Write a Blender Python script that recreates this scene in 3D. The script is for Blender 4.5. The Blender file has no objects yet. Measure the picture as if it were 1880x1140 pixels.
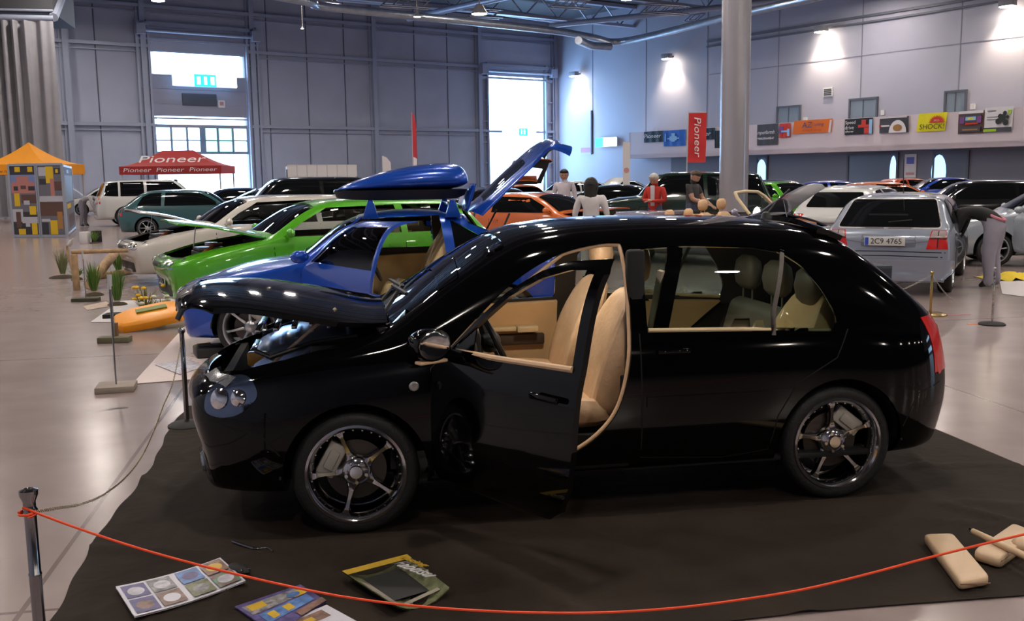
import bpy, bmesh, math, random
from mathutils import Vector, Matrix, geometry
from mathutils.bvhtree import BVHTree
C = bpy.context.scene.collection
SC = bpy.context.scene
PI = math.pi
R_ = math.radians
random.seed(7)
# ---------------------------------------------------------------- camera
CF, CP, CR, CH = 1800.0, R_(7.85), R_(-0.78), 1.70
_fw = Vector((0, math.cos(CP), -math.sin(CP))); _u = Vector((0, math.sin(CP), math.cos(CP))); _r = Vector((1, 0, 0))
_rt = _r*math.cos(CR) + _u*math.sin(CR); _up = _u*math.cos(CR) - _r*math.sin(CR)
cam = bpy.data.cameras.new('camera'); camo = bpy.data.objects.new('camera', cam); C.objects.link(camo)
m = Matrix((_rt, _up, -_fw)).transposed().to_4x4(); m.translation = Vector((0, 0, CH)); camo.matrix_world = m
cam.sensor_width = 36; cam.lens = 36*CF/1880; cam.clip_end = 400; cam.clip_start = .05
SC.camera = camo
SC.view_settings.view_transform = 'Standard'; SC.view_settings.look = 'None'; SC.view_settings.gamma = 1
SC.view_settings.use_curve_mapping = False
SC.view_settings.exposure = 0.72
# ---------------------------------------------------------------- world
w = bpy.data.worlds.new('world'); SC.world = w; w.use_nodes = True
w.node_tree.nodes['Background'].inputs[0].default_value = (.62, .78, 1, 1)
w.node_tree.nodes['Background'].inputs[1].default_value = 1.0
SC.cycles.use_denoising = True; SC.cycles.max_bounces = 7; SC.cycles.transparent_max_bounces = 12
SC.cycles.sample_clamp_indirect = 4; SC.cycles.caustics_reflective = False; SC.cycles.caustics_refractive = False
# large soft lights: the rows of high-bay lamps under the roof (their housings are built below with the ceiling)
CEIL = 14.6
BAYS = [(x, y) for x in (-30, -20, -10, 0, 10, 20) for y in (-6, 4, 14, 24, 34, 46, 58)]
# ---------------------------------------------------------------- placing helpers: a point of the place on a plane of the place
def ray(px, py): return _fw*CF + _rt*(px-940) + _up*(570-py)
CAM = Vector((0, 0, CH))
def G(px, py, z=0.0):
    r = ray(px, py); return CAM + r*((z-CH)/r.z)
def D(px, d, z=0.0):            # ground point at forward distance d under pixel column px
    r = ray(px, 330); p = CAM + r*(d/r.y); return Vector((p.x, p.y, z))
def ON(px, py, p0, n):
    r = ray(px, py); return CAM + r*((p0-CAM).dot(n)/r.dot(n))
# ---------------------------------------------------------------- materials
MATS = {}
def mat(name, col=(.5, .5, .5), rough=.5, metal=0, coat=0, emit=None, es=0, noise=0, nscale=8, bump=0, bscale=20, spec=.5, ncol=None):
    if name in MATS: return MATS[name]
    m = bpy.data.materials.new(name); MATS[name] = m; m.use_nodes = True
    nt = m.node_tree; b = nt.nodes['Principled BSDF']
    b.inputs['Base Color'].default_value = (*col, 1); b.inputs['Roughness'].default_value = rough
    b.inputs['Metallic'].default_value = metal; b.inputs['Coat Weight'].default_value = coat
    b.inputs['Coat Roughness'].default_value = .03; b.inputs['Specular IOR Level'].default_value = spec
    if emit:
        b.inputs['Emission Color'].default_value = (*emit, 1); b.inputs['Emission Strength'].default_value = es
    tc = None
    if noise or bump:
        tc = nt.nodes.new('ShaderNodeTexCoord')
    if noise:
        n = nt.nodes.new('ShaderNodeTexNoise'); n.inputs['Scale'].default_value = nscale; n.inputs['Detail'].default_value = 5
        nt.links.new(tc.outputs['Object'], n.inputs['Vector'])
        r = nt.nodes.new('ShaderNodeValToRGB'); r.color_ramp.elements[0].position = .3; r.color_ramp.elements[1].position = .7
        c2 = ncol or tuple(min(1, c*(1+noise)) for c in col)
        r.color_ramp.elements[0].color = (*[c*(1-noise) for c in col], 1); r.color_ramp.elements[1].color = (*c2, 1)
        nt.links.new(n.outputs['Fac'], r.inputs['Fac']); nt.links.new(r.outputs['Color'], b.inputs['Base Color'])
    if bump:
        n = nt.nodes.new('ShaderNodeTexNoise'); n.inputs['Scale'].default_value = bscale; n.inputs['Detail'].default_value = 4
        nt.links.new(tc.outputs['Object'], n.inputs['Vector'])
        bp = nt.nodes.new('ShaderNodeBump'); bp.inputs['Strength'].default_value = bump; bp.inputs['Distance'].default_value = .02
        nt.links.new(n.outputs['Fac'], bp.inputs['Height']); nt.links.new(bp.outputs['Normal'], b.inputs['Normal'])
    return m
def emat(name, col, s):
    return mat(name, col, .5, emit=col, es=s)
def paint(name, col, rough=.25, metal=0.0, coat=1.0): return mat(name, col, rough, metal, coat)
def glassmat(name, tint=(.5, .55, .55), gl=1.0):
    if name in MATS: return MATS[name]
    m = bpy.data.materials.new(name); MATS[name] = m; m.use_nodes = True
    nt = m.node_tree; nt.nodes.remove(nt.nodes['Principled BSDF'])
    t = nt.nodes.new('ShaderNodeBsdfTransparent'); t.inputs[0].default_value = (*tint, 1)
    g = nt.nodes.new('ShaderNodeBsdfGlossy'); g.inputs[0].default_value = (gl, gl, gl, 1); g.inputs['Roughness'].default_value = .01
    f = nt.nodes.new('ShaderNodeFresnel'); f.inputs[0].default_value = 1.45
    x = nt.nodes.new('ShaderNodeMixShader')
    nt.links.new(f.outputs[0], x.inputs[0]); nt.links.new(t.outputs[0], x.inputs[1]); nt.links.new(g.outputs[0], x.inputs[2])
    nt.links.new(x.outputs[0], nt.nodes['Material Output'].inputs[0])
    return m
BLACKP = mat('black_paint', (.0012, .0012, .0016), .05, spec=.32)
TRIM = mat('black_trim', (.012, .012, .013), .45)
DARK = mat('dark_interior', (.006, .006, .007), .8)
RUB = mat('tyre_rubber', (.012, .012, .013), .55, bump=.2, bscale=60)
CHROME = mat('chrome', (.75, .75, .78), .08, 1)
RIMC = mat('wheel_chrome', (.55, .55, .58), .12, 1)
ALU = mat('alloy_silver', (.55, .56, .58), .28, 1)
STEEL = mat('brushed_steel', (.35, .36, .38), .3, 1)
BEIGE = mat('beige_leather', (.74, .50, .31), .45, noise=.08, nscale=14, bump=.15, bscale=40)
BEIGE2 = mat('beige_panel', (.76, .51, .27), .5, noise=.06, nscale=6)
CREAM = mat('cream_leather', (.78, .56, .28), .5, noise=.07, nscale=9)
GLASS = glassmat('window_glass', (.78, .82, .82))
CLEAR = glassmat('clear_glass', (.9, .92, .92))
DGLASS = mat('tinted_glass', (.004, .005, .006), .04, spec=.6)
BGLASS = mat('bluish_tinted_glass', (.02, .03, .04), .05, spec=.7)
WHITEP = mat('white_plastic', (.7, .7, .7), .4)
REDL = mat('red_lens', (.45, .012, .01), .12, coat=1, emit=(.5, .02, .01), es=.12)
CLEARL = mat('headlamp_lens', (.32, .36, .42), .1, .6, 1)
SKIN = mat('skin', (.46, .25, .17), .5, noise=.06, nscale=20)
# ---------------------------------------------------------------- mesh helpers
def tag(o, label=None, cat=None, group=None, kind=None):
    if label: o['label'] = label
    if cat: o['category'] = cat
    if group: o['group'] = group
    if kind: o['kind'] = kind
    return o
def link(name, me, parent=None, mats=None):
    o = bpy.data.objects.new(name, me); C.objects.link(o)
    if mats is not None:
        idx = [p.material_index for p in me.polygons]; me.materials.clear()
        for x in (mats if isinstance(mats, (list, tuple)) else [mats]): me.materials.append(x)
        k = len(me.materials)-1; me.polygons.foreach_set('material_index', [min(i, k) for i in idx])
    if parent: o.parent = parent
    return o
def empty(name, loc=(0, 0, 0), rz=0, label=None, cat=None, group=None):
    o = bpy.data.objects.new(name, None); C.objects.link(o); o.location = loc; o.rotation_euler = (0, 0, rz)
    o.empty_display_size = .2
    return tag(o, label, cat, group)
def frame_of(d):
    d = Vector(d).normalized(); a = Vector((0, 0, 1)) if abs(d.z) < .9 else Vector((1, 0, 0))
    u = d.cross(a).normalized(); return u, d.cross(u).normalized(), d
class MB:
    def __init__(s): s.v = []; s.f = []; s.m = []; s.mi = 0
    def add(s, vs, fs):
        n = len(s.v); s.v += [tuple(v) for v in vs]; s.f += [tuple(i+n for i in f) for f in fs]; s.m += [s.mi]*len(fs); return s
    def box(s, c, d, rz=0, M=None):
        M = M or Matrix.Rotation(rz, 3, 'Z'); x, y, z = [k/2 for k in d]
        P = [(-x, -y, -z), (x, -y, -z), (x, y, -z), (-x, y, -z), (-x, -y, z), (x, -y, z), (x, y, z), (-x, y, z)]
        return s.add([M@Vector(p)+Vector(c) for p in P], [(3, 2, 1, 0), (4, 5, 6, 7), (0, 1, 5, 4), (1, 2, 6, 5), (2, 3, 7, 6), (3, 0, 4, 7)])
    def ring(s, rings, cap=True, close=False):
        n = len(rings[0]); vs = [p for r in rings for p in r]; fs = []
        for k in range(len(rings)-(0 if close else 1)):
            a, b = k*n, ((k+1) % len(rings))*n
            for i in range(n): j = (i+1) % n; fs.append((a+i, a+j, b+j, b+i))
        if cap and not close: fs += [tuple(range(n-1, -1, -1)), tuple(range((len(rings)-1)*n, len(rings)*n))]
        return s.add(vs, fs)
    def cyl(s, a, b, r, r2=None, n=16, cap=True):
        a, b = Vector(a), Vector(b); r2 = r if r2 is None else r2; u, v, _ = frame_of(b-a)
        c = lambda p, q: [p+(u*math.cos(t*2*PI/n)+v*math.sin(t*2*PI/n))*q for t in range(n)]
        return s.ring([c(a, r), c(b, r2)], cap)
    def tube(s, pts, r, n=8, close=False):
        pts = [Vector(p) for p in pts]; rs = []; N = len(pts)
        u = None
        for i, p in enumerate(pts):
            if close: d = pts[(i+1) % N]-pts[i-1]
            else: d = pts[min(i+1, N-1)]-pts[max(i-1, 0)]
            d.normalize()
            if u is None: u = frame_of(d)[0]
            u = (u-d*u.dot(d)).normalized(); v = d.cross(u)
            q = r[i] if isinstance(r, (list, tuple)) else r
            rs.append([p+(u*math.cos(t*2*PI/n)+v*math.sin(t*2*PI/n))*q for t in range(n)])
        return s.ring(rs, True, close)
    def lathe(s, prof, c=(0, 0, 0), axis=(0, 0, 1), n=32, cap=False):     # prof: (radius, height)
        c = Vector(c); u, v, d = frame_of(axis)
        return s.ring([[c+d*h+(u*math.cos(t*2*PI/n)+v*math.sin(t*2*PI/n))*max(r, 1e-4) for t in range(n)] for r, h in prof], cap)
    def prism(s, poly, axis, a, b):                                       # poly in the two other axes
        def P(p, h):
            return {'x': (h, p[0], p[1]), 'y': (p[0], h, p[1]), 'z': (p[0], p[1], h)}[axis]
        return s.ring([[P(p, a) for p in poly], [P(p, b) for p in poly]])
    def ball(s, c, r, n=12, M=None):
        c = Vector(c); r = (r, r, r) if not isinstance(r, (tuple, list)) else r; rs = []
        for i in range(n//2+1):
            t = PI*i/(n//2); q = max(math.sin(t), .001)
            rs.append([c+(M or Matrix.Identity(3))@Vector((r[0]*q*math.cos(2*PI*j/n), r[1]*q*math.sin(2*PI*j/n), -r[2]*math.cos(t))) for j in range(n)])
        return s.ring(rs)
    def xf(s, M):
        s.v = [tuple(M@Vector(p)) for p in s.v]; return s
    def mesh(s, name='m', bevel=0, seg=2, smooth=40):
        me = bpy.data.meshes.new(name); me.from_pydata(s.v, [], s.f)
        for p, i in zip(me.polygons, s.m): p.material_index = i
        bm = bmesh.new(); bm.from_mesh(me)
        bmesh.ops.remove_doubles(bm, verts=bm.verts, dist=1e-5)
        bmesh.ops.recalc_face_normals(bm, faces=bm.faces)
        if bevel:
            es = [e for e in bm.edges if len(e.link_faces) == 2 and e.calc_face_angle(0) > R_(30)]
            bmesh.ops.bevel(bm, geom=es, offset=bevel, segments=seg, profile=.5, affect='EDGES', clamp_overlap=True)
        for f in bm.faces: f.smooth = True
        for e in bm.edges:
            if len(e.link_faces) != 2 or e.calc_face_angle(0) > R_(smooth): e.smooth = False
        bm.to_mesh(me); bm.free(); return me
    def build(s, name, mats, parent=None, bevel=0, seg=2, smooth=40):
        return link(name, s.mesh(name, bevel, seg, smooth), parent, mats)
def modded(me, mods):
    o = bpy.data.objects.new('tmp', me); C.objects.link(o)
    for typ, kw in mods:
        md = o.modifiers.new('m', typ)
        for k, v in kw.items(): setattr(md, k, v)
    dg = bpy.context.evaluated_depsgraph_get(); dg.update()
    r = bpy.data.meshes.new_from_object(o.evaluated_get(dg), preserve_all_data_layers=True, depsgraph=dg)
    bpy.data.objects.remove(o); return r
def boolean(me, cut, op='DIFFERENCE'):
    c = bpy.data.objects.new('cut', cut); C.objects.link(c)
    r = modded(me, [('BOOLEAN', dict(operation=op, solver='EXACT', object=c))])
    bpy.data.objects.remove(c); return r
def curve_pts(pts, n=6):
    P = [Vector(p) for p in pts]; P = [P[0]*2-P[1]]+P+[P[-1]*2-P[-2]]; o = []
    for i in range(1, len(P)-2):
        for k in range(n):
            t = k/n; a, b, c, d = P[i-1:i+3]
            o.append(.5*((2*b)+(c-a)*t+(2*a-5*b+4*c-d)*t*t+(3*b-a-3*c+d)*t**3))
    o.append(P[-2]); return o
def sag(a, b, s, n=24):
    a, b = Vector(a), Vector(b)
    return [a.lerp(b, t/n)-Vector((0, 0, s*4*(t/n)*(1-t/n))) for t in range(n+1)]
def text_mesh(t, h, depth=.002):
    cu = bpy.data.curves.new('t', 'FONT'); cu.body = t; cu.size = h; cu.extrude = depth; cu.align_x = 'CENTER'; cu.align_y = 'CENTER'; cu.resolution_u = 3
    o = bpy.data.objects.new('t', cu); C.objects.link(o); dg = bpy.context.evaluated_depsgraph_get(); dg.update()
    me = bpy.data.meshes.new_from_object(o.evaluated_get(dg)); bpy.data.objects.remove(o); return me
def text_on(t, h, origin, xdir, ydir, mt, parent, name='lettering', width=None, shear=0):
    me = text_mesh(t, h); X = Vector(xdir).normalized(); Y = Vector(ydir).normalized(); Z = X.cross(Y)
    xs = [v.co.x for v in me.vertices]; sx = 1
    if width and xs: sx = width/(max(xs)-min(xs))
    M = Matrix((X*sx, Y+X*shear, Z)).transposed().to_4x4(); M.translation = Vector(origin); me.transform(M)
    return link(name, me, parent, mt)
# ================================================================= THE HALL
AW = R_(54.9)
DW = Vector((math.sin(AW), math.cos(AW), 0)); NB = Vector((math.cos(AW), -math.sin(AW), 0))   # along the far wall / out of it into the hall
CO = Vector((4.02, 86.58, 0))
def BW(px, py, off=0): return ON(px, py, CO+NB*off, NB)
def RW(px, py, off=0): return ON(px, py, CO-DW*off, DW)
def bt(px, py): p = BW(px, py); return (p-CO).dot(DW), p.z
def rt_(px, py): p = RW(px, py); return (p-CO).dot(NB), p.z
WALLM = mat('grey_wall_panels', (.42, .455, .58), .55, noise=.07, nscale=.4)
WALLR = mat('pale_grey_wall', (.42, .425, .52), .6, noise=.04, nscale=.3)
STEELP = mat('grey_steel_paint', (.36, .40, .52), .4, .2)
def floor_mat():
    m = mat('polished_concrete', (.2, .17, .16), .3)
    nt = m.node_tree; b = nt.nodes['Principled BSDF']; tc = nt.nodes.new('ShaderNodeTexCoord')
    def nz(s, d=6):
        n = nt.nodes.new('ShaderNodeTexNoise'); n.inputs['Scale'].default_value = s; n.inputs['Detail'].default_value = d
        nt.links.new(tc.outputs['Object'], n.inputs['Vector']); return n
    n1 = nz(.22, 3); n2 = nz(2.2, 3)
    mx = nt.nodes.new('ShaderNodeMath'); mx.operation = 'MULTIPLY_ADD'; mx.inputs[1].default_value = .6
    nt.links.new(n2.outputs['Fac'], mx.inputs[0]); nt.links.new(n1.outputs['Fac'], mx.inputs[2])
    mr = nt.nodes.new('ShaderNodeMapRange'); mr.interpolation_type = 'SMOOTHERSTEP'; mr.inputs[1].default_value = .45; mr.inputs[2].default_value = 1.2; nt.links.new(mx.outputs[0], mr.inputs[0])
    r = nt.nodes.new('ShaderNodeMix'); r.data_type = 'RGBA'; nt.links.new(mr.outputs[0], r.inputs[0]); r.inputs[6].default_value = (.255, .200, .190, 1); r.inputs[7].default_value = (.335, .270, .262, 1)
    br = nt.nodes.new('ShaderNodeTexBrick'); br.offset = 0; br.inputs['Scale'].default_value = 1
    br.inputs['Brick Width'].default_value = 6; br.inputs['Row Height'].default_value = 6; br.inputs['Mortar Size'].default_value = .012
    br.inputs['Color1'].default_value = (1, 1, 1, 1); br.inputs['Color2'].default_value = (1, 1, 1, 1); br.inputs['Mortar'].default_value = (.55, .5, .5, 1)
    mp = nt.nodes.new('ShaderNodeMapping'); mp.inputs['Rotation'].default_value = (0, 0, R_(-10)); mp.inputs['Location'].default_value = (1.3, 2, 0)
    nt.links.new(tc.outputs['Object'], mp.inputs[0]); nt.links.new(mp.outputs[0], br.inputs['Vector'])
    mm = nt.nodes.new('ShaderNodeMix'); mm.data_type = 'RGBA'; mm.blend_type = 'MULTIPLY'; mm.inputs[0].default_value = 1
    nt.links.new(r.outputs[2], mm.inputs[6]); nt.links.new(br.outputs['Color'], mm.inputs[7]); nt.links.new(mm.outputs[2], b.inputs['Base Color'])
    b.inputs['Roughness'].default_value = .21
    return m
def struct(o): o['kind'] = 'structure'; return o
def P2(t, n, z):                      # hall coordinates: t along the far wall from the corner, n out from it
    p = CO+DW*t+NB*n; return Vector((p.x, p.y, z))
TL, NN = -66.0, 104.0                 # hall extent
f = MB(); f.add([P2(-66, -.5, 0), P2(.5, -.5, 0), P2(.5, NN, 0), P2(-66, NN, 0)], [(0, 1, 2, 3)]); struct(f.build('floor', floor_mat()))
f = MB(); f.box((0, 0, 0), (1, 1, 1)); f = MB()
def wbox(mb, t0, t1, n0, n1, z0, z1):
    P = [P2(t0, n0, z0), P2(t1, n0, z0), P2(t1, n1, z0), P2(t0, n1, z0), P2(t0, n0, z1), P2(t1, n0, z1), P2(t1, n1, z1), P2(t0, n1, z1)]
    return mb.add(P, [(3, 2, 1, 0), (4, 5, 6, 7), (0, 1, 5, 4), (1, 2, 6, 5), (2, 3, 7, 6), (3, 0, 4, 7)])
# far wall with its two gates cut out
a0, zA = bt(283, 98); a1, _ = bt(447, 335); a1 = bt(440, 98)[0]; b0, zB = bt(895, 138); b1, _ = bt(997, 142)
a0 -= .25; a1 += .3
zA = bt(360, 99)[1]+.05
mb = MB()
for t0, t1, z0, z1 in ((-66, a0, 0, CEIL), (a0, a1, zA, CEIL), (a1, b0, 0, CEIL), (b0, b1, zB, CEIL), (b1, 0.5, 0, CEIL)):
    wbox(mb, t0, t1, -.4, 0, z0, z1)
struct(mb.build('wall_far', WALLM))
mb = MB(); wbox(mb, 0, .5, -.4, NN, 0, CEIL); struct(mb.build('wall_right', WALLR))
mb = MB(); wbox(mb, -66.4, -66, -.4, NN, 0, CEIL); struct(mb.build('wall_left', WALLM))
mb = MB(); wbox(mb, -66.4, .5, NN, NN+.4, 0, CEIL); struct(mb.build('wall_near', mat('dark_grey_wall', (.05, .052, .06), .8, noise=.1)))
mb = MB(); wbox(mb, -66.4, .5, -.4, NN, CEIL, CEIL+.4); struct(mb.build('ceiling', mat('dark_roof_sheet', (.07, .072, .085), .7, noise=.2, nscale=.5)))
# columns and rails of the far wall
mb = MB()
ts = [bt(x, 200)[0] for x in (126, 268, 466, 687, 879)]+[-.15]
for t in ts:
    wbox(mb, t-.17, t+.17, 0, .35, 0, CEIL); wbox(mb, t-.35, t-.17, 0, .12, 0, CEIL); wbox(mb, t+.17, t+.3, 0, .12, 0, CEIL)
struct(mb.build('trim_1', STEELP))
mb = MB()
zr = [bt(680, 236)[1], bt(680, 110)[1], bt(1010, 74)[1]]
cuts = [(-66, a0-.2), (a1+.2, b0-.2), (b1+.2, 0)]
for z in zr:
    if z > 11: segs = [(-66, 0)]
    else: segs = cuts
    for t0, t1 in segs: wbox(mb, t0, t1, 0, .28, z-.12, z+.1); wbox(mb, t0, t1, 0, .2, z-.42, z-.36)
struct(mb.build('trim_2', STEELP))
mb = MB()                              # panel joints
for t0, t1 in cuts:
    t = t0+1.5
    while t < t1-.5:
        if min(abs(t-q) for q in ts) > 1.0: wbox(mb, t-.035, t+.035, 0, .03, 0, CEIL)
        t += 3.0
struct(mb.build('trim_3', mat('joint_shadow_gap', (.10, .11, .15), .6)))
# ladder-like guide rails and drive gear round the first gate
def gate_rails(name, t0, t1, ztop):
    mb = MB()
    for t, s in ((t0, -1), (t1, 1)):
        for k in (0, 1): wbox(mb, t+s*(.15+.75*k)-.07, t+s*(.15+.75*k)+.07, .0, .3, 0, ztop)
        z = 1.0
        while z < ztop: wbox(mb, min(t+s*.15, t+s*.9), max(t+s*.15, t+s*.9), .1, .2, z, z+.1); z += 1.7
    wbox(mb, t0-.9, t1+.9, .05, .35, ztop-.35, ztop-.1); wbox(mb, t0-.9, t1+.9, .05, .25, ztop-1.3, ztop-1.15)
    mb.cyl(P2(t0-.8, .5, ztop-.7), P2(t1+.8, .5, ztop-.7), .12)
    for t in (t0-.7, t1+.7): wbox(mb, t-.3, t+.3, .2, .8, ztop-1.0, ztop-.3)
    return struct(mb.build(name, STEELP))
gate_rails('trim_4', a0, a1, 12.2); gate_rails('trim_5', b0, b1, 10.9)
DAY = emat('daylight_pane', (.45, .72, 1), 4.2)
DAY2 = emat('daylight_pane_dim', (.62, .86, .95), 1.7)
OUTG = emat('daylight_pane_green', (.35, .72, .62), 1.5)
# first gate: a sectional door with two glazed strips over a glazed lower part
z1a, z1b = bt(360, 99)[1], bt(360, 139)[1]; z2a, z2b = bt(360, 214)[1], bt(360, 229)[1]; z3a = bt(370, 235)[1]; z3b = bt(370, 281)[1]
mb = MB(); wbox(mb, a0, a1, -.15, -.05, z1a, zA); wbox(mb, a0, a1, -.15, -.05, z2a, z1b); wbox(mb, a0, a1, -.15, -.05, z3a, z2b)
for z in (z1b-.05, z1b-.9, z1b-1.9, z1b-2.9, z2a+.1): wbox(mb, a0, a1, -.05, -.01, z-.05, z+.05)
dr = struct(mb.build('door_1', mat('grey_door_panel', (.33, .34, .43), .5)))
mb = MB(); wbox(mb, a0+.2, a1-.25, -.13, -.09, z1b, z1a); struct(mb.build('window_1', DAY))
mb = MB(); wbox(mb, a0+.2, a1-.2, -.13, -.09, z2b, z2a); struct(mb.build('window_2', DAY))
mb = MB(); wbox(mb, a0+.1, a1-.1, -.16, -.12, 0, z3b); struct(mb.build('window_3', DAY))
mb = MB(); W = a1-a0
for k in range(6):
    mb.mi = (0, 0, 0, 1, 1, 0)[k]; wbox(mb, a0+.1+k*(W-.2)/6, a0+.1+(k+1)*(W-.2)/6, -.16, -.12, z3b, z3a)
struct(mb.build('window_4', [DAY, OUTG]))
mb = MB()
for k in range(7): wbox(mb, a0+k*W/6-.07+(.07 if k == 0 else 0), a0+k*W/6+.07, -.12, -.02, z3b, z3a)
wbox(mb, a0+W/2-.2, a0+W/2+.2, -.12, -.02, z3b, z3a); wbox(mb, a0, a1, -.12, -.02, z3b-.08, z3b+.1); wbox(mb, a0, a1, -.12, -.02, (z3a+z3b)/2-.04, (z3a+z3b)/2+.04)
struct(mb.build('trim_6', mat('window_bar_blue_grey', (.22, .32, .45), .4)))
# second gate: fully lit opening
mb = MB(); zm = bt(945, 197)[1]
wbox(mb, b0, b1, -.14, -.1, 0, zm-.06); wbox(mb, b0, b1, -.14, -.1, zm+.06, zB)
struct(mb.build('window_5', DAY))
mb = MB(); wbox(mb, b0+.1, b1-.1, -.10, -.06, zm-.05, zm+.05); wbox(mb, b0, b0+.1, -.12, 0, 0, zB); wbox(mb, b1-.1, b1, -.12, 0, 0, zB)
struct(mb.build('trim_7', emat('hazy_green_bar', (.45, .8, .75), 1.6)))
mb = MB(); z4 = bt(945, 242)[1]
wbox(mb, b0-.1, b0+1.3, .0, .14, z4-.08, z4+.08); wbox(mb, b1-.9, b1+.6, .0, .14, z4-.08, z4+.08); struct(mb.build('trim_8', STEELP))
# daylight that falls in through the two gates
def area(name, loc, dirv, sx, sy, power, col, spread=PI):
    l = bpy.data.lights.new(name, 'AREA'); l.shape = 'RECTANGLE'; l.size = sx; l.size_y = sy; l.energy = power; l.color = col; l.spread = spread
    o = bpy.data.objects.new(name, l); C.objects.link(o); o.location = loc; o.rotation_euler = Vector(dirv).to_track_quat('-Z', 'Y').to_euler(); return o
area('daylight_second_gate', P2((b0+b1)/2, .1, 5), NB, 4.2, 8, 600, (.25, .52, 1))
area('daylight_first_gate', P2((a0+a1)/2, .1, 4), NB, 5, 7, 800, (.3, .55, 1))
# ---- exit signs
GREEN = emat('green_sign_light', (.02, .75, .45), 1.6); SIGNW = emat('white_sign_light', (.95, 1, 1), 2.0)
def exit_sign(mid_t, z, wd, h, label, side=0, n=.5, text='EXIT'):
    f = (lambda t, nn, zz: P2(t, nn, zz)) if side == 0 else (lambda t, nn, zz: P2(-nn, t, zz))
    e = empty('exit_sign', f(mid_t, n, z), 0, label, 'exit sign', None)
    def bx(name, t0, t1, n0, n1, z0, z1, m):
        P = [f(t0, n0, z0), f(t1, n0, z0), f(t1, n1, z0), f(t0, n1, z0), f(t0, n0, z1), f(t1, n0, z1), f(t1, n1, z1), f(t0, n1, z1)]
        P = [p-Vector(e.location) for p in P]
        q = MB(); q.add(P, [(3, 2, 1, 0), (4, 5, 6, 7), (0, 1, 5, 4), (1, 2, 6, 5), (2, 3, 7, 6), (3, 0, 4, 7)]); return q.build(name, m, e)
    bx('housing', mid_t-wd/2, mid_t+wd/2, n-.1, n, z-h/2, z+h/2, WHITEP)
    return e, bx
t, z = bt(370, 150)
e, bx = exit_sign(t, z, 4.4, .85, 'long lit exit sign with a green middle above the left gate', n=.75)
bx('light_panel', t-2.2, t-.75, .75, .78, z-.38, z+.38, SIGNW); bx('light_panel', t+.75, t+2.2, .75, .78, z-.38, z+.38, SIGNW)
bx('green_panel', t-.75, t+.75, .75, .79, z-.38, z+.38, GREEN)
for k, dx in enumerate((-.45, .05, .5)): bx('pictogram', t+dx-.12, t+dx+(.12 if k != 1 else .06), .79, .81, z-.26, z+.26, SIGNW)
t, z = bt(955, 243)
e, bx = exit_sign(t, z, 1.25, .62, 'small green exit sign hanging in the bright right gate', n=.7)
bx('green_panel', t-.6, t+.25, .7, .74, z-.3, z+.3, GREEN); bx('light_panel', t+.25, t+.62, .7, .74, z-.3, z+.3, SIGNW)
for dx in (-.35, -.05): bx('pictogram', t+dx-.1, t+dx+.02, .74, .76, z-.2, z+.2, SIGNW)
t, z = rt_(1118, 261)
e, bx = exit_sign(t, z, 2.6, .75, 'white and green exit sign on the pale right wall near the corner', side=1, n=.3)
bx('light_panel', t-1.28, t+1.28, .3, .33, z-.34, z+.34, SIGNW); bx('green_panel', t-1.3, t-.35, .33, .36, z-.36, z+.36, GREEN)
# board with little notice on the gate
t0, z = bt(334, 171); t1, zz = bt(398, 195)
mb = MB(); wbox(mb, t0, t1, -.05, .06, zz, z); tag(mb.build('notice_board', mat('dark_grey_board', (.07, .08, .11), .6)), 'dark grey rectangular board on the left gate below the exit sign', 'board')
t0, z = bt(400, 184); t1, zz = bt(413, 198)
mb = MB(); wbox(mb, t0, t1, -.03, .05, zz, z); mb.mi = 1; wbox(mb, t0+.1, t1-.1, .05, .06, zz+.15, z-.1)
tag(mb.build('wall_notice', [WHITEP, mat('pale_red_print', (.5, .25, .25), .6)]), 'small white notice with red print right of the dark board', 'notice')
# ---- right wall: gallery, upper doors, joints
def rbx(mb, t0, t1, n0, n1, z0, z1):  # t: distance from corner along the right wall, n: out of it
    P = [P2(-n0, t0, z0), P2(-n0, t1, z0), P2(-n1, t1, z0), P2(-n1, t0, z0), P2(-n0, t0, z1), P2(-n0, t1, z1), P2(-n1, t1, z1), P2(-n1, t0, z1)]
    return mb.add(P, [(0, 1, 2, 3), (7, 6, 5, 4), (4, 5, 1, 0), (5, 6, 2, 1), (6, 7, 3, 2), (7, 4, 0, 3)])
tg0 = rt_(1183, 289)[0]; zg0, zg1 = 2.85, 4.82
mb = MB(); rbx(mb, tg0, NN, 0, 1.6, zg0, zg0+.3); rbx(mb, tg0, NN, 1.4, 1.6, zg0, zg1); rbx(mb, tg0, tg0+.2, 0, 1.6, zg0, zg1)
struct(mb.build('trim_9', mat('pale_pinkish_parapet', (.66, .57, .62), .6, noise=.03, nscale=.5)))
mb = MB(); rbx(mb, rt_(1300, 60)[0], NN, 0, .12, 10.9, 11.05); rbx(mb, rt_(1300, 60)[0], NN, 0, .16, 10.55, 10.66); struct(mb.build('trim_10', mat('dark_cable_tray', (.13, .135, .17), .5)))
mb = MB(); t = 5
while t < 70: rbx(mb, t-.03, t+.03, 0, .02, 4.8, CEIL); t += 6.4
rbx(mb, 18, NN, 0, .02, 8.62, 8.68); struct(mb.build('trim_11', mat('wall_joint_line', (.22, .225, .3), .6)))
UD = mat('blue_grey_steel_door', (.20, .25, .31), .4)
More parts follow.
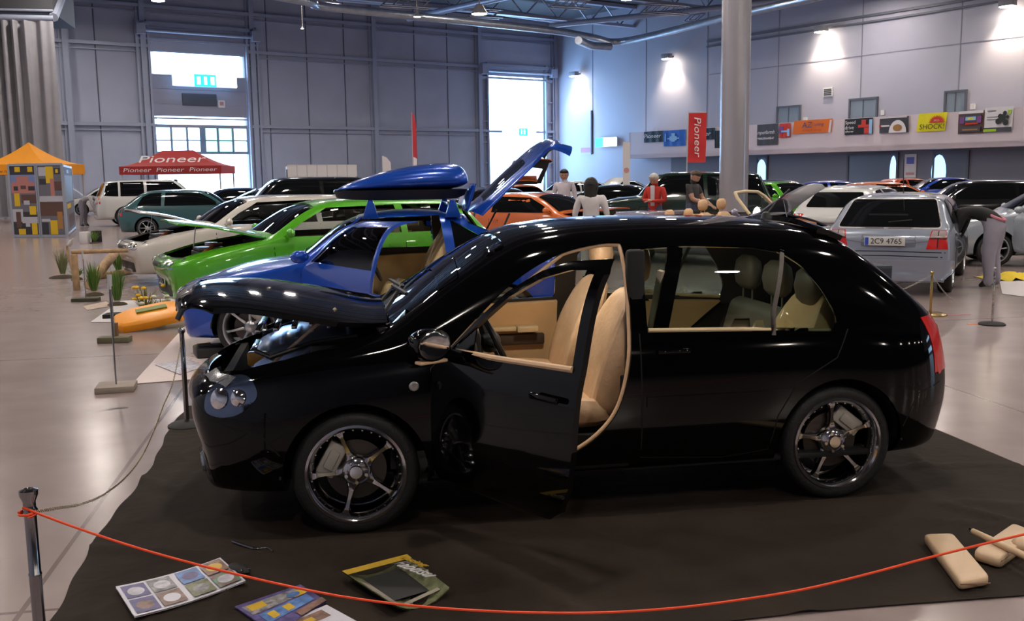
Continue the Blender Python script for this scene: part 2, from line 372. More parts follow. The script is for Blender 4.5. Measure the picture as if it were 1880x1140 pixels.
for i, (x0, x1, y) in enumerate(((1430, 1469, 199), (1563, 1610, 185), (1739, 1773, 171))):
    t0 = rt_(x0, y)[0]; t1 = rt_(x1, y)[0]; zt = rt_(x0, y)[1]
    e = empty('door_%d' % (i+2)); e['kind'] = 'structure'
    mb = MB(); rbx(mb, t0, t1, 0, .06, zg1-1.2, zt); mb.build('door_leaf', UD, e)
    mb = MB(); rbx(mb, t0-.12, t0, 0, .12, zg1-1.2, zt+.12); rbx(mb, t1, t1+.12, 0, .12, zg1-1.2, zt+.12); rbx(mb, t0, t1, 0, .12, zt, zt+.12)
    rbx(mb, (t0+t1)/2-.03, (t0+t1)/2+.03, 0, .09, zg1-1.2, zt); mb.build('door_frame', mat('dark_door_frame', (.09, .1, .13), .5), e)
    mb = MB(); rbx(mb, t1+.35, t1+.6, 0, .1, zt-1.0, zt-.7); tag(mb.build('wall_switch_box', WHITEP), ('small white box on the wall right of the leftmost upper door', 'small white box on the wall right of the middle upper door', 'small white box on the wall right of the rightmost upper door')[i], 'switch box')
# wall below the gallery: shade put into darker grey, with glossy door leaves
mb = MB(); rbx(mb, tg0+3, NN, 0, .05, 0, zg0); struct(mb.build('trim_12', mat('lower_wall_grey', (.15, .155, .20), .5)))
BLUEG = emat('blue_lit_glass', (.32, .58, 1), 1.3)
for i, (x0, x1, xs, g0) in enumerate(((1393, 1409, 1400, 0), (1560, 1648, 1642, 0), (1718, 1777, 1726, 0))):
    t0 = rt_(x0, 300)[0]; t1 = rt_(x1, 300)[0]; e = empty('door_%d' % (i+5)); e['kind'] = 'structure'
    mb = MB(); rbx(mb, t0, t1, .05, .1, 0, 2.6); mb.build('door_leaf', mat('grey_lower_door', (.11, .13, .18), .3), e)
    mb = MB(); rbx(mb, t0-.12, t0, .05, .16, 0, 2.75); rbx(mb, t1, t1+.12, .05, .16, 0, 2.75); rbx(mb, t0, t1, .05, .16, 2.6, 2.75); mb.build('door_frame', mat('dark_door_frame'), e)
    tt = rt_(xs, 300)[0]; wv = .22 if i == 1 else .45
    mb = MB(); mb.add([P2(-.13, tt+wv*math.cos(a*PI/8)*(1 if i else .8), 1.55+1.0*math.sin(a*PI/8)) for a in range(16)]+[P2(-.10, tt+wv*math.cos(a*PI/8), 1.55+1.0*math.sin(a*PI/8)) for a in range(16)],
        [tuple(range(16)), tuple(range(31, 15, -1))]+[(k, (k+1) % 16, 16+(k+1) % 16, 16+k) for k in range(16)]); mb.build('door_window', BLUEG, e)  # emissive blue oval on each lower door leaf
# small vent on the upper right wall, pipe and note near the corner
t, z = rt_(1521, 169)
e = empty('wall_vent', P2(-.02, t, z), 0, 'small square vent high on the pale right wall', 'vent')
mb = MB(); rbx(mb, t-.35, t+.35, .0, .08, z-.28, z+.28); mb.v = [tuple(Vector(p)-e.location) for p in mb.v]; mb.build('vent_frame', WHITEP, e)
mb = MB()
for k in range(4): rbx(mb, t-.28, t+.28, .08, .1, z-.2+k*.11, z-.13+k*.11)
mb.v = [tuple(Vector(p)-e.location) for p in mb.v]; mb.build('vent_slats', mat('dark_vent_slats', (.05, .05, .05), .6), e)
t, z = rt_(1087, 203); t2, z2 = rt_(1087, 283)
mb = MB(); rbx(mb, t-.06, t+.06, 0, .12, z2, z); tag(mb.build('wall_pipe', mat('dark_pipe', (.05, .055, .08), .5)), 'thin dark vertical pipe on the blue-lit wall near the corner', 'pipe')
t0, z0 = rt_(1066, 257); t1, z1 = rt_(1086, 284)
mb = MB(); rbx(mb, t0, t1, 0, .05, z1, z0); mb.mi = 1; rbx(mb, t0+.1, t1-.1, .05, .06, z1+.2, z1+.6)
tag(mb.build('wall_poster', [mat('pale_lilac_paper', (.45, .42, .62), .6), mat('mauve_print', (.45, .2, .35), .6)]), 'pale lilac notice on the blue-lit wall beside the pipe', 'notice')
# ---- wall flood lamps with warm pools of light
WARM = emat('warm_lamp_lens', (1, .86, .66), 60)
for i, (x, y, s) in enumerate(((1065, 137, 1), (1236, 105, 1), (1520, 55, 1), (1862, 8, 1))):
    t, z = rt_(x, y)
    o = empty('wall_flood_lamp', P2(-.6, t, z), 0, ('warm flood lamp high on the blue-lit wall nearest the corner', 'warm flood lamp high on the wall just left of the round column', 'warm flood lamp high on the wall above the small vent', 'warm flood lamp at the top right corner of the wall')[i], 'lamp')
    inv = lambda mb: setattr(mb, 'v', [tuple(Vector(p)-o.location) for p in mb.v]) or mb
    mb = MB(); rbx(mb, t-.4, t+.4, .45, .9, z-.15, z+.2); inv(mb).build('lamp_housing', mat('lamp_grey', (.3, .3, .32), .4), o, .03)
    mb = MB(); rbx(mb, t-.05, t+.05, 0, .5, z, z+.1); inv(mb).build('bracket', TRIM, o)
    mb = MB(); rbx(mb, t-.34, t+.34, .48, .86, z-.19, z-.15); inv(mb).build('lens', WARM, o)
    l = bpy.data.lights.new('flood_glow', 'SPOT'); l.energy = 750; l.color = (1, .80, .58); l.spot_size = R_(100); l.spot_blend = .8; l.shadow_soft_size = .15
    lo = bpy.data.objects.new('flood_glow', l); C.objects.link(lo); lo.parent = o; lo.location = -DW*.15+Vector((0, 0, -.3))
    lo.rotation_euler = (DW*.38+Vector((0, 0, -1))).to_track_quat('-Z', 'Y').to_euler()
# unseen daylit gate on right wall and near-wall lamps, added for paintwork reflections
mb = MB(); rbx(mb, 84, 93, .02, .10, 1.0, 3.2); rbx(mb, 84, 93, .02, .10, 6.2, 7.6); struct(mb.build('window_6', DAY))
mb = MB(); rbx(mb, 83.7, 93.3, 0, .06, 0, 8.0)
for k in range(7): rbx(mb, 83.9+k*1.53, 84.1+k*1.53, .06, .16, .0, 8)
struct(mb.build('door_8', mat('grey_door_panel')))
mb = MB()
for k in range(9): wbox(mb, -4-k*7.5, -3.4-k*7.5, NN-1.0, NN-.5, 9.3, 9.6); wbox(mb, -3.75-k*7.5, -3.65-k*7.5, NN-.5, NN, 9.4, 9.5)
struct(mb.build('trim_21', mat('lamp_grey', (.3, .3, .32), .4)))
mb = MB()
for k in range(9): wbox(mb, -3.95-k*7.5, -3.45-k*7.5, NN-1.04, NN-1.0, 9.26, 9.58)
struct(mb.build('trim_22', emat('near_lamp_lens', (1, .9, .78), 120)))
# ---- high-bay lamps
LAMP = emat('high_bay_lens', (1, .90, .80), 210)
hb_lens = MB().lathe([(.0, 0), (.34, 0), (.34, .03), (0, .03)], n=16).mesh('lens')
hb_hous = MB().lathe([(.36, 0), (.40, .02), (.30, .25), (.12, .38), (.10, .6), (.02, .62), (.02, 2.6)], n=16).mesh('housing')
HBL = {}
for i, (x, y) in enumerate(BAYS):
    q = Vector((x, y, 0))-CO
    if q.dot(NB) < 3 or q.dot(NB) > NN-3 or q.dot(DW) > -3 or q.dot(DW) < -64: continue
    o = empty('high_bay_lamp', (x, y, CEIL-2.75), 0, 'round high bay lamp hanging from the hall roof', 'lamp', 'high bay lamps under the roof')
    link('lens', hb_lens, o, LAMP); link('lamp_housing', hb_hous, o, mat('lamp_grey'))
# ---- ducts, trusses and cable trays under the roof
def run(name, pts, r, mt, label, cat, n=12, grp=None):
    mb = MB(); mb.tube(pts, r, n); o = mb.build(name, mt); return tag(o, label, cat, grp)
ZD = 11.0
DUCT = mat('galvanised_duct', (.42, .47, .55), .32, .8, noise=.12, nscale=3)
run('air_duct', curve_pts([G(330, -40, ZD), G(560, 2, ZD), G(620, 15, ZD), G(980, 52, ZD), G(1085, 68, ZD), G(1125, 77, ZD), G(1185, 68, ZD), G(1320, 35, ZD), G(1510, -8, ZD)], 5), .24, DUCT, 'long round galvanised air duct bending at the roof near the corner', 'duct')
run('air_duct', [G(1062, 74, ZD-.75), G(1085, 84, ZD-.8), G(1120, 86, ZD-.75)], .26, DUCT, 'short duct elbow hanging under the bend of the long air duct', 'duct')
run('lighting_truss', [G(750, 34, ZD+1.6), G(1000, -22, ZD+1.6)], .22, STEELP, 'thin steel tube crossing the roof left of the air duct', 'truss')
run('lighting_truss', [G(1010, 47, ZD+1.5), G(1320, 14, ZD+1.5), G(1460, -5, ZD+1.5)], .2, STEELP, 'thin steel tube running above the air duct to the column', 'truss')
run('lighting_truss', [G(620, -4, ZD+2.6), G(900, 20, ZD+2.6), G(1030, 38, ZD+2.6)], .25, STEELP, 'steel tube close under the roof behind the lamps', 'truss')
for k in range(6):                     # roof beams parallel to the far wall, with bracing
    n = 10+k*9; mb = MB(); wbox(mb, -66, 0, n-.25, n+.25, CEIL-.3, CEIL-.05); wbox(mb, -66, 0, n-.2, n+.2, CEIL-1.7, CEIL-1.5)
    t = -66
    while t < -2:
        mb.cyl(P2(t, n, CEIL-.2), P2(t+1.5, n, CEIL-1.6), .06, n=6); mb.cyl(P2(t+1.5, n, CEIL-1.6), P2(t+3, n, CEIL-.2), .06, n=6); t += 3
    tag(mb.build('roof_truss', STEELP), kind='structure'); bpy.data.objects[C.objects[-1].name].name = 'trim_%d' % (13+k)
for k, (x, y, dx) in enumerate(((700, 10, 90), (860, 30, 60), (1010, 12, 70), (1180, 22, 80), (1260, 38, 30))):
    mb = MB(); p = G(x, y, ZD+1.1); q = G(x+dx, y+dx*.06, ZD+1.1); dd = (q-p).normalized(); sd = Vector((-dd.y, dd.x, 0))
    for s in (-.3, .3):
        for zz in (0, .5): mb.cyl(p+sd*s+Vector((0, 0, zz)), q+sd*s+Vector((0, 0, zz)), .05, n=6)
    L = (q-p).length; nn = int(L/.6)
    for j in range(nn):
        a = p+dd*(j*L/nn); b = p+dd*((j+1)*L/nn)
        mb.cyl(a+sd*.3, b+sd*.3+Vector((0, 0, .5)), .03, n=5); mb.cyl(a-sd*.3, b-sd*.3+Vector((0, 0, .5)), .03, n=5)
    tag(mb.build('rigging_truss', DUCT), ('lattice truss at the roof furthest left', 'lattice truss at the roof, second from the left', 'lattice truss at the roof above the bright gate', 'lattice truss at the roof left of the column', 'short lattice truss at the roof beside the column')[k], 'truss')
# ---- round column
p = D(1347, 24); mb = MB()
mb.lathe([(.345, 0), (.345, CEIL)], (p.x, p.y, 0), n=48, cap=True); struct(mb.build('column', mat('painted_column', (.40, .385, .43), .22, .3, noise=.03, nscale=1)))
# ---- dark box beam and curtain on the left
S = 47.0
p0 = D(-60, S); p1 = D(118, S+1.5); zc = 9.0
BOXM = mat('dark_grey_soffit', (.05, .052, .062), .7)
mb = MB(); q0 = Vector((p0.x-6, p0.y-.8, 0)); q1 = Vector((p1.x+.2, p1.y, 0)); dd = (q1-q0).normalized(); sd = Vector((-dd.y, dd.x, 0))
c = (q0+q1)/2+sd*2; mb.box((c.x, c.y, zc+2.9), ((q1-q0).length, 5, 4.6), math.atan2(dd.y, dd.x)); struct(mb.build('trim_20', BOXM))
mb = MB(); mb.cyl(q0-sd*.6+Vector((0, 0, zc+.35)), q1-sd*.6+Vector((0, 0, zc+.35)), .14, n=10); mb.cyl(q0-sd*.6+Vector((0, 0, zc+.7)), q1-sd*.6+Vector((0, 0, zc+.7)), .06, n=10)
mb.cyl(q1-sd*.6+Vector((0, 0, zc+.4)), q1+sd*6+Vector((0, 0, zc+4.4)), .22, n=8)
tag(mb.build('curtain_rail', STEELP), 'steel rail carrying the grey curtain at the left edge', 'rail')
mb = MB(); N = 260; wv = []
for i in range(N+1):
    t = i/N; a = q0.lerp(q1, t)
    ph = t*34*PI*(1+.08*math.sin(9*t)); am = .16+.07*math.sin(17*t)
    wv.append(a-sd*(.75+am*math.sin(ph)+.05*math.sin(ph*2.3)))
vs = []; K = 5
for k in range(K+1):
    z = zc+.2-(zc+.15)*k/K
    vs += [(p.x, p.y, z) for p in [w_+sd*.03*math.sin(i*.6+k) for i, w_ in enumerate(wv)]]
n = N+1; mb.add(vs, [(k*n+i, k*n+i+1, (k+1)*n+i+1, (k+1)*n+i) for k in range(K) for i in range(N)])
o = mb.build('stage_curtain', mat('grey_curtain_cloth', (.30, .30, .34), .8, noise=.06, nscale=2), smooth=80); tag(o, 'tall pleated grey curtain hanging at the left edge', 'curtain')
for i, (x, y, zz) in enumerate(((88, 54, 9.6), (68, 14, 10.8))):
    p = G(x, y, zz); e = empty('ceiling_spotlight', p, 0, ('bright ceiling spotlight just above the grey curtain', 'small ceiling spotlight at the top left corner')[i], 'lamp')
    k = 1.4 if i == 0 else .6
    mb = MB(); mb.lathe([(0, 0), (.18*k, 0), (.18*k, .04), (0, .04)], n=16); mb.build('lens', WARM, e)
    mb = MB(); mb.lathe([(.2*k, .0), (.22*k, .03), (.12*k, .2), (.02, .22), (.02, 1.2)], n=16); mb.build('lamp_housing', TRIM, e)
for i, (x, y) in enumerate(((880, 26), (766, 31), (555, 53), (1150, 0))):
    p = G(x, y, 10.2 if i < 3 else 11.6); e = empty('ceiling_spotlight', p, 0, ('bright conical ceiling lamp above the far wall left of the bright gate', 'ceiling lamp on a bar left of the brightest conical lamp', 'tiny spotlight hanging before the dark far wall, left of centre', 'ceiling lamp at the top edge left of the column')[i], 'lamp')
    k = (.42, .2, .09, .3)[i]
    mb = MB(); mb.lathe([(0, 0), (k*.9, 0), (k*.9, .04), (0, .04)], n=16); mb.build('lens', WARM, e)
    mb = MB(); mb.lathe([(k, 0), (k*1.05, .03), (k*.4, k*1.2), (.03, k*1.25), (.03, 4)], n=16); mb.build('lamp_housing', mat('lamp_grey'), e)
# ================================================================= CARS
def lerp(a, b, t): return a+(b-a)*t
def pl(P, x):                          # piecewise linear, P sorted by decreasing x
    if x >= P[0][0]: return P[0][1]
    for (x0, y0), (x1, y1) in zip(P, P[1:]):
        if x >= x1: return lerp(y0, y1, (x0-x)/(x0-x1))
    return P[-1][1]
def hull(S, level=3):
    W, wr, zb = S['W'], S['wr'], S['zb']; top, belt = S['top'], S['belt']; xf, xr = S['xs'][0], S['xs'][-1]
    rmax = max(z for _, z in top); rings = []
    def sec(x, e, sgn):
        zt, bl = pl(top, x), pl(belt, x); bl = min(bl, zt-.015)
        t = e; w = W*(1-(1-S.get('pl', .80))*t**2.2)
        g = max(0, min(1, (zt-bl-.06)/(rmax-bl-.08))); g = g*g*(3-2*g)
        y8 = lerp(.80*w, wr, g); z8 = zt-lerp(.035, S.get('rr', .075), g)
        y7 = lerp(.90*w, (.955*w+wr)/2+.025, g); z7 = lerp(lerp(bl, z8, .35), (bl+z8)/2, g)
        mid = .5*(zb+bl)
        P = [(0, zb), (.72*w, zb), (.93*w, zb+.03), (.99*w, zb+.16), (w, mid), (S.get('w5', .985)*w, bl-.10), (S.get('w6', .955)*w, bl), (y7, z7), (y8, z8), (.6*y8, zt-.012), (0, zt)]
        zm = S.get('zm', .45); o = []
        for y, z in P:
            q = ((z-zm)/.35); dx = e*(S.get('bulge', .10)*(1-(y/W)**2)-S.get('shear', .05)*min(1.5, q*q))
            if z < zm: dx -= e*.04
            o.append((x+sgn*dx, y, z))
        return o
    for x in S['xs']:
        if x > 0: e = max(0, min(1, (x-(xf-.55))/.55)); sg = 1
        else: e = max(0, min(1, ((xr+.5)-x)/.5)); sg = -1
        e = e*e if e < 1 else 1
        rings.append(sec(x, e, sg))
    for k, sg in ((0, 1), (-1, -1)):
        r = rings[k]; zc = sum(p[2] for p in r)/len(r)
        rr = [(p[0]+sg*.03, p[1]*.6, zc+(p[2]-zc)*.6) for p in r]
        if k == 0: rings.insert(0, rr)
        else: rings.append(rr)
    V = []; F = []; n = 11; loops = []
    for r in rings:
        b = len(V); V += r; mir = {}
        for i in range(1, n-1): mir[i] = len(V); V.append((r[i][0], -r[i][1], r[i][2]))
        loops.append([b+i for i in range(n)]+[mir[i] for i in range(n-2, 0, -1)])
    m = len(loops[0])
    for a, b in zip(loops, loops[1:]):
        for i in range(m): j = (i+1) % m; F.append((a[i], a[j], b[j], b[i]))
    for L, fl in ((loops[0], 1), (loops[-1], 0)):
        for i in range(n-1):
            q = [L[i], L[i+1], L[(m-i-1) % m], L[(m-i) % m]]; q2 = []
            for v in q:
                if v not in q2: q2.append(v)
            F.append(tuple(q2[::-1] if fl else q2))
    me = bpy.data.meshes.new('h'); me.from_pydata(V, [], F)
    bm = bmesh.new(); bm.from_mesh(me); bmesh.ops.recalc_face_normals(bm, faces=bm.faces); bm.to_mesh(me); bm.free()
    me = modded(me, [('SUBSURF', dict(levels=level, render_levels=level))])
    return Hull(me)
class Hull:
    def __init__(s, me):
        s.me = me; s.co = [v.co.copy() for v in me.vertices]; s.no = [v.normal.copy() for v in me.vertices]
        s.tr = []
        for p in me.polygons:
            v = list(p.vertices)
            for k in range(1, len(v)-1): s.tr.append((v[0], v[k], v[k+1]))
        s.bvh = BVHTree.FromPolygons(s.co, s.tr)
    def nrm(s, p, i):
        a, b, c = s.tr[i]; A, B, Cc = s.co[a], s.co[b], s.co[c]
        v0, v1, v2 = B-A, Cc-A, p-A; d00, d01, d11, d20, d21 = v0.dot(v0), v0.dot(v1), v1.dot(v1), v2.dot(v0), v2.dot(v1)
        dn = d00*d11-d01*d01
        if abs(dn) < 1e-14: return s.no[a]
        v = (d11*d20-d01*d21)/dn; w = (d00*d21-d01*d20)/dn
        return (s.no[a]*(1-v-w)+s.no[b]*v+s.no[c]*w).normalized()
    def hit(s, p, axis):
        o = Vector(p)
        D_ = {'y': ((o.x, 3, o.y), (0, -1, 0)), '-y': ((o.x, -3, o.y), (0, 1, 0)), 'z': ((o.x, o.y, 4), (0, 0, -1)), 'x': ((6, o.x, o.y), (-1, 0, 0)), '-x': ((-6, o.x, o.y), (1, 0, 0))}[axis]
        h = s.bvh.ray_cast(Vector(D_[0]), Vector(D_[1]))
        return h
    def fix(s, me, tol=.0015):
        N = []; cn = []
        for L in me.loops:
            cn.append(None)
        for p in me.polygons:
            for li in p.loop_indices:
                co = me.vertices[me.loops[li].vertex_index].co; h = s.bvh.find_nearest(co)
                if h[0] is not None and h[3] < tol and h[1].dot(p.normal) > .5: cn[li] = s.nrm(h[0], h[2])
                elif h[0] is not None and -.06 < (co-h[0]).dot(h[1]) < -.01 and h[1].dot(p.normal) < -.9: cn[li] = -s.nrm(h[0], h[2])
                else: cn[li] = p.normal.copy()
        for p in me.polygons: p.use_smooth = True
        me.normals_split_custom_set([tuple(n) for n in cn]); return me
    def shell(s, t=.03):
        bm = bmesh.new(); bm.from_mesh(s.me); n = len(s.co)
        vs = list(bm.verts); nv = [bm.verts.new(c-nn*t) for c, nn in zip(s.co, s.no)]
        for f in list(bm.faces):
            g = bm.faces.new([nv[v.index] for v in reversed(f.verts)]); g.material_index = 1
        me = bpy.data.meshes.new('sh'); bm.to_mesh(me); bm.free(); return me
def inpoly(p, P):
    x, y = p; c = False; n = len(P); j = n-1
    for i in range(n):
        xi, yi = P[i][0], P[i][1]; xj, yj = P[j][0], P[j][1]
        if (yi > y) != (yj > y) and x < (xj-xi)*(y-yi)/(yj-yi)+xi: c = not c
        j = i
    return c
def densify(P, st):
    o = []
    for i in range(len(P)):
        a, b = Vector(P[i][:2]), Vector(P[(i+1) % len(P)][:2]); n = max(1, int((b-a).length/st+.5))
        o += [a.lerp(b, k/n) for k in range(n)]
    return o
def roundpoly(P, r, n=4):              # rounded corners for a 2D outline
    o = []; N = len(P)
    for i in range(N):
        a, b, c = Vector(P[i-1]), Vector(P[i]), Vector(P[(i+1) % N]); u = a-b; v = c-b
        d = min(r, u.length*.45, v.length*.45); p, q = b+u.normalized()*d, b+v.normalized()*d
        for k in range(n+1): t = k/n; o.append(tuple(p*(1-t)**2+b*2*t*(1-t)+q*t*t))
    return o
def sheet(H, poly, axis, off=.003, st=.08, th=0.0, name='sheet'):
    """a panel lying on the hull: outline given in the projection, lifted off the surface by off, th thick"""
    B = densify(poly, st); xs = [p[0] for p in B]; ys = [p[1] for p in B]; I = []
    x = min(xs)+st*.5
    while x < max(xs):
        y = min(ys)+st*.5
        while y < max(ys):
            if inpoly((x, y), B) and min((Vector((x, y))-b).length for b in B) > st*.4: I.append(Vector((x, y)))
            y += st
        x += st
    pts = B+I; n = len(B)
    r = geometry.delaunay_2d_cdt(pts, [(i, (i+1) % n) for i in range(n)], [], 0, 1e-6, False)
    vv, ff = r[0], r[2]; F = [f for f in ff if inpoly(sum((vv[i] for i in f), Vector((0, 0)))/len(f), B)]
    co = []; no = []
    for p in vv:
        h = H.hit(p, axis)
        if h[0] is None:
            q = {'y': (p.x, .6, p.y), '-y': (p.x, -.6, p.y), 'z': (p.x, p.y, 1), 'x': (2, p.x, p.y), '-x': (-2, p.x, p.y)}[axis]
            h = H.bvh.find_nearest(Vector(q))
        nn = H.nrm(h[0], h[2]); co.append(h[0]+nn*off); no.append(nn)
    ax = {'y': (0, 1, 0), '-y': (0, -1, 0), 'z': (0, 0, 1), 'x': (1, 0, 0), '-x': (-1, 0, 0)}[axis]; ax = Vector(ax)
    F2 = []
    for f in F:
        a, b, c = co[f[0]], co[f[1]], co[f[2]]
        F2.append(tuple(f) if (b-a).cross(c-a).dot(ax) > 0 else tuple(reversed(f)))
    V = list(co); NL = list(no)
    if th:
        k = len(V); V += [c-n_*th for c, n_ in zip(co, no)]; NL += [-n_ for n_ in no]
        ed = {}
        for f in F2:
            for i in range(len(f)):
                e = (f[i], f[(i+1) % len(f)]); ed[e] = 1
        Fb = [tuple(i+k for i in reversed(f)) for f in F2]
        rim = [(b, a, a+k, b+k) for (a, b) in ed if (b, a) not in ed]
        F3 = F2+Fb+rim; nr = len(F2)+len(Fb)
    else: F3 = F2; nr = len(F2)
    me = bpy.data.meshes.new(name); me.from_pydata([tuple(v) for v in V], [], F3)
    cn = []
    for i, p in enumerate(me.polygons):
        p.use_smooth = True
        for li in p.loop_indices:
            cn.append(tuple(NL[me.loops[li].vertex_index]) if i < nr else tuple(p.normal))
    me.normals_split_custom_set(cn); return me
def strip_poly(pts, w):                # ribbon outline round a 2D polyline
    P = [Vector(p) for p in pts]; L = []; Rr = []
    for i, p in enumerate(P):
        d = (P[min(i+1, len(P)-1)]-P[max(i-1, 0)]).normalized(); n = Vector((-d.y, d.x))
        L.append(tuple(p+n*w/2)); Rr.append(tuple(p-n*w/2))
    return L+Rr[::-1]
# ------------------------------------------------------------- wheels
WM = {}
def wheel_meshes(R, rr, w, spokes, style, key):
    if key in WM: return WM[key]
    t = MB(); h = w/2
    t.lathe([(rr, -h*.9), (R-.035, -h), (R-.01, -h*.85), (R, -h*.6), (R, h*.6), (R-.01, h*.85), (R-.035, h), (rr, h*.9)], axis=(0, 1, 0), n=56)
    tyre = t.mesh('tyre', smooth=50)
    r = MB(); r.lathe([(rr+.006, h*.93), (rr+.004, h*.98), (rr-.008, h), (rr-.016, h*.9), (rr-.03, h*.55), (rr-.045, 0), (rr-.03, -h*.9), (rr+.005, -h*.92)], axis=(0, 1, 0), n=56)
    y1 = h*.55
    if style == 'star':                # five broad dished spokes flaring at hub and rim
        for k in range(spokes):
            a = 2*PI*k/spokes+.31; rs = []
            for q, wd, dep in ((.035, .040, .01), (.06, .036, .022), (.10, .017, .016), (.14, .012, .012), (.18, .014, .0), (rr-.03, .028, -.006), (rr-.012, .045, .0)):
                c = Vector((math.cos(a)*q, y1-.01-dep*.8, math.sin(a)*q)); s_ = Vector((-math.sin(a), 0, math.cos(a)))
                rs.append([c+s_*wd, c+s_*wd*.6+Vector((0, .014, 0)), c-s_*wd*.6+Vector((0, .014, 0)), c-s_*wd, c-s_*wd*.7-Vector((0, .02, 0)), c+s_*wd*.7-Vector((0, .02, 0))])
            r.ring(rs)
        r.lathe([(0, y1+.012), (.03, y1+.012), (.034, y1+.002), (.06, y1-.004), (.072, y1-.02), (.075, y1-.05)], axis=(0, 1, 0), n=24)
        for k in range(30):
            a = 2*PI*k/30; r.cyl((math.cos(a)*(rr-.026), h*.55, math.sin(a)*(rr-.026)), (math.cos(a)*(rr-.026), h*.72, math.sin(a)*(rr-.026)), .0045, n=6)
        for k in range(5):
            a = 2*PI*k/5; r.cyl((math.cos(a)*.05, y1-.01, math.sin(a)*.05), (math.cos(a)*.05, y1+.012, math.sin(a)*.05), .009, n=6)
    else:
        for k in range(spokes):
            a = 2*PI*k/spokes
            for s in ((-.10, .10) if style == 'split' else (0,)):
                p = Vector((math.cos(a+s*.3)*.05, y1-.03, math.sin(a+s*.3)*.05)); q = Vector((math.cos(a+s)*(rr-.02), y1-.01, math.sin(a+s)*(rr-.02)))
                r.tube([p, p.lerp(q, .5)+Vector((0, .012, 0)), q], [.016 if style != 'fat' else .04, .011 if style != 'fat' else .03, .014 if style != 'fat' else .04], 6)
        r.lathe([(0, y1+.005), (.035, y1+.003), (.065, y1-.02), (.07, y1-.05)], axis=(0, 1, 0), n=16)
    rim = r.mesh('rim', smooth=45)
    d = MB(); d.lathe([(0, -.02), (rr*.62, -.02), (rr*.62, .0), (.06, 0), (.05, .02), (0, .02)], axis=(0, 1, 0), n=32); disc = d.mesh('brake_disc')
    c = MB(); c.box((-rr*.55, .012, .0), (.09, .06, .17)); c.box((-rr*.55, .045, .0), (.05, .02, .10)); cal = c.mesh('caliper', .01)
    WM[key] = (tyre, rim, disc, cal, R); return WM[key]
def add_wheel(parent, x, y, z, W, side, rimmat, steer=0, spin=0, calmat=None, small=False, flip=False):
    tyre, rim, disc, cal, R = W
    t = link('wheel', tyre, parent); 
    if not tyre.materials: tyre.materials.append(RUB)
    t.location = (x, y, z); t.rotation_euler = (0, 0, (0 if side > 0 else PI)+steer)
    r = bpy.data.objects.new('rim', rim); C.objects.link(r); r.parent = t; r.rotation_euler = (0, spin, 0)
    if not rim.materials: rim.materials.append(rimmat)
    r.material_slots[0].link = 'OBJECT'; r.material_slots[0].material = rimmat
    if not small:
        d = bpy.data.objects.new('brake_disc', disc); C.objects.link(d); d.parent = t
        if not disc.materials: disc.materials.append(mat('disc_iron', (.10, .09, .085), .35, .9))
        c = bpy.data.objects.new('brake_caliper', cal); C.objects.link(c); c.parent = t; c.rotation_euler = (0, (PI-.5) if flip else .9, 0)
        if not cal.materials: cal.materials.append(calmat or mat('caliper_grey', (.45, .42, .38), .35))
    return t
# ------------------------------------------------------------- seats etc.
def seat_mesh(bucket=False):
    m = MB()
    def loft(rs): m.ring(rs)
    def pad(secs):                     # secs: (centre x, z, tilt(deg of surface normal), width, thick)
        rs = []
        for x, z, a, w, th, bol in secs:
            n = Vector((math.cos(a), 0, math.sin(a))); c = Vector((x, 0, z)); Y = Vector((0, 1, 0)); r = []
            for yy, hh in ((-1, -.3), (-1.02, .5), (-.93, 1+bol), (-.72, 1+bol*1.05), (-.5, 1), (0, .94), (.5, 1), (.72, 1+bol*1.05), (.93, 1+bol), (1.02, .5), (1, -.3), (.8, -1), (0, -1.05), (-.8, -1)):
                r.append(c+Y*(yy*w/2)+n*(hh*th/2))
            rs.append(r)
        m.ring(rs)
    b = .75 if bucket else .5
    pad([(.40, .20, 2.4, .44, .05, .1), (.385, .27, 1.9, .47, .10, .3), (.30, .29, 1.68, .50, .13, b), (.10, .265, 1.62, .52, .14, b), (-.08, .255, 1.5, .50, .14, b), (-.16, .27, 1.0, .44, .10, .2)])
    pad([(-.10, .22, .2, .40, .10, .1), (-.13, .30, .2, .48, .13, b), (-.17, .45, .22, .52, .14, b), (-.22, .62, .24, .53, .13, b), (-.28, .78, .26, .44, .11, b*.8), (-.315, .86, .3, .34, .09, .3)]+([(-.34, .96, .3, .27, .09, .2), (-.36, 1.04, .3, .18, .05, .1)] if bucket else [(-.325, .89, .5, .24, .04, .1)]))
    return m
def headrest_mb(c):
    m = MB(); rs = []
    for z, w, t in ((0, .17, .05), (.03, .24, .10), (.10, .27, .12), (.17, .24, .10), (.205, .15, .04)):
        rs.append([Vector((t/2*math.copysign(abs(math.cos(a))**.6, math.cos(a)), w/2*math.copysign(abs(math.sin(a))**.6, math.sin(a)), z)) for a in [2*PI*k/16 for k in range(16)]])
    m.ring(rs); m.cyl((0, -.07, -.09), (0, -.07, .03), .006, n=6); m.cyl((0, .07, -.09), (0, .07, .03), .006, n=6)
    m.v = [tuple(Vector(v)+Vector(c)) for v in m.v]; return m
SEATM = {}
def add_seat(parent, x, y, z, mt, bucket=False, piping=None, face=1):
    k = (bucket,)
    if k not in SEATM: SEATM[k] = modded(seat_mesh(bucket).mesh('seat'), [('SUBSURF', dict(levels=1, render_levels=1))])
    s = bpy.data.objects.new('seat', SEATM[k].copy()); C.objects.link(s); s.parent = parent; s.location = (x, y, z); s.data.materials.clear(); s.data.materials.append(mt)
    for p in s.data.polygons: p.use_smooth = True
    if not bucket:
        h = headrest_mb((-.335, 0, .93)).build('headrest', mt, s, smooth=70)
    return s
